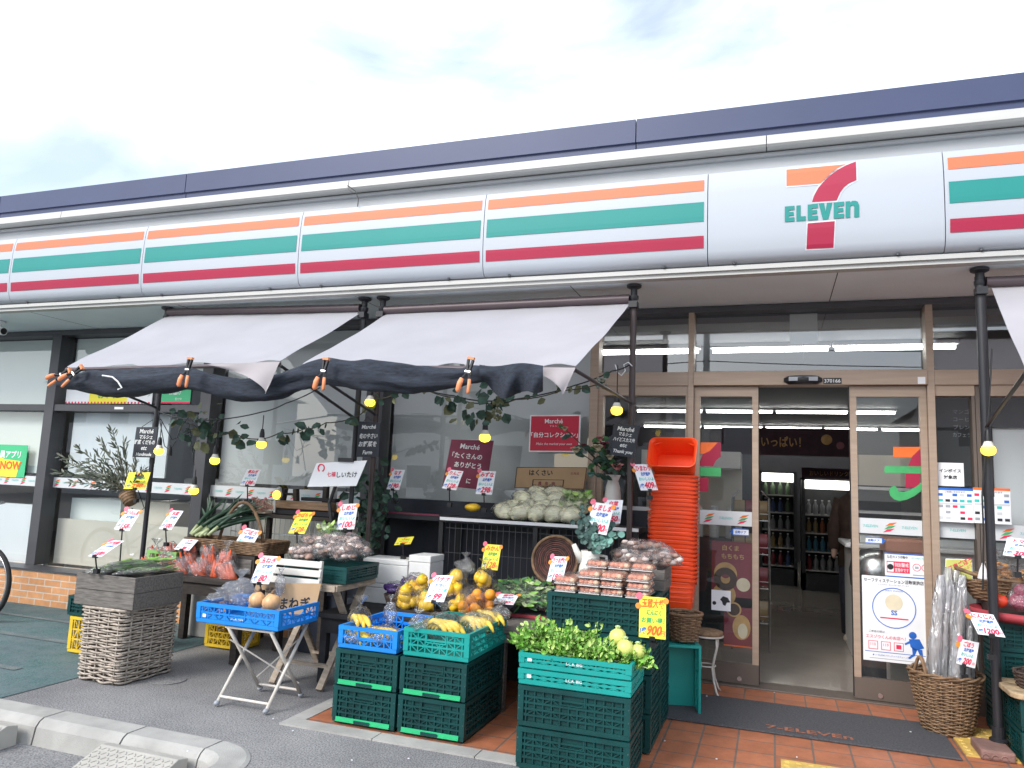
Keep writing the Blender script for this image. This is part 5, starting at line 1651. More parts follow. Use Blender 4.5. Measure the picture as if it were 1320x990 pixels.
q = s.mb(); top = (s.at(0.6, 1.0)); q.obox(top+V((0, 0, 0.012)), (0.13, 0.03, 0.03), 'black'); q.tube([s.at(0.55, 0.03)+V((0, 0.02, 0)), s.at(0.56, -0.7)+V((0, 0.03, 0)), V((s.at(0.56, 0).x, -0.92, 0.96))], 0.014, 'black', 8); q.build('clip_stand', s.root)
M['crate_dark'] = mat('crate_dark', (0.0015, 0.045, 0.044), 0.45, 0.25, 6, dirt=0.15, dcol=(0.015, 0.055, 0.05), spec=0.4)
M['crate_teal'] = mat('crate_teal', (0.008, 0.31, 0.275), 0.4, 0.12, 6, dirt=0.25, dcol=(0.06, 0.22, 0.2), spec=0.4)
M['crate_blue'] = mat('crate_blue', (0.012, 0.23, 0.70), 0.4, 0.12, 6, dirt=0.2, dcol=(0.06, 0.2, 0.45), spec=0.4)
M['crate_yellow'] = mat('crate_yellow', (0.78, 0.52, 0.03), 0.45, 0.12, 6, dirt=0.3, dcol=(0.4, 0.28, 0.06))
M['crate_lime'] = mat('crate_lime', (0.22, 0.48, 0.12), 0.45, 0.12, 6)
M['latch_green'] = mat('latch_green', (0.03, 0.46, 0.19), 0.4, 0.1, 6)
M['basket_red'] = mat('basket_red', (0.88, 0.080, 0.016), 0.35, 0.08, 4, spec=0.4)
M['wood_grey'] = mat('wood_grey', (0.16, 0.145, 0.13), 0.85, 0.4, 6, bump=0.4, bscale=60, stretch=(2, 14, 14), dirt=0.4, dcol=(0.07, 0.062, 0.055))
M['wood_dark'] = mat('wood_dark', (0.035, 0.027, 0.022), 0.75, 0.4, 5, bump=0.3, bscale=50, stretch=(2, 10, 10))
M['wood_pale'] = mat('wood_pale', (0.42, 0.34, 0.26), 0.75, 0.25, 5, bump=0.25, bscale=60, stretch=(3, 3, 12))
M['wood_brown'] = mat('wood_brown', (0.23, 0.14, 0.08), 0.7, 0.35, 5, bump=0.3, bscale=60, stretch=(2, 12, 12))
M['white_wood'] = mat('white_wood', (0.68, 0.66, 0.61), 0.7, 0.08, 5, dirt=0.4, dcol=(0.42, 0.38, 0.33), stretch=(2, 8, 8))
M['white_iron'] = mat('white_iron', (0.64, 0.60, 0.54), 0.5, 0.15, 12, dirt=0.4, dcol=(0.36, 0.28, 0.2))
M['foam'] = mat('foam', (0.80, 0.80, 0.78), 0.8, 0.06, 9, dirt=0.25, dcol=(0.45, 0.43, 0.4))
M['film'] = film_mat('film')
M['film_cloudy'] = film_mat('film_cloudy', haze=0.10, gloss=0.28)
M['film_long'] = film_mat('film_long', (0.95, 0.95, 0.97), haze=0.40, gloss=0.7, bscale=40, stretch=(1, 1, 0.12))
M['film_crisp'] = film_mat('film_crisp', haze=0.06, gloss=0.5, bscale=60)
M['carrot'] = mat('carrot', (0.90, 0.135, 0.035), 0.5, 0.15, 14)
M['onion'] = mat('onion', (0.62, 0.36, 0.17), 0.4, 0.2, 7, stretch=(6, 6, 1))
M['banana'] = mat('banana', (0.88, 0.60, 0.07), 0.5, 0.15, 9, dirt=0.3, dcol=(0.55, 0.42, 0.10))
M['banana_tip'] = mat('banana_tip', (0.10, 0.07, 0.03), 0.7)
M['orange_fruit'] = mat('orange_fruit', (0.92, 0.34, 0.025), 0.45, 0.12, 10, bump=0.15, bscale=200)
M['pepper_yellow'] = mat('pepper_yellow', (0.92, 0.55, 0.03), 0.3, 0.15, 6)
M['aubergine'] = mat('aubergine', (0.075, 0.03, 0.19), 0.2, 0.3, 5)
M['mushroom'] = mat('mushroom', (0.34, 0.215, 0.17), 0.7, 0.45, 25)
M['mushroom_pale'] = mat('mushroom_pale', (0.74, 0.60, 0.54), 0.7, 0.25, 25)
M['cabbage'] = mat('cabbage', (0.90, 0.85, 0.60), 0.5, 0.14, 8, stretch=(3, 3, 14), sss=0.1)
M['cabbage_green'] = mat('cabbage_green', (0.32, 0.45, 0.14), 0.5, 0.2, 8)
M['leaf_green'] = mat('leaf_green', (0.17, 0.38, 0.055), 0.5, 0.45, 18)
M['leaf_light'] = mat('leaf_light', (0.44, 0.61, 0.17), 0.5, 0.35, 18)
M['leaf_dark'] = mat('leaf_dark', (0.035, 0.13, 0.035), 0.5, 0.45, 18)
M['stalk'] = mat('stalk', (0.50, 0.62, 0.30), 0.5, 0.15, 18)
M['turnip'] = mat('turnip', (0.62, 0.64, 0.17), 0.4, 0.15, 8)
M['leek_green'] = mat('leek_green', (0.016, 0.055, 0.026), 0.45, 0.35, 8)
M['leek_white'] = mat('leek_white', (0.42, 0.48, 0.26), 0.45, 0.12, 8)
M['pack_food'] = mat('pack_food', (0.68, 0.27, 0.17), 0.5, 0.4, 22)
M['pack_pale'] = mat('pack_pale', (0.70, 0.46, 0.30), 0.5, 0.3, 22)
M['tray_white'] = mat('tray_white', (0.75, 0.72, 0.70), 0.5)
M['ceramic'] = mat('ceramic', (0.74, 0.72, 0.66), 0.25, 0.04, 5)
M['rose_pink'] = mat('rose_pink', (0.52, 0.20, 0.19), 0.7, 0.3, 20)
M['rose_cream'] = mat('rose_cream', (0.58, 0.50, 0.33), 0.7, 0.2, 20)
M['rose_wine'] = mat('rose_wine', (0.20, 0.035, 0.06), 0.7, 0.3, 20)
M['eucalyptus'] = mat('eucalyptus', (0.17, 0.36, 0.30), 0.6, 0.25, 14)
M['eucalyptus_dark'] = mat('eucalyptus_dark', (0.055, 0.115, 0.10), 0.6, 0.3, 14)
M['tomato'] = mat('tomato', (0.66, 0.06, 0.025), 0.25, 0.15, 6)
M['red_onion'] = mat('red_onion', (0.42, 0.05, 0.12), 0.35, 0.5, 9)
M['cracker'] = mat('cracker', (0.66, 0.30, 0.08), 0.6, 0.35, 18)
M['burdock'] = mat('burdock', (0.45, 0.37, 0.31), 0.8, 0.3, 14)
M['stone_pink'] = mat('stone_pink', (0.22, 0.125, 0.105), 0.85, 0.2, 12, bump=0.4, bscale=50)
M['bark'] = mat('bark', (0.38, 0.28, 0.17), 0.8, 0.5, 14, bump=0.5, bscale=60)
M['red_cloth'] = mat('red_cloth', (0.38, 0.045, 0.06), 0.7, 0.15, 10)
M['dot_orange'] = mat('dot_orange', (0.88, 0.30, 0.04), 0.5)
M['dot_pink'] = mat('dot_pink', (0.85, 0.16, 0.24), 0.5)
M['dried'] = mat('dried', (0.42, 0.23, 0.17), 0.8, 0.4, 20)

# ---- lattice crates
def lattice(q, w, d, h, m, nv=None, solid=0.0, floor=True):
    t = 0.009
    ins = 0.004
    hw, hd = w/2, d/2
    lip = 0.022
    def ring(z0, z1, out, thick):
        x, y = hw-out, hd-out
        q.box((-x, -y, z0), (x, -y+thick, z1), m); q.box((-x, y-thick, z0), (x, y, z1), m)
        q.box((-x, -y+thick, z0), (-x+thick, y-thick, z1), m); q.box((x-thick, -y+thick, z0), (x, y-thick, z1), m)
    ring(h-lip, h, 0.0, 0.016)
    ring(0.006, 0.028, ins, 0.012)
    ring(0.0, 0.006, 0.014, 0.02)
    dark = m == 'crate_dark'
    rails = (5 if dark else 3) if h > 0.15 else (4 if dark else 2)
    if dark:
        x, y = hw-0.016, hd-0.016
        for (a0, a1, b0, b1) in ((-x, x, -y, -y+0.003), (-x, x, y-0.003, y), (-x, -x+0.003, -y+0.004, y-0.004), (x-0.003, x, -y+0.004, y-0.004)):
            q.box((a0, b0, 0.014), (a1, b1, h-lip-0.002), m)
    for k in range(1, rails):
        z = 0.028+(h-lip-0.028)*k/rails
        ring(z-0.005, z+0.005, ins+0.001, 0.010)
    if floor:
        q.box((-hw+0.017, -hd+0.017, 0.008), (hw-0.017, hd-0.017, 0.012), m)
    for sx in (-1, 1):
        for sy in (-1, 1):
            x0, y0 = sx*(hw-0.001), sy*(hd-0.001)
            q.box((x0, y0, 0.0285), (x0-sx*0.03, y0-sy*0.007, h-lip-0.0005), m); q.box((x0, y0-sy*0.0072, 0.0285), (x0-sx*0.007, y0-sy*0.03, h-lip-0.0005), m)
    for axis, L_, off in ((0, w, hd), (1, d, hw)):
        n = max(5, int(L_/0.042))
        for sgn in (-1, 1):
            for i in range(1, n):
                u = -L_/2+L_*i/n
                if abs(u) > L_/2-0.03:
                    continue
                handle = abs(u) < 0.055 and h > 0.11
                z1 = h-lip-0.0005 if not handle else h-lip-0.045
                wv = 0.0035
                a = sgn*(off-0.0055)
                b_ = a-sgn*0.006
                z0 = 0.0285
                if axis == 0:
                    q.box((u-wv, a, z0), (u+wv, b_, z1), m)
                else:
                    q.box((a, u-wv, z0), (b_, u+wv, z1), m)
                # diagonal ribs
                zr0, zr1 = (0.03, 0.03+(h-lip-0.03)/rails)
                for rr in ((1, 3) if dark and rails > 4 else (1,) if dark else range(rails)):
                    if handle and rr >= rails-(2 if dark else 1):
                        continue
                    za = 0.028+(h-lip-0.028)*rr/rails; zb = 0.028+(h-lip-0.028)*(rr+1)/rails
                    u2 = u-L_/n
                    p0, p1 = ((u2, za), (u, zb)) if (i+rr) % 2 else ((u2, zb), (u, za))
                    aa = sgn*(off-0.0085)
                    if axis == 0:
                        q.bar((p0[0], aa, p0[1]), (p1[0], aa, p1[1]), 0.004, 0.005, m)
                    else:
                        q.bar((aa, p0[0], p0[1]), (aa, p1[0], p1[1]), 0.004, 0.005, m, up=(1, 0, 0))
            if h > 0.11:
                a = sgn*(off-0.003); b_ = a-sgn*0.012
                zt, zb = h-lip-0.003, h-lip-0.045
                for (u0, u1, z0, z1) in ((-0.062, -0.056, zb, zt), (0.056, 0.062, zb, zt), (-0.062, 0.062, zb-0.006, zb)):
                    if axis == 0:
                        q.box((u0, a, z0), (u1, b_, z1), m)
                    else:
                        q.box((a, u0, z0), (b_, u1, z1), m)
    if solid:   # closed lower band of the long-side crates
        for sgn in (-1, 1):
            q.box((-hw+0.03, sgn*(hd-0.0065), 0.03), (hw-0.03, sgn*(hd-0.0105), solid), m)

_cr = {}
def crate(w, d, h, m, label, loc, rz=0.0, group=None, cat='crate', name='plastic_crate', latch=None, solid=0.0, print_=None):
    k = (w, d, h, m, latch, solid, print_, name)
    if k in _cr:
        return dup(_cr[k], loc, rz, label)
    t = thing(name, label, cat, loc, group, rz)
    q = MB(); lattice(q, w, d, h, m, solid=solid); q.build('lattice_body', t)
    if latch:
        q = MB(); y = -d/2-0.004
        q.box((-w/2+0.03, y, 0.012), (w/2-0.03, y+0.003, 0.036), 'latch_green'); q.box((-w/2+0.03, y-0.006, 0.012), (w/2-0.03, y-0.0005, 0.018), 'latch_green')
        q.box((-0.05, y-0.009, 0.014), (0.05, y-0.0065, 0.030), 'crate_dark'); q.build('latch_bar', t)
    if print_:
        q = MB(); q.text(print_, frame((0.0, -d/2+0.0045, 0.046)), 0.02, 'ink_white', width=w*0.5, off=0.01); q.box((-w*0.42, -d/2+0.0045, 0.036), (-w*0.38, -d/2+0.0055, 0.056), 'ink_white'); q.build('crate_lettering', t)
    _cr[k] = t
    return t

g4 = 'dark green crates of the banana stack'
for (x, z, lb) in ((-2.205, 0.012, 'dark green crate with a bright latch, bottom left of the four under the bananas'), (-1.785, 0.012, 'dark green crate with a bright latch, bottom right of the four under the bananas'),
                   (-2.205, 0.217, 'dark green crate with a bright latch directly under the blue banana crate'), (-1.785, 0.217, 'dark green crate with a bright latch directly under the teal banana crate')):
    crate(0.405, 0.60, 0.203, 'crate_dark', lb, (x, -1.70, z), 0, g4, latch=True)
crate(0.385, 0.57, 0.128, 'crate_blue', 'blue crate holding two bags of bananas on the four dark crates', (-2.21, -1.71, 0.422), 0, 'shallow coloured crates')
crate(0.405, 0.62, 0.155, 'crate_teal', 'teal crate of bagged bananas beside the blue banana crate', (-1.785, -1.67, 0.422), 0, 'shallow coloured crates')
gn = 'dark green crates of the front stack'
for z, lb in ((0.012, 'dark green crate at the bottom of the nearest stack under the leafy greens'), (0.212, 'second dark green crate up in the nearest stack under the leafy greens')):
    crate(0.57, 0.37, 0.198, 'crate_dark', lb, (-0.935, -2.015, z), 0, gn, solid=0.0)
crate(0.575, 0.375, 0.078, 'crate_teal', 'lower shallow teal crate of the nearest stack with white lettering', (-0.935, -2.015, 0.412), 0, 'shallow teal crates of the nearest stack', solid=0.055, print_='S.C.R. BIG')
crate(0.575, 0.375, 0.076, 'crate_teal', 'top teal crate of the nearest stack full of leafy greens', (-0.935, -2.015, 0.492), 0, 'shallow teal crates of the nearest stack', solid=0.045, print_='S.C.R. BIG ')
gt = 'dark green crates of the tall stack'
for j, (y, side) in enumerate(((-1.535, 'front'), (-1.165, 'rear'))):
    for k, (z, lev) in enumerate(((0.012, 'bottom'), (0.212, 'second'), (0.412, 'third'), (0.612, 'top'))):
        crate(0.60, 0.365, 0.198, 'crate_dark', '%s dark green crate of the %s column under the pink food packs' % (lev, side), (-0.925, y, z), 0, gt)

# ---- price cards
def price_tag(px, Y, w, h, yaw, lean, roll, label, name, price, yellow=False, dots=1, stand=0.12, small='北海道産', extra='おいしいよ'):
    c = P(px[0], px[1], Y)
    t = thing('price_card', label, 'price card', tuple(c), 'handwritten price cards')
    T = tilt((0, 0, 0), yaw, lean, roll)
    q = MB(T); q.box((-w/2, -h/2, -0.0012), (w/2, h/2, 0.0), 'paper_yellow' if yellow else 'paper'); q.build('card', t)
    q = MB(T)
    def tx(b_, u, v, hh, m, wd, off=0.035, sh=0.12):
        q.text(b_, Matrix.Translation((w*u, h*v, 0.0015)), h*hh*1.12, m, width=w*wd, off=off, shear=sh)
    tx(name, 0.02, 0.34, 0.20, 'ink_orange' if yellow else 'ink_red', 0.86)
    tx(small, 0.06, 0.12, 0.13, 'ink_green' if yellow else 'ink_blue', 0.55)
    tx(extra, 0.02, -0.07, 0.13, 'ink_green' if yellow else 'ink_teal', 0.86, 0.03)
    tx('1袋', -0.34, -0.33, 0.16, 'ink_blue', 0.24)
    tx(price, 0.08, -0.31, 0.28, 'ink_orange' if yellow else 'ink_red', 0.56, 0.045, 0.25)
    tx('円', 0.40, -0.37, 0.13, 'ink_red', 0.14, 0.01)
    q.build('handwriting', t)
    if dots:
        q = MB(T)
        for (u, v, m, r) in (((-0.50, 0.50, 'dot_pink', 0.13), (-0.54, 0.26, 'dot_orange', 0.11), (0.5, 0.42, 'dot_orange', 0.11))[:dots+1]):
            q.cyl((w*u, h*v, 0.0005), (w*u, h*v, 0.003), w*r, None, m, 12)
        q.build('round_sticker', t)
    q = MB()
    lo = T @ V((0, -h/2, 0))
    q.obox(lo+V((0, 0.004, 0.0)), (0.03, 0.022, 0.02), 'black'); q.tube([lo+V((0, 0.006, 0)), lo+V((0, 0.03, -stand))], 0.005, 'black', 6); q.build('clip', t)
    q = MB(); q.obox(lo+V((0, 0.03, -stand)), (0.035, 0.03, 0.03), 'black'); q.build('clip_foot', t)
    return t
R_ = radians
price_tag((136.9, 706.9), -1.98, 0.151, 0.180, R_(-16), R_(58), R_(7), 'white price card tilted back over the grey wooden crate of greens', '小松菜', '100', stand=0.10, dots=1)
price_tag((164.8, 669.9), -1.55, 0.151, 0.172, R_(-1), R_(32), R_(-1), 'white price card with orange dots left of the black pole below the olive pot', 'ほうれん草', '158', stand=0.55, dots=2)
price_tag((220.8, 670.1), -1.05, 0.151, 0.176, R_(-10), R_(34), R_(1), 'white price card over the lime basket just right of the left pole', '水菜', '100', stand=0.12, dots=1)
price_tag((176.8, 619.4), -0.90, 0.174, 0.185, R_(28), R_(41), R_(3), 'blank looking yellow price card under the slanted left chalkboard', '柿', '298', True, 0, 0.10)
price_tag((323.0, 615.4), -0.65, 0.147, 0.158, R_(0), R_(28), R_(0), 'white price card alone on a tall stand against the third window', '長ねぎ', '198', stand=0.18, dots=0)
price_tag((317.5, 696.1), -0.95, 0.168, 0.193, R_(1), R_(30), R_(-8), 'white price card leaning over the wooden trug beside the carrots', 'ごぼう', '200', stand=0.10, dots=2)
price_tag((240, 702), -1.08, 0.15, 0.12, R_(0), R_(50), R_(0), 'small white price card half buried among the carrot bags', '人参', '98', stand=0.05, dots=0)
price_tag((388.3, 673.7), -0.95, 0.159, 0.188, R_(-8), R_(32), R_(3), 'yellow price card behind the bagged mushrooms on the green tray', 'かぼちゃ', '128', True, 2, 0.12)
price_tag((447.6, 665.8), -1.00, 0.156, 0.194, R_(-4), R_(16), R_(5), 'white price card below the mushroom sign at the second pole', 'しめじ', '100', stand=0.14, dots=2)
price_tag((341.4, 734.2), -1.72, 0.155, 0.190, R_(-5), R_(28), R_(2), 'white price card with pink dots in front of the white slatted chair', '玉ねぎ', '80', stand=0.06, dots=2)
price_tag((565.5, 758.5), -1.62, 0.144, 0.184, R_(-13), R_(37), R_(6), 'white banana price card standing among the orange fruit bags', 'バナナ', '99', stand=0.12, dots=1, extra='フィリピン産', small='甘くておいしい')
price_tag((633.3, 718.0), -0.92, 0.141, 0.174, R_(-16), R_(13), R_(1), 'yellow price card with eared corners against the dark rack', 'みかん', '128', True, 2, 0.12)
price_tag((652.0, 772.2), -1.10, 0.145, 0.156, R_(0), R_(73), R_(4), 'white price card lying almost flat on the bagged dark greens', '春菊', '180', stand=0.05, dots=2)
price_tag((521.0, 697.1), -0.70, 0.131, 0.109, R_(-5), R_(62), R_(15), 'curled yellow price card above the white foam boxes', '柿', '300', True, 0, 0.10)
price_tag((510.1, 618.2), -0.50, 0.130, 0.170, R_(-12), R_(20), R_(0), 'white price card with one orange dot on the rack left of the maroon sign', 'なす', '190', stand=0.10, dots=1)
price_tag((583.5, 618.4), -0.50, 0.140, 0.165, R_(-11), R_(24), R_(-5), 'white price card covering the lower left of the maroon sign', 'りんご', '128', stand=0.12, dots=1)
price_tag((626.1, 622.1), -0.50, 0.147, 0.185, R_(-10), R_(14), R_(0), 'white price card covering the lower right corner of the maroon sign', 'みずな', '298', stand=0.12, dots=1)
price_tag((789.4, 659.3), -1.10, 0.133, 0.154, R_(-18), R_(17), R_(2), 'white price card tucked behind the five hundred yen card', '白菜', '250', stand=0.12, dots=1)
price_tag((773.1, 668.1), -1.22, 0.153, 0.198, R_(-15), R_(19), R_(-5), 'large white five hundred yen price card before the cabbage pile', 'しましま', '500', stand=0.10, dots=2)
price_tag((718.4, 733.4), -1.55, 0.131, 0.152, R_(-31), R_(21), R_(5), 'price card in front of the round woven tray beside the food packs', 'さつま揚げ', '198', stand=0.06, dots=2)
price_tag((841, 796), -1.745, 0.145, 0.215, R_(-4), R_(4), R_(1), 'big yellow nine hundred yen card hanging on the tall crate stack', '玉葱大袋', '900', True, 2, 0.04, 'にんにく', 'お買い得！')
price_tag((831.8, 615.1), -0.72, 0.145, 0.199, R_(44), R_(27), R_(3), 'white price card leaning left against the red basket stack', 'ひまわり', '409', stand=0.05, dots=2)
price_tag((1270.8, 804.7), -0.86, 0.149, 0.160, R_(21), R_(49), R_(-6), 'white price card clipped in front of the right black pole', 'にんじん', '1200', stand=0.12, dots=1)
price_tag((1247, 842), -0.62, 0.17, 0.15, R_(-68), R_(15), R_(4), 'white price card seen edge on at the rim of the wicker basket of roots', 'ごぼう', '200', stand=0.07, dots=1)
price_tag((1315.4, 706.4), -0.80, 0.150, 0.150, R_(-20), R_(48), R_(-6), 'white price card at the right edge of the photo above the orange bags', 'トマト', '300', stand=0.10, dots=0)

# ---- produce bags
def film(q, c, r, seed_, m='film', neck=0.5, R=None, nk=True, n=16, k=12):
    c = V(c)
    q.ball(c, r, m, n, k, R, 0.42, seed_)
    if nk:
        random.seed(seed_*7+1)
        up = (R @ V((0, 0, 1))) if R else V((0, 0, 1))
        s_ = min(r[0], r[1])
        top = c+up*r[2]*0.95
        pr = [(s_*0.34, -r[2]*0.05), (s_*0.13, r[2]*0.18), (s_*0.16, r[2]*0.26), (s_*0.42, r[2]*(0.42+neck*0.3)), (s_*0.6, r[2]*(0.5+neck*0.5))]
        T = Matrix.Translation(top) @ up.to_track_quat('Z', 'Y').to_matrix().to_4x4()
        vs = []
        nn_ = 14
        for rr, z in pr:
            for i in range(nn_):
                a = 2*pi*i/nn_
                w_ = 1+0.35*sin(a*5+seed_)*(z > r[2]*0.2)
                vs.append(T @ V((rr*w_*cos(a), rr*w_*sin(a), z+0.02*s_*sin(a*3))))
        q.add(vs, [(j*nn_+i, j*nn_+(i+1) % nn_, (j+1)*nn_+(i+1) % nn_, (j+1)*nn_+i) for j in range(len(pr)-1) for i in range(nn_)], m)

def produce(name, label, cat, group, c, part, fill, r, seed_, m='film', nk=True, R=None, loc=None):
    c = V(c)
    t = thing(name, label, cat, tuple(c-V((0, 0, r[2]))), group)
    q = MB(Matrix.Translation(V((0, 0, r[2])))); random.seed(seed_); fill(q); q.build(part, t, smooth=True)
    q = MB(); film(q, (0, 0, r[2]), r, seed_, m, R=R, nk=nk); q.build('plastic_bag', t, smooth=True)
    return t
def veg_carrot(q, p, d, L_, r, m='carrot'):
    p, d = V(p), V(d).normalized()
    q.tube([p-d*L_*0.5, p-d*L_*0.46, p-d*L_*0.2, p+d*L_*0.2, p+d*L_*0.45, p+d*L_*0.5], [r*0.5, r*0.95, r, r*0.75, r*0.35, r*0.12], m, 9)
def fill_carrot(q):
    lean = V((rnd(-.6, .6), rnd(-.5, .1), 1))
    for i in range(4):
        veg_carrot(q, (-0.05+0.033*i, rnd(-.015, .015), rnd(-.01, .01)), lean+V((rnd(-.12, .12), rnd(-.1, .1), 0)), rnd(.15, .18), rnd(.019, .024))
carrots = [((218, 735), -1.10, 'carrot bag at the left end of the carrot pile'), ((243, 734), -1.12, 'carrot bag second from the left in the front of the carrot pile'), ((268, 736), -1.13, 'carrot bag in the middle of the front of the carrot pile'), ((292, 736), -1.13, 'carrot bag at the right end of the front of the carrot pile'),
           ((211, 718), -1.00, 'carrot bag at the back left of the pile beside the lime basket'), ((231, 714), -1.0, 'carrot bag at the back of the pile beside the small price card'), ((256, 715), -1.02, 'carrot bag at the back of the pile under the wooden trug'), ((281, 716), -1.04, 'carrot bag on top of the pile with its carrots leaning right'), ((302, 722), -1.08, 'carrot bag on the right shoulder of the carrot pile')]
carrots += [((205, 730), -1.06, 'carrot bag hanging over the left corner of the carrot table'), ((228, 724), -1.06, 'carrot bag low in the left half of the heap between its neighbours'), ((254, 726), -1.08, 'carrot bag in the heart of the carrot heap'), ((280, 727), -1.10, 'carrot bag right of the heart of the carrot heap'), ((304, 738), -1.14, 'lowest carrot bag at the right front corner of the carrot table')]
for i, ((u, v), y, lb) in enumerate(carrots):
    c = P(u-11, v, y)
    produce('carrot_bag', lb, 'bag of carrots', 'bags of carrots', c, 'carrots', fill_carrot, (0.095, 0.062, 0.088), 30+i, 'film_crisp' if i % 3 else 'film', nk=(i % 4 == 0))

def fill_mush(q):
    for i in range(22):
        a, rr = rnd(0, 6.3), rnd(0.0, 0.088)
        p = V((rr*cos(a), rr*sin(a)*0.6, rnd(-.03, .03)))
        s_ = rnd(.022, .032)
        q.ball(p, (s_, s_, s_*0.62), random.choice(['mushroom', 'mushroom', 'mushroom_pale']), 9, 6, jit=0.2, seed=i)
ms = [((392, 712), -1.35), ((418, 708), -1.30), ((443, 712), -1.32), ((463, 708), -1.22), ((405, 698), -1.15), ((430, 696), -1.12), ((453, 699), -1.10)]
mlab = ['bag of brown mushrooms at the left end of the green tray', 'bag of brown mushrooms in the front middle of the green tray', 'bag of brown mushrooms front right on the green tray', 'bag of brown mushrooms at the right end of the green tray', 'bag of mushrooms at the back of the tray beside the yellow card', 'bag of mushrooms at the back middle of the green tray', 'bag of mushrooms at the back right of the tray below the white card']
for i, ((u, v), y) in enumerate(ms):
    produce('mushroom_bag', mlab[i], 'bag of mushrooms', 'bags of mushrooms', P(u, v, y), 'mushrooms', fill_mush, (0.105, 0.075, 0.062), 60+i, 'film_cloudy', nk=False)
def fill_leafy(q, n=40, s_=0.08):
    for i in range(n):
        p = V((rnd(-1, 1)*s_, rnd(-.6, .6)*s_, rnd(-.6, .6)*s_))
        q.leaf(p, (rnd(-1, 1), rnd(-1, 1), rnd(-.2, 1)), (rnd(-.4, .4), -1, rnd(0, 1)), 0.06, 0.035, random.choice(['leaf_green', 'leaf_light', 'stalk']))
produce('lettuce_bag', 'bag of pale green leaves behind the mushrooms', 'bag of greens', None, P(425, 686, -1.02), 'lettuce', fill_leafy, (0.11, 0.08, 0.075), 81, nk=False)

def banana_hand(q, c, n, L_, ang, sp=0.03):
    c = V(c)
    for i in range(n):
        off = (i-(n-1)/2)*sp
        Rz = Matrix.Rotation(ang+(i-(n-1)/2)*0.12, 3, 'Z')
        pts = []
        for k in range(9):
            a = radians(-65+130*k/8)
            pts.append(c+V((off, 0, 0))+Rz @ V((0.0, -L_*0.55*sin(a), L_*0.55*(cos(a)-0.75))))
        r = [0.006, 0.009, 0.016, 0.0185, 0.019, 0.0185, 0.017, 0.012, 0.006]
        q.tube(pts, r, 'banana', 7)
        q.ball(pts[-1], 0.007, 'banana_tip', 6, 4); q.ball(pts[0], 0.008, 'turnip', 6, 4)
for i, (u, v, y, n, ang, r, lb, mm) in enumerate(((463, 801, -1.80, 3, 0.9, (0.07, 0.08, 0.09), 'knotted bag of bananas standing in the blue crate', 'film'), (494, 818, -1.90, 4, 1.2, (0.10, 0.09, 0.055), 'bag of pale bananas lying at the right of the blue crate', 'film_cloudy'), (458, 822, -1.95, 3, 1.4, (0.08, 0.05, 0.03), 'bag of bananas low in the front of the blue crate', 'film_cloudy'),
        (571, 809, -1.82, 4, 1.25, (0.115, 0.08, 0.085), 'bag with three bright curved bananas in the teal crate', 'film'), (612, 804, -1.66, 4, 1.1, (0.10, 0.09, 0.07), 'bag of small bananas in the middle right of the teal crate', 'film_cloudy'), (628, 796, -1.48, 4, 1.0, (0.09, 0.08, 0.06), 'bag of bananas toward the back right of the teal crate', 'film_cloudy'))):
    c = P(u, v, y)
    produce('banana_bag', lb, 'bag of bananas', 'bags of bananas', c, 'bananas', lambda q: banana_hand(q, (0, 0, 0.0), n, 0.18 if n != 4 or i != 3 else 0.22, ang), r, 90+i, mm, nk=(i in (0, 3)))
def empty_bag(u, v, y, r, lb, sd_):
    c = P(u, v, y)
    q = MB(); film(q, (0, 0, 0), r, sd_, 'film_crisp', nk=True, n=20, k=14)
    o = q.build('crumpled_bag', smooth=True, loc=(0, 0, 0)); o.location = c
    return tag(o, lb, 'plastic bag', 'loose clear bag tops')
empty_bag(539, 803, -1.95, (0.055, 0.05, 0.045), 'crumpled clear bag in the front left of the teal crate', 3)
empty_bag(646, 791, -1.45, (0.06, 0.06, 0.045), 'crumpled clear bag at the back right of the teal crate', 4)
empty_bag(503, 789, -1.75, (0.045, 0.03, 0.06), 'upright clear bag top between the blue and teal crates', 5)

def fruit_fill(kind):
    def f(q):
        n = 6
        for i in range(n):
            p = V((rnd(-.05, .05), rnd(-.035, .035), rnd(-.06, .06)))
            if kind == 'orange':
                q.ball(p, rnd(.033, .038), 'orange_fruit', 12, 9)
            else:
                s_ = rnd(.034, .042)
                q.lathe([(0.004, -s_*1.1), (s_*0.7, -s_), (s_*0.95, -s_*0.4), (s_, s_*0.3), (s_*0.75, s_*0.95), (0.012, s_*0.8), (0.006, s_*1.25)], 'pepper_yellow', 9, Matrix.Translation(p) @ Matrix.Rotation(rnd(-1, 1), 4, 'X') @ Matrix.Rotation(rnd(-1, 1), 4, 'Y'))
                if i < 2:
                    q.ball(p+V((0, 0, s_)), 0.012, 'leaf_green', 6, 4)
    return f
fr = [((524, 771), -1.25, 'pepper', 'bag of yellow peppers at the left end above the blue crate'), ((537, 755), -1.12, 'pepper', 'bag of yellow peppers left of the banana price card'), ((546, 776), -1.22, 'pepper', 'bag of yellow peppers below the banana price card'), ((590, 750), -1.05, 'pepper', 'bag of peppers directly right of the banana price card'), ((588, 771), -1.20, 'pepper', 'bag of yellow peppers behind the bananas of the teal crate'),
      ((609, 772), -1.22, 'orange', 'bag with a big orange fruit in the middle of the fruit pile'), ((625, 748), -1.05, 'pepper', 'knotted bag of yellow peppers standing tallest in the fruit pile'), ((625, 776), -1.2, 'orange', 'bag of oranges at the lower right of the fruit pile'), ((607, 785), -1.3, 'orange', 'bag of oranges low behind the crumpled bag')]
for i, ((u, v), y, k, lb) in enumerate(fr):
    produce('fruit_bag', lb, 'bag of fruit', 'bags of peppers and oranges', P(u, v, y), 'fruit', fruit_fill(k), (0.085, 0.065, 0.085), 120+i, 'film', nk=(i in (0, 6)))
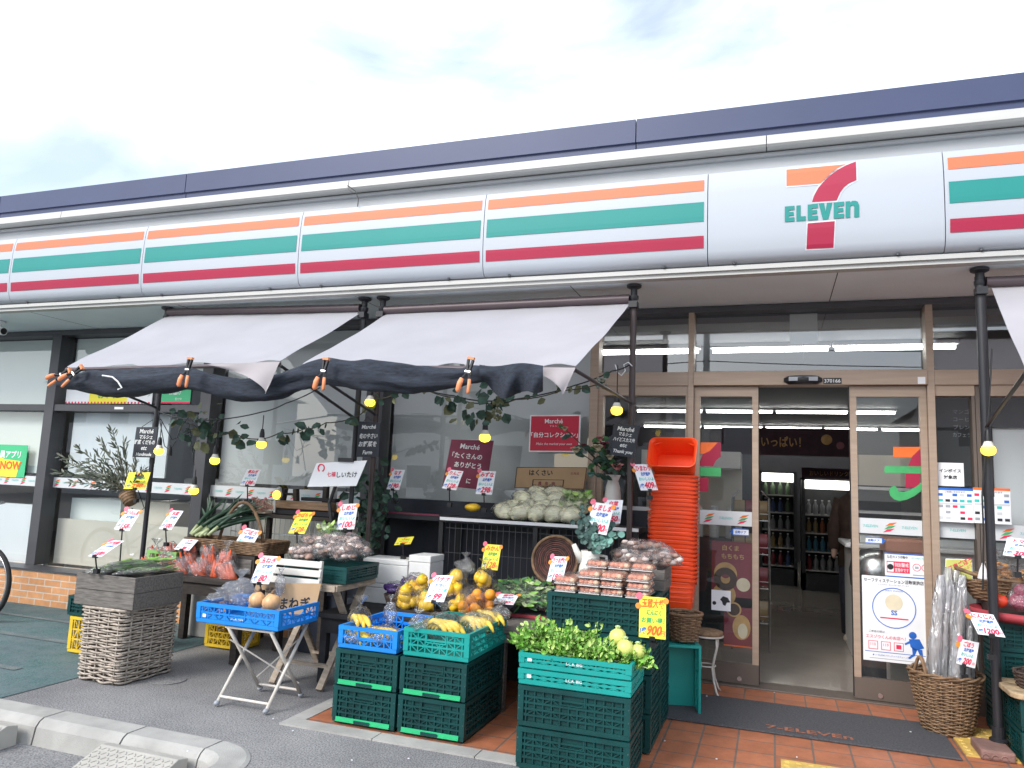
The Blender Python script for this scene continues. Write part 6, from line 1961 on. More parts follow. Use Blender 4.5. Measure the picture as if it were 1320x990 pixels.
empty_bag(600, 731, -0.95, (0.07, 0.05, 0.06), 'dark clear bag peeping up behind the fruit pile', 8)
def fill_aub(q):
    for i in range(5):
        veg_carrot(q, (rnd(-.05, .05), rnd(-.02, .02), rnd(-.02, .02)), (1, rnd(-.4, .4), rnd(-.5, .5)), 0.12, 0.022, 'aubergine')
for i, ((u, v), y, lb) in enumerate((((511, 757), -1.0, 'bag of purple aubergines at the left of the dark bowl'), ((532, 751), -0.95, 'bag of purple aubergines at the back of the dark bowl'), ((527, 762), -1.03, 'bag of purple aubergines at the front of the dark bowl'))):
    produce('aubergine_bag', lb, 'bag of aubergines', 'bags of aubergines', P(u, v, y), 'aubergines', fill_aub, (0.085, 0.055, 0.045), 150+i, 'film', nk=False)

# ---- tables, boxes and stands
def table(label, x0, x1, y0, y1, z, m, leg=0.05, th=0.035, name='display_table', apron=0.0, zb=0.0):
    t = thing(name, label, 'table', ((x0+x1)/2, (y0+y1)/2, zb))
    w_, d_ = (x1-x0)/2, (y1-y0)/2
    q = MB(); q.box((-w_, -d_, z-th-zb), (w_, d_, z-zb), m); q.build('table_top', t, bevel=0.004)
    for sx in (-1, 1):
        for sy in (-1, 1):
            q = MB(); q.box((sx*(w_-0.03), sy*(d_-0.03), 0.008), (sx*(w_-0.03-leg), sy*(d_-0.03-leg), z-th-zb), m); q.build('leg', t)
    if apron:
        q = MB(); q.box((-w_+0.035, -d_+0.02, z-th-apron-zb), (w_-0.035, -d_+0.04, z-th-zb), m); q.box((w_-0.04, -d_+0.045, z-th-apron-zb), (w_-0.02, d_-0.04, z-th-zb), m); q.build('apron', t)
    return t
table('old dark wooden table under the carrot bags', -4.76, -3.70, -1.24, -0.62, 0.605, 'wood_dark', 0.055, 0.04, apron=0.09)
table('black low table behind the banana crates holding the fruit pile', -2.98, -1.70, -1.36, -0.55, 0.475, 'black_matte', 0.05, 0.03, apron=0.10)
table('grey brown wooden table between the banana stack and the tall crate stack', -1.665, -1.27, -1.40, -0.58, 0.515, 'wood_grey', 0.05, 0.03, apron=0.06)
table('black wooden stand holding the antique press against the third window', -4.22, -3.32, -0.72, -0.30, 1.075, 'wood_dark', 0.04, 0.03, name='display_stand')
q = MB(); q.box((-4.78, -0.60, 0.008), (-4.50, -0.50, 0.46), 'concrete'); tag(q.build('stone_block', bevel=0.008), 'pale grey block standing under the carrot table', 'block')
q = MB(); q.box((-4.60, -1.02, 0.608), (-3.78, -0.64, 0.765), 'wood_dark'); q.box((-4.58, -1.03, 0.63), (-3.80, -1.022, 0.74), 'wood_grey'); tag(q.build('wooden_riser', bevel=0.004), 'dark wooden riser on the carrot table under the trug', 'wooden box')
q = MB(); q.box((-3.6, -0.62, 0.005), (-1.5, -0.50, 0.46), 'navy_dark'); q.box((-3.60, -0.47, 0.005), (-1.02, -0.30, 0.60), 'navy_dark'); tag(q.build('storage_chest'), 'long dark trunk along the wall behind the fruit table', 'trunk')
# big black rack before the fourth window
rk = thing('display_rack', 'long black display rack below the fourth window carrying the cabbages', 'rack', (-2.1, -0.25, 0.0))
w_ = lambda: MB(Matrix.Translation(-V(rk.location)))
q = w_(); q.box((-3.20, -0.46, 1.09), (-2.49, -0.06, 1.125), 'black_matte'); q.box((-3.19, -0.466, 1.128), (-2.50, -0.455, 1.140), 'card_maroon'); q.build('shelf', rk)
q = w_(); q.box((-2.486, -0.46, 1.085), (-0.92, -0.06, 1.122), 'black_matte'); q.box((-2.486, -0.472, 1.100), (-0.92, -0.4605, 1.124), 'white'); q.build('shelf', rk)
for x in (-3.2, -2.50, -1.72, -0.96):
    for y in (-0.45, -0.10):
        q = w_(); q.box((x, y, 0.008), (x+0.035, y+0.035, 1.084), 'black'); q.build('upright', rk)
q = w_(); q.box((-3.2, -0.055, 0.008), (-0.92, -0.045, 1.24), 'navy_dark'); q.build('back_panel', rk)
q = w_()
for i in range(28):
    x = -2.42+0.05*i
    q.tube([(x, -0.42, 0.62), (x, -0.42, 1.08)], 0.0022, 'frame_dark', 4)
for z in (0.66, 0.85, 1.04):
    q.tube([(-2.45, -0.425, z), (-1.05, -0.425, z)], 0.003, 'frame_dark', 4)
q.build('wire_grid', rk)
q = w_(); q.box((-3.19, -0.45, 0.58), (-0.93, -0.07, 0.60), 'black_matte'); q.build('shelf', rk)
q = MB(); q.ball((0, 0, -0.012), (0.065, 0.06, 0.03), 'pepper_yellow', 14, 8, jit=0.2); tag(q.build('orange_cloth', smooth=True, loc=(0, 0, 0)), 'rounded yellow orange bundle on the rack below the maroon sign', 'bundle').location = P(610, 652, -0.40)

# cabbages
def cabbage(c, rz, tl_, lb, sd_):
    c = V(c)
    t = thing('cabbage', lb, 'cabbage', tuple(c), 'wrapped half cabbages piled on the rack', rz)
    q = MB(); R = Matrix.Rotation(tl_, 3, 'Y')
    q.ball((0, 0, 0.062), (0.098, 0.075, 0.062), 'cabbage', 16, 10, R, 0.22, sd_)
    for k in range(5):
        q.tube([R @ V((-0.085+0.02*j, (-0.05+0.025*k)*(1-0.25*abs(j-4)/4), 0.0+0.056*math.sqrt(max(0, 1-((-0.085+0.02*j)/0.098)**2-((-0.05+0.025*k)/0.08)**2)))) + V((0, -0.002, 0.064)) for j in range(9)], 0.006, 'cabbage', 5)
    q.build('cabbage_half', t, smooth=True)
    q = MB(); q.ball((0, 0, 0.064), (0.106, 0.083, 0.068), 'film', 14, 9, R, 0.35, sd_+3); q.build('plastic_wrap', t, smooth=True)
rows = [([651, 672, 692, 713, 734], 664, -0.40, 'bottom row'), ([659, 681, 702, 724, 744], 653, -0.33, 'middle row'), ([676, 697, 719, 739], 642, -0.28, 'upper row'), ([695, 716], 636, -0.24, 'top')]
ordn = ['first', 'second', 'third', 'fourth', 'fifth']
i = 0
for xs_, yy, Y, rn in rows:
    for k, u in enumerate(xs_):
        c = P(u, yy+7, Y)
        cabbage((c.x, c.y, max(1.126, c.z-0.03)), rnd(-0.5, 0.5), rnd(-0.35, 0.35), '%s wrapped cabbage from the left in the %s of the pile' % (ordn[k], rn), 200+i)
        i += 1
random.seed(9)
t = thing('greens_bag', 'wrapped green leaves lying on the right end of the cabbage pile', 'bag of greens', tuple(P(742, 646, -0.38)))
q = MB(); fill_leafy(q, 60, 0.10); q.build('leaves', t, smooth=True); q = MB(); q.ball((0, 0, 0), (0.13, 0.09, 0.06), 'film', 14, 9, None, 0.3, 5); q.build('plastic_bag', t, smooth=True)
# ---- wicker
def rrect(w, d, r, n=6):
    pts = []
    for cx, cy, a0 in ((w/2-r, d/2-r, 0), (-w/2+r, d/2-r, 90), (-w/2+r, -d/2+r, 180), (w/2-r, -d/2+r, 270)):
        for i in range(n+1):
            a = radians(a0+90*i/n)
            pts.append((cx+r*cos(a), cy+r*sin(a)))
    return pts
def resample(pts, n):
    L_ = [0]
    k = len(pts)
    for i in range(k):
        L_.append(L_[-1]+math.dist(pts[i], pts[(i+1) % k]))
    out = []
    j = 0
    for i in range(n):
        s_ = L_[-1]*i/n
        while L_[j+1] < s_:
            j += 1
        f_ = (s_-L_[j])/max(1e-9, L_[j+1]-L_[j])
        a, c = pts[j], pts[(j+1) % k]
        out.append((a[0]+(c[0]-a[0])*f_, a[1]+(c[1]-a[1])*f_))
    return out
def weave(q, shape, h, rows, stakes, r, m, amp=0.006, z0=0.0, twist=0.0, rag=0.0):
    """shape(t) -> closed outline at relative height t; alternating rows woven round upright stakes"""
    per = 4
    n = stakes*per
    for j in range(rows):
        t_ = (j+0.5)/rows
        out = resample(shape(t_), n)
        cx = sum(p[0] for p in out)/n; cy = sum(p[1] for p in out)/n
        pts = []
        for i, (x, y) in enumerate(out):
            dx, dy = x-cx, y-cy
            l = math.hypot(dx, dy)
            a = amp*cos(pi*(i/per)+pi*j)
            pts.append((x+dx/l*a, y+dy/l*a, z0+h*t_+rag*mnoise.noise(V((x*9, y*9, j*0.7)))))
        q.tube(pts, r, m, 5, closed=True)
    for i in range(stakes):
        pts = []
        for k in range(5):
            o = resample(shape(k/4), n)[i*per]
            pts.append((o[0], o[1], z0+h*k/4))
        q.tube(pts, r*0.9, m, 5)

t = thing('wicker_basket', 'tall square pale wicker basket under the grey wooden crate of greens', 'basket', (-4.19, -1.76, 0.006), None, R_(-3))
q = MB(); sh = lambda t_: rrect(0.37+0.02*t_, 0.44+0.02*t_, 0.03)
weave(q, sh, 0.465, 29, 18, 0.0070, 'wicker_grey', 0.009, 0.004, rag=0.010); q.build('woven_body', t, smooth=True)
q = MB(); q.tube([(x, y, 0.470) for x, y in rrect(0.395, 0.465, 0.03)], 0.010, 'wicker_grey', 6, closed=True); q.build('rim', t, smooth=True)
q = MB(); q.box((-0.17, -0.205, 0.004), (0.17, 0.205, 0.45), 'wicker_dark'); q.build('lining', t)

def plank_box(label, x0, x1, y0, y1, z0, z1, m, name='wooden_crate', n=2, th=0.014):
    t = thing(name, label, 'wooden crate', ((x0+x1)/2, (y0+y1)/2, z0))
    w_, d_, h_ = (x1-x0)/2, (y1-y0)/2, z1-z0
    q = MB()
    for k in range(n):
        a, c = h_*k/n+0.001, h_*(k+1)/n-0.002
        q.box((-w_, -d_, a), (w_, -d_+th, c), m); q.box((-w_, d_-th, a), (w_, d_, c), m)
        q.box((-w_, -d_+th+0.0005, a), (-w_+th, d_-th-0.0005, c), m); q.box((w_-th, -d_+th+0.0005, a), (w_, d_-th-0.0005, c), m)
    q.build('sides', t, bevel=0.002)
    q = MB(); q.box((-w_+th+0.001, -d_+th+0.001, 0.002), (w_-th-0.001, d_-th-0.001, 0.014), m); q.build('base', t)
    return t
plank_box('weathered grey wooden crate of greens on the tall wicker basket', -4.455, -3.945, -2.0, -1.57, 0.487, 0.695, 'wood_grey')
def fill_long(q):
    for i in range(70):
        x = rnd(-.06, .06)
        q.leaf((x, rnd(-.19, .12), rnd(-.012, .02)), (rnd(-.25, .25), 1, rnd(-.05, .25)), (rnd(-.5, .5), 0, 1), rnd(.07, .13), rnd(.015, .03), random.choice(['leaf_green', 'leaf_green', 'leaf_light', 'stalk']), 0.1)
for i, (x, y, z, rz, lb) in enumerate(((-4.36, -1.80, 0.705, 0.25, 'flat bag of long greens at the left of the grey wooden crate'), (-4.22, -1.78, 0.725, -0.1, 'flat bag of long greens in the middle of the grey wooden crate'), (-4.08, -1.77, 0.715, -0.2, 'flat bag of long greens at the right of the grey wooden crate'), (-4.16, -1.72, 0.75, -0.5, 'bag of greens lying across the top of the grey wooden crate'))):
    t = thing('greens_bag', lb, 'bag of greens', (x, y, z), 'bags of long greens in the wooden crate', rz)
    random.seed(300+i)
    q = MB(); fill_long(q); q.build('leaves', t); q = MB(); q.ball((0, 0, 0.0), (0.085, 0.235, 0.030), 'film_crisp', 14, 9, None, 0.3, i); q.build('plastic_bag', t, smooth=True)
plank = None
crate(0.36, 0.30, 0.265, 'crate_yellow', 'yellow crate half hidden behind the tall wicker basket', (-4.87, -1.34, 0.008), 0, 'yellow crates under the stalls')
crate(0.42, 0.32, 0.15, 'crate_dark', 'dark green crate on the yellow crate behind the wicker basket', (-4.87, -1.34, 0.276), 0, None)
crate(0.34, 0.26, 0.19, 'crate_yellow', 'yellow crate on the asphalt under the carrot table', (-4.16, -0.72, 0.008), 0, 'yellow crates under the stalls')
crate(0.30, 0.22, 0.145, 'crate_lime', 'lime green basket at the back left of the carrots', (-4.64, -0.96, 0.608), 0, None, 'basket', 'plastic_basket')

# trug with leeks
t = thing('wicker_trug', 'flat brown wicker trug with an arched handle behind the carrots', 'basket', (-4.10, -0.84, 0.768))
q = MB(); sh = lambda t_: rrect(0.76+0.03*t_, 0.32+0.03*t_, 0.03); weave(q, sh, 0.10, 10, 40, 0.006, 'wicker_brown', 0.005, 0.004); q.build('woven_body', t, smooth=True)
q = MB(); q.tube([(-0.17+0.44*u, -0.02, 0.07+0.33*sin(pi*u)**0.7) for u in [i/16 for i in range(17)]], 0.013, 'wicker_brown', 7); q.build('handle', t, smooth=True)
q = MB(); q.box((-0.36, -0.14, 0.004), (0.36, 0.14, 0.012), 'wicker_dark'); q.build('base', t)
random.seed(17)
for i in range(16):
    a = P(244+rnd(0, 26), 703+rnd(-9, 4), -1.02+rnd(-.02, .05)); e = P(272+5.0*i+rnd(-5, 5), 648+rnd(-6, 14)+0.7*i, -0.72+rnd(-.1, .05))
    if a.z < 0.885: a.z = 0.885+rnd(0, .02)
    cv = [a.lerp(e, k/10)+V((0, 0, 0.035*sin(pi*k/10))) for k in range(11)]
    t = thing('leek', 'long green onion lying on the brown wicker trug', 'green onion', tuple(a), 'green onions on the trug')
    Tm = MB(Matrix.Translation(-a)); Tm.tube(cv[:3], [0.013, 0.014, 0.014], 'leek_white', 7); Tm.build('white_stem', t, smooth=True)
    Tm = MB(Matrix.Translation(-a)); Tm.tube(cv[2:], [0.0145, 0.0145, 0.015, 0.016, 0.015, 0.013, 0.009, 0.004, 0.002], 'leek_green', 7)
    for k in (5, 6, 7):
        d = (e-a).normalized(); Tm.leaf(cv[k], d+V((rnd(-.4, .4), rnd(-.3, .3), rnd(-.2, .5))), (rnd(-.5, .5), -1, .5), rnd(.12, .2), 0.022, 'leek_green', 0.2)
    Tm.build('green_leaves', t, smooth=True)

# antique press, lamp, dried flowers
t = thing('antique_press', 'old wooden press with a brown beam and black base by the third window', 'wooden press', (-3.62, -0.52, 1.078))
q = MB(); q.box((-0.30, -0.14, 0.0), (0.29, 0.14, 0.045), 'black_matte'); q.build('base', t, bevel=0.004)
q = MB(); q.box((-0.27, -0.16, 0.048), (0.26, -0.06, 0.112), 'wood_brown'); q.build('beam', t, bevel=0.008)
for x in (-0.235, -0.115):
    q = MB(); q.obox((x, -0.09, 0.16), (0.035, 0.05, 0.10), 'wood_dark', Matrix.Rotation(0.12 if x < -.2 else -0.12, 3, 'Y')); q.build('upright', t, bevel=0.005)
q = MB(); q.box((-0.215, -0.11, 0.155), (-0.135, -0.07, 0.175), 'wood_dark'); q.box((-0.09, -0.06, 0.116), (0.24, 0.02, 0.145), 'black_matte'); q.build('crossbar', t, bevel=0.004)
q = MB(); q.box((0.10, -0.04, 0.05), (0.14, 0.02, 0.26), 'wood_dark'); q.box((0.16, -0.03, 0.05), (0.20, 0.03, 0.24), 'foam'); q.build('post', t, bevel=0.004)
q = MB(); q.box((-4.24, -0.74, 1.077), (-3.93, -0.50, 1.092), 'wood_pale'); tag(q.build('wooden_board', bevel=0.003), 'pale short board under the dried flowers beside the press', 'board')
p = P(357, 638, -0.76)
t = thing('clip_lamp', 'white clip lamp with a round yellow bulb in front of the old press', 'lamp', (p.x-0.03, p.y, 1.09))
T = Matrix.Translation(V((0.03, 0, p.z-1.09)))
q = MB(T); q.tube([(-0.075, 0.13, 0.045), (-0.05, 0.08, 0.03), (-0.02, 0.035, 0.008), (0.0, 0.01, 0)], [0.02, 0.03, 0.036, 0.038], 'machine_grey', 12); q.build('shade', t, smooth=True)
q = MB(T); q.ball((0.005, -0.012, 0), (0.036, 0.022, 0.036), 'bulb', 14, 9); q.build('bulb', t, smooth=True)
q = MB(T); q.tube([(-0.05, 0.08, 0.03), (-0.075, 0.08, -0.03), (-0.07, 0.08, -(p.z-1.09))], 0.008, 'machine_grey', 6); q.build('stem', t)
random.seed(31)
t = thing('dried_flowers', 'pinkish dried flower bunch lying beside the clip lamp', 'flowers', tuple(P(350, 657, -0.66)))
o = V(t.location); q = MB(Matrix.Translation(-o))
for i in range(40):
    e = P(333+rnd(-8, 10), 650+rnd(-9, 8), -0.66+rnd(-.04, .04)); q.tube([P(356, 655, -0.66), e], 0.0022, 'dried', 4, caps=False); q.ball(e, rnd(.006, .014), random.choice(['dried', 'dried', 'rose_pink']), 6, 4)
q.build('dried_stems', t)

# foam boxes
for x0, x1, z0, z1, lb in ((-2.95, -2.41, 0.478, 0.622, 'wide white foam box at the bottom behind the aubergines'), (-2.95, -2.575, 0.625, 0.805, 'white foam box on the upper left behind the aubergines'), (-2.565, -2.39, 0.625, 0.85, 'white foam box on the upper right against the dark rack')):
    t = thing('foam_box', lb, 'foam box', ((x0+x1)/2, -0.69, z0), 'white foam boxes behind the aubergines')
    w_ = (x1-x0)/2; q = MB(); q.box((-w_, -0.12, 0), (w_, 0.12, (z1-z0)*0.78), 'foam'); q.build('box_body', t, bevel=0.006)
    q = MB(); q.box((-w_-0.002, -0.122, (z1-z0)*0.785), (w_+0.002, 0.122, z1-z0), 'foam'); q.build('lid', t, bevel=0.006)
# bowl for aubergines
t = thing('dark_bowl', 'dark woven bowl holding the purple aubergines', 'bowl', (-2.47, -0.99, 0.478))
q = MB(); q.lathe([(0.10, 0.0), (0.14, 0.04), (0.165, 0.10), (0.17, 0.115), (0.155, 0.10), (0.13, 0.045)], 'wicker_dark', 22); q.build('woven_body', t, smooth=True)
for i, (x, y) in enumerate(((-2.10, -1.14),)):
    t = thing('shallow_tray', 'shallow dark tray under the fruit bags behind the teal crate', 'tray', (x, y, 0.478))
    q = MB(); q.box((-0.30, -0.19, 0), (0.40, 0.20, 0.03), 'wood_dark'); q.box((-0.30, -0.19, 0.03), (0.40, -0.175, 0.07), 'wood_dark'); q.box((-0.30, 0.185, 0.03), (0.40, 0.20, 0.07), 'wood_dark'); q.build('tray', t)
# greens tray
t = thing('produce_tray', 'dark tray with a red edge holding dark bagged greens', 'tray', (-1.50, -0.80, 0.518))
q = MB(); q.box((-0.24, -0.20, 0), (0.24, 0.18, 0.025), 'black_matte'); q.build('tray', t)
q = MB(); q.box((-0.242, -0.212, 0.002), (0.242, -0.2005, 0.022), 'red_cloth'); q.build('edge', t)
def fill_greens(q):
    for i in range(80):
        q.leaf((rnd(-.14, .14), rnd(-.07, .07), rnd(-.03, .04)), (rnd(-1, 1), rnd(-.4, .4), rnd(-.2, .3)), (rnd(-.4, .4), -1, rnd(.2, 1)), rnd(.05, .09), rnd(.015, .03), random.choice(['leaf_dark', 'leaf_dark', 'leaf_green', 'stalk']), 0.1)
for i, ((u, v), y, r, lb) in enumerate((((660, 768), -0.94, (0.19, 0.08, 0.06), 'long bag of dark greens at the left of the red edged tray'), ((690, 775), -0.96, (0.18, 0.08, 0.06), 'long bag of dark greens at the right of the red edged tray'), ((670, 757), -0.82, (0.20, 0.08, 0.05), 'long bag of dark greens on top at the back of the red edged tray'), ((694, 756), -0.80, (0.15, 0.08, 0.06), 'bag of dark greens in front of the round woven tray'))):
    produce('greens_bag', lb, 'bag of greens', 'bags of dark greens', P(u, v, y), 'leaves', fill_greens, r, 330+i, 'film', nk=False)
q = MB(); q.box((-1.62, -0.76, 0.52), (-1.28, -0.60, 0.735), 'black_matte'); tag(q.build('storage_box'), 'black box hidden behind the greens under the round woven tray', 'box')
pc = P(716, 722, -0.78)
t = thing('woven_tray', 'round brown woven tray propped upright behind the food packs', 'woven tray', (pc.x, pc.y, pc.z-0.165))
T = Matrix.Translation((0, 0, 0.165)) @ Matrix.Rotation(R_(78), 4, 'X')
q = MB(T); q.lathe([(0.002, 0.0), (0.15, 0.0), (0.16, 0.02)], 'wicker_dark', 30, caps=False)
for k in range(11):
    rr = 0.012+0.0135*k; q.tube([(rr*cos(a), rr*sin(a), 0.004+0.003*sin(a*14+k*pi)) for a in [2*pi*i/42 for i in range(42)]], 0.006, 'wicker_red' if k % 3 else 'wicker_dark', 5, closed=True)
q.build('woven_disc', t, smooth=True)
q = MB(T); q.tube([(0.163*cos(a), 0.163*sin(a), 0.015) for a in [2*pi*i/40 for i in range(40)]], 0.011, 'wicker_brown', 7, closed=True); q.build('rim', t, smooth=True)

# ---- slatted chair with the mushroom tray
t = thing('slatted_chair', 'white slatted folding chair with crossed wooden legs under the green mushroom tray', 'chair', (-3.03, -1.22, 0.0))
q = MB()
for k in range(3):
    q.obox((-0.02, -0.30-0.008*k, 0.815-0.058*k), (0.40, 0.014, 0.044), 'white_wood', Matrix.Rotation(R_(-8), 3, 'X'))
q.build('backrest', t, bevel=0.003)
for x in (-0.205, 0.165):
    q = MB(); q.bar((x, -0.285, 0.84), (x, -0.295, 0.65), 0.02, 0.02, 'white_wood'); q.build('back_post', t)
q = MB()
for k in range(6):
    q.box((-0.20, -0.25+0.088*k, 0.660), (0.26, -0.175+0.088*k, 0.680), 'wood_pale')
q.box((-0.21, -0.262, 0.640), (0.265, -0.252, 0.682), 'wood_pale'); q.box((0.262, -0.25, 0.640), (0.275, 0.27, 0.682), 'wood_pale')
q.build('seat', t, bevel=0.003)
for x in (-0.165, 0.205):
    q = MB(); q.bar((x, -0.27, 0.012), (x, 0.23, 0.652), 0.022, 0.045, 'wood_pale', up=(1, 0, 0)); q.build('leg', t)
    q = MB(); q.bar((x+0.026, 0.25, 0.012), (x+0.026, -0.20, 0.652), 0.022, 0.045, 'wood_pale', up=(1, 0, 0)); q.build('leg', t)
q = MB(); q.bar((-0.16, -0.17, 0.14), (0.20, -0.17, 0.14), 0.035, 0.02, 'wood_pale'); q.build('stretcher', t); q = MB(); q.bar((-0.14, 0.155, 0.14), (0.23, 0.155, 0.14), 0.035, 0.02, 'wood_pale'); q.build('stretcher', t)
crate(0.50, 0.44, 0.115, 'crate_dark', 'dark green tray of bagged mushrooms on the slatted chair', (-2.97, -1.20, 0.684), 0, None, solid=0.10)

# ---- folding stand with the blue onion crate
t = thing('folding_stand', 'pale metal folding stand with crossed legs under the blue onion crate', 'folding stand', (-3.005, -1.845, 0.0))
for x in (-0.18, 0.175):
    s_ = 0.012 if x > 0 else -0.012
    q = MB(); q.tube([(x, -0.19, 0.02), (x, 0.17, 0.465)], 0.011, 'white_iron', 8); q.ball((x, -0.19, 0.022), (0.016, 0.022, 0.016), 'ink_grey', 8, 6); q.build('leg', t, smooth=True)
    q = MB(); q.tube([(x-s_*1.8, 0.19, 0.02), (x-s_*1.8, -0.17, 0.465)], 0.011, 'white_iron', 8); q.ball((x-s_*1.8, 0.19, 0.022), (0.016, 0.022, 0.016), 'ink_grey', 8, 6); q.build('leg', t, smooth=True)
for (a, c) in (((-0.18, -0.165, 0.055), (0.175, -0.165, 0.055)), ((-0.16, 0.165, 0.055), (0.155, 0.165, 0.055)), ((-0.18, 0.17, 0.465), (0.175, 0.17, 0.465)), ((-0.18, -0.17, 0.465), (0.175, -0.17, 0.465))):
    q = MB(); q.cyl(a, c, 0.008, None, 'white_iron', 8); q.build('cross_rail', t)
q = MB(); q.cyl((-0.18, -0.12, 0.38), (0.16, 0.15, 0.10), 0.005, None, 'white_iron', 6); q.cyl((0.16, 0.12, 0.38), (-0.16, 0.15, 0.10), 0.005, None, 'white_iron', 6); q.build('brace', t)
crate(0.61, 0.42, 0.122, 'crate_blue', 'blue crate of onions on the pale folding stand', (-3.085, -1.84, 0.478), 0, 'shallow coloured crates', print_='S.C.R. MIN', solid=0.052)
s = Board('cardboard_sign', 'torn brown cardboard onion sign standing in the blue crate', 'sign', [(331, 751), (414, 752.5), (405, 792), (316, 792)], -1.655, 'cardboard', 0.006)
q = s.mb(); s.text(q, '北海道産', 0.32, 0.78, 0.17, 'ink_black', 0.38, 0.01, 0.1); s.text(q, 'たまねぎ', 0.60, 0.36, 0.36, 'ink_black', 0.78, 0.025, 0.1); q.build('handwriting', s.root)
def onion(u, v, y, r, lb, sd_):
    c = P(u, v, y); t = thing('onion', lb, 'onion', tuple(c), 'loose onions in the blue crate')
    q = MB(); q.lathe([(r*0.1, -r*0.86), (r*0.62, -r*0.72), (r*0.95, -r*0.25), (r, r*0.1), (r*0.85, r*0.5), (r*0.45, r*0.8), (r*0.16, r*0.98)], 'onion', 18, Matrix.Rotation(0.3*sd_, 4, 'Y')); q.build('bulb', t, smooth=True)
    q = MB(); q.tube([(0, 0, r*0.9), (0.006, 0, r*1.2), (0.012, 0.004, r*1.45)], [0.012, 0.007, 0.002], 'wicker_brown', 6); q.build('neck', t)
onion(332, 774, -1.93, 0.055, 'left onion of the two showing over the rim of the blue crate', 1)
onion(350, 777, -1.95, 0.058, 'right onion of the two showing over the rim of the blue crate', -1)
empty_bag(309, 764, -1.85, (0.105, 0.08, 0.085), 'large clear bag of air in the middle left of the blue onion crate', 11)
empty_bag(281, 772, -1.90, (0.085, 0.07, 0.04), 'flattened clear bag at the left end of the blue onion crate', 12)
empty_bag(361, 755, -1.72, (0.035, 0.03, 0.065), 'twisted clear bag top against the cardboard onion sign', 14)

# ---- leafy greens in the front teal crate
random.seed(50)
def bunch(x, y, z, n, sz, lb, sd_):
    random.seed(sd_)
    t = thing('leafy_bunch', lb, 'leafy greens', (x, y, z), 'leafy bunches in the front teal crate')
    q = MB(); ql = MB()
    for k in range(9):
        d = V((rnd(-.7, .7), rnd(-.9, .2), rnd(.35, 1))).normalized(); b0 = V((rnd(-.03, .03), rnd(-.02, .04), -0.03)); L_ = sz*rnd(.9, 1.35)
        cv = [b0+d*L_*s_+V((0, 0, -0.03*s_*s_)) for s_ in (0, .35, .7, 1)]
        q.tube(cv, [0.007, 0.006, 0.004, 0.002], 'stalk', 5)
        for i in range(n):
            s_ = rnd(.35, 1.05); p = b0+d*L_*s_+V((rnd(-1, 1), rnd(-1, 1), rnd(-1, 1)))*0.028
            dd = d*0.7+V((rnd(-1, 1), rnd(-1, .6), rnd(-.6, 1)))
            ql.leaf(p, dd, V((rnd(-1, 1), -0.6+rnd(-.5, .5), rnd(0, 1.2))), rnd(.022, .038), rnd(.014, .025), random.choice(['leaf_green', 'leaf_green', 'leaf_light', 'leaf_green', 'leaf_light']), 0.3, rnd(-.1, .4))
    q.build('stalks', t, smooth=True); ql.build('leaves', t)
for i, (x, y, lb, s_) in enumerate(((-1.16, -2.06, 'leafy bunch spilling over the left end of the front teal crate', .13), (-1.04, -2.10, 'leafy bunch at the front left of the front teal crate', .12), (-0.93, -2.11, 'leafy bunch in the front middle of the front teal crate', .11), (-0.80, -2.10, 'leafy bunch at the front right of the front teal crate beside the pale turnips', .10), (-0.70, -2.05, 'leafy bunch hanging over the right end of the front teal crate', .11), (-1.08, -1.95, 'tall leafy bunch at the back left of the front teal crate', .15), (-0.95, -1.94, 'leafy bunch at the back middle of the front teal crate', .13))):
    bunch(x, y, 0.545, 44, s_*0.98, lb, 400+i)
def turnip(u, v, y, r, lb, k):
    c = P(u, v, y); t = thing('turnip', lb, 'turnip', tuple(c), 'pale yellow turnips in the front teal crate')
    q = MB(); q.lathe([(r*.1, -r), (r*.6, -r*.85), (r*.95, -r*.3), (r, r*.2), (r*.7, r*.8), (r*.2, r)], 'turnip', 18, Matrix.Rotation(0.5*k, 4, 'Y') @ Matrix.Rotation(0.5, 4, 'X')); q.build('root', t, smooth=True)
    q = MB()
    for i in range(4):
        q.tube([(0, 0, r*.9), (0.01*cos(i*1.6), 0.01*sin(i*1.6), r*1.3)], 0.006, 'stalk', 5)
    q.build('stalks', t)
turnip(796, 822, -2.03, 0.045, 'pale yellow turnip highest at the right of the leafy greens', 1)
turnip(806, 836, -2.10, 0.043, 'pale yellow turnip between the highest one and the crate end', -1)
0 and turnip(752, 812, -1.95, 0.045, 'pale yellow turnip behind the leaves in the middle of the crate', 0.5)
turnip(822, 840, -2.08, 0.036, 'small pale turnip at the right end of the front teal crate', 1.5)
0 and turnip(713, 815, -2.0, 0.035, 'pale yellow root peeping out at the left of the leafy greens', -1)

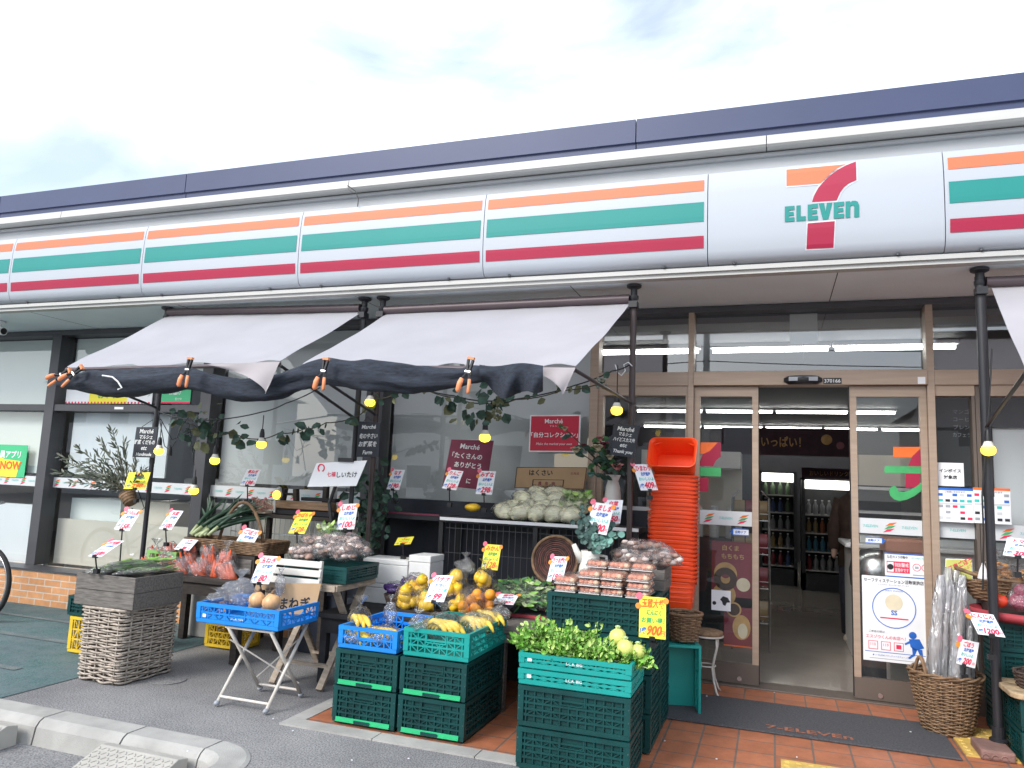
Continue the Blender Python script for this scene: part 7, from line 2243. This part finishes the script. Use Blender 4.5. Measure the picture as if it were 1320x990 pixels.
# ---- clear food packs on the tall stack
def pack(lb, loc):
    t = thing('food_pack', lb, 'food pack', loc, 'clear packs of pink food on the tall stack')
    q = MB(); random.seed(70)
    for i in range(8):
        q.ball((-0.042+0.028*(i % 4), -0.035+0.055*(i//4)+rnd(-.01, .01), 0.019), (0.021, 0.036, 0.016), random.choice(['pack_food', 'pack_food', 'pack_pale']), 9, 6, jit=0.15, seed=i)
    q.build('contents', t, smooth=True)
    q = MB(); q.box((-0.060, -0.075, 0.0), (0.060, 0.075, 0.005), 'tray_white'); q.build('tray', t, bevel=0.002)
    q = MB(); 
    pr = [rrect(0.122, 0.152, 0.012, 3), rrect(0.124, 0.154, 0.012, 3), rrect(0.108, 0.138, 0.012, 3)]
    zs = [0.003, 0.012, 0.040]; n = len(pr[0]); vs = [(x, y, z) for p_, z in zip(pr, zs) for x, y in p_]
    q.add(vs, [(j*n+i, j*n+(i+1) % n, (j+1)*n+(i+1) % n, (j+1)*n+i) for j in range(2) for i in range(n)]+[tuple(range(2*n, 3*n))], 'film'); q.tube([(x, y, 0.0125) for x, y in rrect(0.128, 0.158, 0.012, 3)], 0.0025, 'film_cloudy', 4, closed=True); q.build('clear_lid', t)
    return t
pk0 = None
cols = [(-1.125, 2), (-0.985, 3), (-0.855, 3), (-0.715, 3)]
cn = ['leftmost', 'second', 'third', 'rightmost']
ln = ['bottom', 'second', 'third', 'fourth']
for row, (y, ex) in enumerate(((-1.645, 0), (-1.485, 1))):
    for c_, (x, n_) in enumerate(cols):
        for k in range(n_+ex if c_ != 0 else n_):
            lb = '%s clear pack up in the %s column of the %s row of pink food packs' % (ln[k], cn[c_], ('front', 'back')[row])
            loc = (x+rnd(-.006, .006), y+rnd(-.006, .006), 0.813+0.0435*k)
            if pk0 is None:
                pk0 = pack(lb, loc)
            else:
                dup(pk0, loc, rnd(-.06, .06), lb)

# wooden box with bagged mushrooms, pitcher, vase
plank_box('small weathered box of bagged mushrooms on the rear of the tall stack', -0.965, -0.615, -1.33, -1.02, 0.812, 0.935, 'wood_grey')
for i, ((u, v), y, lb) in enumerate((((808, 716), -1.22, 'bag of pale mushrooms at the left of the small weathered box'), ((832, 720), -1.27, 'bag of pale mushrooms at the front middle of the small weathered box'), ((857, 719), -1.25, 'bag of pale mushrooms at the right end of the small weathered box'), ((820, 705), -1.12, 'bag of pale mushrooms on top at the left of the small weathered box'), ((845, 708), -1.12, 'bag of pale mushrooms on top at the right of the small weathered box'))):
    produce('mushroom_bag', lb, 'bag of mushrooms', 'bags of pale mushrooms', P(u, v, y), 'mushrooms', fill_mush, (0.098, 0.07, 0.05), 500+i, 'film_cloudy', nk=False)
t = thing('enamel_pitcher', 'cream enamel pitcher of eucalyptus behind the food packs', 'pitcher', (-1.085, -1.25, 0.813))
q = MB(); q.lathe([(0.075, 0.0), (0.078, 0.01), (0.072, 0.09), (0.058, 0.15), (0.055, 0.17), (0.062, 0.20), (0.055, 0.195), (0.050, 0.165)], 'ceramic', 22); q.build('body', t, smooth=True)
q = MB(); q.tube([(-0.05, -0.01, 0.13), (-0.085, -0.02, 0.19), (-0.105, -0.025, 0.235)], [0.028, 0.02, 0.015], 'ceramic', 10); q.build('spout', t, smooth=True)
q = MB(); q.tube([(0.055, 0, 0.175), (0.10, 0, 0.17), (0.11, 0, 0.11), (0.075, 0, 0.05)], 0.009, 'ceramic', 8); q.build('handle', t, smooth=True)
random.seed(77)
t = thing('eucalyptus', 'round leaved eucalyptus sprigs standing in the cream pitcher', 'plant', (-1.085, -1.25, 0.96))
o = V(t.location); qs, ql = MB(Matrix.Translation(-o)), MB(Matrix.Translation(-o))
for (u, v, y) in ((800, 688, -1.3), (786, 700, -1.35), (770, 690, -1.3), (757, 668, -1.2), (748, 656, -1.15), (765, 678, -1.25), (752, 690, -1.25), (742, 672, -1.2), (790, 680, -1.2), (763, 655, -1.1), (776, 704, -1.36)):
    e = P(u, v, y); a = V((-1.085, -1.25, 0.97)); m_ = a.lerp(e, .5)+V((0, 0, .04)); cv = [a.lerp(m_, s_).lerp(m_.lerp(e, s_), s_) for s_ in [i/8 for i in range(9)]]
    qs.tube(cv, 0.003, 'stem', 5)
    for i in range(3, 9):
        for sd_ in (-1, 1):
            d = V((rnd(-1, 1), rnd(-1, .2), rnd(-.5, .8))); mm = 'eucalyptus' if u > 766 and rnd(0, 1) < .6 else 'eucalyptus_dark'
            nrm = V((rnd(-.4, .4), -1, rnd(-.2, .6))).normalized(); r = rnd(.014, .024); c = cv[i]+d.normalized()*0.02; x_ = nrm.orthogonal().normalized(); y_ = nrm.cross(x_)
            ql.add([c+(x_*cos(k*pi/4)+y_*sin(k*pi/4))*r+nrm*0.003*cos(k*pi) for k in range(8)], [tuple(range(8))], mm)
qs.build('sprigs', t); ql.build('leaves', t)
vc = P(787, 640, -0.38)
t = thing('white_vase', 'slender white vase of roses at the right end of the rack', 'vase', (vc.x, -0.30, 1.125))
hv = P(787, 612, -0.30).z-1.125
q = MB(); q.lathe([(0.05, 0), (0.056, 0.01), (0.066, hv*.45), (0.055, hv*.75), (0.040, hv*.88), (0.058, hv), (0.05, hv*.99), (0.034, hv*.88)], 'ceramic', 20); q.build('body', t, smooth=True)
t = thing('rose_bouquet', 'faded pink and cream roses standing in the white vase', 'flowers', (vc.x, -0.30, 1.125+hv*0.9))
o = V(t.location); random.seed(88); qs, ql = MB(Matrix.Translation(-o)), MB(Matrix.Translation(-o))
for (u, v, y, m, r) in ((796, 603, -0.42, 'rose_pink', .045), (770, 578, -0.42, 'rose_cream', .043), (779, 574, -0.38, 'rose_wine', .035), (743, 581, -0.45, 'rose_cream', .040), (728, 553, -0.5, 'rose_cream', .024), (786, 590, -0.36, 'rose_cream', .03), (762, 612, -0.45, 'eucalyptus', .03), (773, 566, -0.34, 'rose_pink', .03), (752, 575, -0.36, 'rose_wine', .025)):
    e = P(u, v, y); a = V((vc.x, -0.30, 1.13+hv*.9)); m_ = a.lerp(e, .5)+V((0, -0.02, .03)); cv = [a.lerp(m_, s_).lerp(m_.lerp(e, s_), s_) for s_ in [i/8 for i in range(9)]]
    qs.tube(cv, 0.004, 'stem', 5)
    q = MB(Matrix.Translation(-o))
    for L3, (rr, n_, up) in enumerate(((1.0, 6, .2), (.75, 5, .6), (.45, 4, .9))):
        for k in range(n_):
            a_ = 2*pi*k/n_+L3; d = V((cos(a_), sin(a_)*0.8-0.35, up)).normalized()
            q.leaf(e-d*r*.2, d, V((-cos(a_), -sin(a_), 1.5)), r*1.25*rr+r*.2, r*1.3, m, -0.25, -0.2)
    q.ball(e, r*.6, m, 9, 6, jit=.3, seed=u); q.build('bloom', t, smooth=True)
    for k in range(5):
        p_ = cv[random.randrange(3, 9)]; ql.leaf(p_, (rnd(-1, 1), rnd(-1, .3), rnd(-.6, .4)), (rnd(-.4, .4), -1, .4), rnd(.06, .10), rnd(.035, .05), random.choice(['ivy', 'ivy', 'leaf_dark']), .2, .2)
qs.build('stems', t); ql.build('leaves', t)

# ---- stack of red shopping baskets
def shop_basket(label, loc, group):
    t = thing('shopping_basket', label, 'shopping basket', loc, group)
    W, D, H = 0.335, 0.24, 0.205
    lv = [(0.0, .80, 0), (0.006, .82, 0), (H*0.5, .87, 0), (H-0.016, .90, 0), (H-0.014, 1.0, 0), (H, 1.01, 0), (H+0.001, .975, 0), (H-0.014, .89, 0), (0.012, .81, 0)]
    loops = [[(x, y, z) for x, y in rrect(W*s_, D*s_, 0.045*s_, 4)] for z, s_, _ in lv]
    n = len(loops[0]); vs = [v for l_ in loops for v in l_]
    fs = [(j*n+i, j*n+(i+1) % n, (j+1)*n+(i+1) % n, (j+1)*n+i) for j in range(len(lv)-1) for i in range(n)]+[tuple(range(n-1, -1, -1)), tuple(range((len(lv)-1)*n, len(lv)*n))]
    q = MB(); q.add(vs, fs, 'basket_red')
    for z in (0.05, 0.085, 0.12, 0.15):
        s_ = .80+.125*z/H+0.012; q.tube([(x, y, z) for x, y in rrect(W*s_, D*s_, 0.04, 4)], 0.0035, 'basket_red', 4, closed=True)
    q.build('basket_body', t, smooth=True, auto=True)
    q = MB(); q.tube([(-W*.47, 0.02, H-.01), (-W*.47, 0.08, H-.045), (-W*.2, D*.49, H-.05), (W*.2, D*.49, H-.05), (W*.47, .08, H-.045), (W*.47, 0.02, H-.01)], 0.005, 'basket_red', 6); q.build('handle', t, smooth=True)
    return t
bx, by = -0.672, -0.475
N = 26
z0 = 0.600
step = (P(866, 612, by-0.12).z-0.205-z0)/(N-1)
b0 = shop_basket('red shopping basket nested in the tall stack below the tilted one', (bx, by, z0), 'red shopping baskets in the stack')
for k in range(1, N):
    dup(b0, (bx+rnd(-.004, .004), by+rnd(-.004, .004), z0+step*k), rnd(-.02, .02))
tb = dup(b0, None, None, 'tilted top basket of the red stack with its open side facing out')
zt = z0+step*(N-1)
tb.location = (bx+0.01, by+0.03, zt+0.262)
tb.rotation_euler = (R_(60), 0, R_(-3))
q = MB(); q.box((-0.80, -0.58, 0.008), (-0.55, -0.38, 0.597), 'black_matte'); tag(q.build('basket_stand'), 'black stand hidden under the red basket stack', 'stand')
# teal crate on end, small wicker basket, stool
tc_ = crate(0.40, 0.44, 0.17, 'crate_teal', 'teal crate standing on its side beside the white iron stool', (0, 0, 0), 0, None)
tc_.location = (-0.675, -0.74, 0.21); tc_.rotation_euler = (R_(90), 0, R_(14))
t = thing('wicker_basket', 'small brown wicker basket on the standing teal crate below the red baskets', 'basket', (-0.565, -0.76, 0.437))
q = MB(); weave(q, lambda s_: [((0.085+0.035*s_)*cos(a), (0.085+0.035*s_)*sin(a)) for a in [2*pi*i/24 for i in range(24)]], 0.17, 15, 16, 0.0055, 'wicker_brown', .005, .004); q.lathe([(0.08, .004), (0.11, .15)], 'wicker_dark', 18); q.build('woven_body', t, smooth=True)
q = MB(); q.tube([(0.122*cos(a), 0.122*sin(a), .176) for a in [2*pi*i/24 for i in range(24)]], .010, 'wicker_brown', 6, closed=True); q.build('rim', t, smooth=True)
t = thing('iron_stool', 'small white iron stool with a round brown seat by the left door', 'stool', (-0.455, -0.26, 0.0))
q = MB(); q.lathe([(0.10, .395), (0.115, .405), (0.115, .425), (0.09, .432), (0.0, .436)], 'wicker_brown', 22); q.build('seat', t, smooth=True)
q = MB(); q.tube([(0.112*cos(a), 0.112*sin(a), .395) for a in [2*pi*i/24 for i in range(24)]], .007, 'white_iron', 6, closed=True); q.build('seat_ring', t, smooth=True)
for k in range(4):
    a = R_(45+90*k); dx, dy = cos(a), sin(a)
    q = MB(); q.tube([(dx*r_, dy*r_, z) for r_, z in ((.10, .39), (.105, .33), (.075, .24), (.06, .18), (.075, .10), (.105, .03), (.125, .006))], .0075, 'white_iron', 7); q.build('leg', t, smooth=True)
q = MB(); q.tube([(0.062*cos(a_), 0.062*sin(a_), .19) for a_ in [2*pi*i/20 for i in range(20)]], .005, 'white_iron', 5, closed=True); q.build('stretcher', t)

# ---- burdock basket on the right
t = thing('wicker_basket', 'large round brown wicker basket of wrapped roots at the right sidelight', 'basket', (1.00, -0.48, 0.008))
sh = lambda s_: [((0.128+0.075*s_**.8)*cos(a), (0.118+0.065*s_**.8)*sin(a)) for a in [2*pi*i/30 for i in range(30)]]
q = MB(); weave(q, sh, 0.345, 32, 20, .0055, 'wicker_brown', .006, .004, rag=.004); q.build('woven_body', t, smooth=True)
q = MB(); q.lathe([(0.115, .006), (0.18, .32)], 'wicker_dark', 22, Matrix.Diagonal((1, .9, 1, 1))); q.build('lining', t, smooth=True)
q = MB()
for ph in (0, pi):
    q.tube([((.205+.008*cos(7*a+ph))*cos(a), (.185+.008*cos(7*a+ph))*sin(a), .352+.008*sin(7*a+ph)) for a in [2*pi*i/60 for i in range(60)]], .008, 'wicker_brown', 5, closed=True)
q.build('rim', t, smooth=True)
q = MB()
for sx in (-1, 1):
    ca, sa = -.80*sx, -.55*sx
    for dr in (0, .012):
        q.tube([(.195*ca-sa*(.10*u-.05)+dr*.5, .178*sa+ca*(.10*u-.05)+dr*.5, .345+.10*sin(pi*u)+dr*.4) for u in [i/10 for i in range(11)]], .009, 'wicker_brown', 7)
q.build('handle', t, smooth=True)
random.seed(61)
heads = [(1212, 748), (1222, 738), (1232, 742), (1240, 748), (1226, 756), (1248, 800)]
for i, (u, v) in enumerate(heads):
    e = P(u, v, -0.42+0.03*(i % 3)); a = V((0.90+0.042*i, -0.52+0.03*(i % 3), 0.10))
    if i == 5: a = V((1.10, -0.50, 0.10))
    t = thing('burdock_bag', ['wrapped burdock bundle at the left of the wicker basket of roots', 'tallest wrapped burdock bundle in the basket', 'wrapped burdock bundle in the middle of the basket', 'wrapped burdock bundle right of the middle of the basket', 'wrapped burdock bundle at the front of the basket', 'short wrapped burdock bundle leaning right at the basket rim'][i], 'bag of burdock', tuple(a), 'long wrapped burdock roots')
    q = MB(Matrix.Translation(-a))
    for k in range(4):
        o_ = V((rnd(-.018, .018), rnd(-.018, .018), 0)); q.tube([a+o_, a.lerp(e, .5)+o_*1.2, a.lerp(e, .93)+o_*.7], [.009, .011, .008], 'burdock', 7)
    q.build('roots', t, smooth=True)
    q = MB(Matrix.Translation(-a)); n_ = 16; k_ = 22; vs = []
    for j in range(k_):
        s_ = j/(k_-1); c = a.lerp(e, s_*1.04); rr = (.046-.014*s_)*(1-.35*max(0, s_-.86)/.14)
        for l_ in range(n_):
            th = 2*pi*l_/n_; kk = 1+.28*mnoise.noise(V((cos(th)*1.6+i*3, sin(th)*1.6, s_*5)))+.12*sin(th*4+s_*9+i)
            vs.append(c+V((cos(th)*rr*kk, sin(th)*rr*kk*.8, 0)))
    q.add(vs, [(j*n_+l_, j*n_+(l_+1) % n_, (j+1)*n_+(l_+1) % n_, (j+1)*n_+l_) for j in range(k_-1) for l_ in range(n_)], 'film_long'); q.build('plastic_bag', t, smooth=True)
s = Board('paper_sign', 'pale yellow printed sheet behind the wrapped burdock roots', 'sign', [(1219, 720), (1253, 721), (1254, 752), (1217, 768)], -0.30, 'card_pale' if 'card_pale' in M else 'paper', 0.004)
q = s.mb(); s.quad(q, 0.02, 0.02, 0.98, 0.98, 'turnip'); s.text(q, '健康ごぼう', 0.55, 0.82, 0.16, 'ink_red', 0.8, .02, o=.003); s.text(q, '食物繊維たっぷり', 0.55, 0.62, 0.10, 'ink_red', 0.8, o=.003); q.build('sign_print', s.root)

# ---- right hand stall
t = thing('stone_block', 'pinkish stone block under the right black pole', 'stone block', (1.16, -0.83, 0.006))
q = MB(); q.box((-0.085, -0.12, 0), (0.085, 0.13, 0.055), 'stone_pink'); q.build('block', t, bevel=0.012)
q = MB()
for k in range(3):
    q.tube([(-0.06+.045*k+.018*cos(a), -0.121, .015+.02*sin(a)) for a in [pi*i/6 for i in range(7)]], .004, 'stone_pink', 5)
q.build('relief', t)
gr = 'dark green crates of the right stall'
for k, lb in enumerate(('bottom dark green crate of the front pair in the right stall', 'upper dark green crate of the front pair in the right stall')):
    crate(0.56, 0.36, 0.172, 'crate_dark', lb, (1.545, -0.80, 0.012+0.174*k), 0, gr, latch=True)
for k, lb in enumerate(('bottom dark green crate of the rear column in the right stall', 'second dark green crate up in the rear column of the right stall', 'third dark green crate up in the rear column of the right stall', 'top dark green crate of the rear column in the right stall')):
    crate(0.56, 0.36, 0.172, 'crate_dark', lb, (1.545, -0.41, 0.012+0.174*k), 0, gr)
q = MB(); q.ext([(x, y) for x, y in rrect(0.66, 0.42, 0.07, 5)], 0.03, 'bark', Matrix.Translation((1.55, -0.81, 0.362))); tag(q.build('bark_board', bevel=.006), 'wooden board with a bark edge on the front crates of the right stall', 'board')
t = thing('wicker_basket', 'low dark wicker basket on the bark edged board of the right stall', 'basket', (1.50, -0.82, 0.395))
q = MB(); weave(q, lambda s_: [((.20+.02*s_)*cos(a), (.14+.02*s_)*sin(a)) for a in [2*pi*i/30 for i in range(30)]], .085, 9, 22, .006, 'wicker_dark', .005, .003); q.lathe([(.19, .003), (.2, .07)], 'wicker_dark', 24, Matrix.Diagonal((1, .72, 1, 1))); q.build('woven_body', t, smooth=True)
random.seed(15)
for i in range(5):
    q = MB(); q.ball((0, 0, 0), (.035, .03, .022), ['black', 'mushroom', 'black', 'aubergine', 'mushroom'][i], 10, 7, jit=.25, seed=i); o = q.build('dark_fruit', smooth=True); o.location = (1.36+.06*i, -.86+.04*(i % 2), .486); tag(o, 'small dark piece of produce in the low dark basket of the right stall', 'produce', 'dark produce in the low basket')
t = thing('round_tray', 'round tray lined with red cloth on the rear crates of the right stall', 'tray', (1.50, -0.46, 0.712))
q = MB(); q.lathe([(.30, 0), (.34, .02), (.35, .06), (.335, .05), (.30, .018)], 'red_cloth', 32, Matrix.Diagonal((1, .8, 1, 1))); q.build('lined_tray', t, smooth=True)
p = P(1289, 774, -0.62)
t = thing('tomato', 'big red tomato at the left of the red lined tray', 'tomato', tuple(p)); q = MB(); q.ball((0, 0, 0), (.045, .045, .038), 'tomato', 14, 9, jit=.08); q.build('fruit', t, smooth=True); q = MB()
for k in range(5):
    q.leaf((0, 0, .036), (cos(k*1.256), sin(k*1.256), .1), (0, 0, 1), .028, .009, 'leaf_green')
q.build('calyx', t)
for i, (u, v, r, lb) in enumerate(((1313, 775, .05, 'bagged red onion right of the tomato'), (1318, 762, .045, 'bagged red onion above the other one at the right edge'))):
    def fo(q): q.lathe([(r*.1, -r), (r*.7, -r*.75), (r, 0), (r*.7, r*.7), (r*.15, r*1.1)], 'red_onion', 14, Matrix.Rotation(1.2, 4, 'Y'))
    produce('red_onion_bag', lb, 'bag of red onion', 'bagged red onions', P(u, v, -0.62), 'red_onion', fo, (r*1.35, r*1.15, r*1.1), 600+i, 'film_cloudy', nk=False)
t = thing('bread_basket', 'boat shaped brown basket of orange bags behind the right black pole', 'basket', (1.47, -0.32, 0.80))
q = MB(); weave(q, lambda s_: [((.26+.10*s_)*cos(a)*(1+.0*s_), (.13+.05*s_)*sin(a)) for a in [2*pi*i/30 for i in range(30)]], .13, 12, 24, .006, 'wicker_brown', .005, .004); q.lathe([(.24, .004), (.33, .12)], 'wicker_dark', 26, Matrix.Diagonal((1, .5, 1, 1))); q.build('woven_body', t, smooth=True)
q = MB(); q.tube([(.36*cos(a), .18*sin(a), .14+.05*abs(cos(a))**3) for a in [2*pi*i/40 for i in range(40)]], .012, 'wicker_brown', 6, closed=True); q.build('rim', t, smooth=True)
q = MB(); q.box((-0.22, -0.12, -0.088), (0.22, 0.12, 0.0), 'wood_dark'); q.build('riser', t)
def fill_crk(q):
    for i in range(26):
        q.ball((rnd(-.06, .06), rnd(-.04, .04), rnd(-.05, .04)), (rnd(.014, .02), rnd(.012, .018), .007), 'cracker', 7, 5, Matrix.Rotation(rnd(-1, 1), 3, 'X'))
for i, (u, v, lb) in enumerate(((1290, 733, 'tied bag of orange crackers beside the right black pole'), (1300, 745, 'bag of orange crackers lying in the boat shaped basket'), (1316, 742, 'bag of orange crackers at the right end of the boat shaped basket'))):
    produce('cracker_bag', lb, 'bag of crackers', 'bags of orange crackers', P(u, v, -0.42), 'crackers', fill_crk, (.085, .06, .07), 620+i, 'film', nk=(i == 0))
q = MB(); q.lathe([(.03, 0), (.034, .01), (.02, .06), (.008, .09), (.005, .10)], 'white', 12); o = q.build('white_squeeze_bottle', smooth=True); o.location = P(1268, 747, -0.55); tag(o, 'small white drop shaped bottle left of the right black pole', 'bottle')

# ---- bicycle at the left edge
t = thing('bicycle', 'bicycle with a black tyre cut off by the left edge of the photo', 'bicycle', (-6.66, -1.01, 0.0))
def wheel(x):
    q = MB(); q.tube([(x+.315*cos(a), 0, .335+.315*sin(a)) for a in [2*pi*i/48 for i in range(48)]], .020, 'rubber', 9, closed=True); w_ = q.build('wheel', t, smooth=True)
    q = MB(); q.tube([(x+.288*cos(a), 0, .335+.288*sin(a)) for a in [2*pi*i/48 for i in range(48)]], .010, 'chrome', 6, closed=True); q.build('rim', w_, smooth=True)
    q = MB()
    for k in range(28):
        a = 2*pi*k/28; q.cyl((x+.02*cos(a+.6), .02*(-1)**k, .335+.02*sin(a+.6)), (x+.285*cos(a), 0, .335+.285*sin(a)), .0013, None, 'chrome', 4)
    q.build('spokes', w_)
    q = MB(); q.cyl((x, -.05, .335), (x, .05, .335), .018, None, 'chrome', 10); q.build('hub', w_)
wheel(0); wheel(-1.06)
q = MB(); q.tube([(0, 0, .335), (-.07, 0, .60), (-.16, 0, .85)], .014, 'black', 8); q.tube([(-.13, 0, .74), (-.62, 0, .30)], .018, 'black', 8); q.tube([(-.15, 0, .80), (-.72, 0, .45)], .016, 'black', 8); q.tube([(-.62, 0, .30), (-.78, 0, .80)], .016, 'black', 8); q.tube([(-.62, 0, .30), (-1.06, 0, .335)], .012, 'black', 8); q.tube([(-.75, 0, .70), (-1.06, 0, .335)], .010, 'black', 8); q.build('bike_frame', t, smooth=True)
q = MB(); q.tube([(-.16, 0, .85), (-.18, 0, .98), (-.14, 0, 1.02)], .012, 'chrome', 8); q.tube([(-.36, -.28, 1.0), (-.2, -.25, 1.03), (-.14, 0, 1.02), (-.2, .25, 1.03), (-.36, .28, 1.0)], .011, 'chrome', 8); q.build('handlebar', t, smooth=True)
q = MB(); q.ball((-.84, 0, .86), (.14, .09, .04), 'black', 12, 8); q.cyl((-.80, 0, .8), (-.79, 0, .85), .012, None, 'chrome', 8); q.build('saddle', t, smooth=True)
q = MB(); q.tube([(-.62, .08, .30), (-.54, .08, .16)], .008, 'chrome', 6); q.obox((-.53, .12, .155), (.09, .05, .02), 'rubber'); q.tube([(-.62, -.08, .30), (-.70, -.08, .44)], .008, 'chrome', 6); q.obox((-.71, -.12, .445), (.09, .05, .02), 'rubber'); q.cyl((-.62, -.03, .30), (-.62, .03, .30), .08, None, 'chrome', 20); q.build('crankset', t)

# small litter on the paving
random.seed(5)
lit = None
for i in range(14):
    u, v = rnd(240, 1230), rnd(880, 985)
    p = PZ(u, v, 0.0)
    if p.x > -0.62 and p.x < 1.0 and p.y > -1.05: z = 0.022
    else: z = 0.0125
    if lit is None:
        q = MB(); q.obox((0, 0, 0), (.009, .006, .003), 'paper', Matrix.Rotation(.3, 3, 'Z')); lit = q.build('paper_scrap'); tag(lit, 'tiny pale scrap on the paving', 'scrap', 'pale scraps on the paving'); lit.location = (p.x, p.y, z)
    else:
        dup(lit, (p.x, p.y, z), rnd(0, 6))
t = thing('drain_cover', 'round drain cover in the asphalt beside the tall wicker basket', 'drain cover', (-3.86, -1.72, 0.002))
q = MB(); q.lathe([(.12, 0), (.12, .003), (.0, .003)], 'asphalt_lot', 28); q.build('cover', t)
bpy.context.view_layer.update()
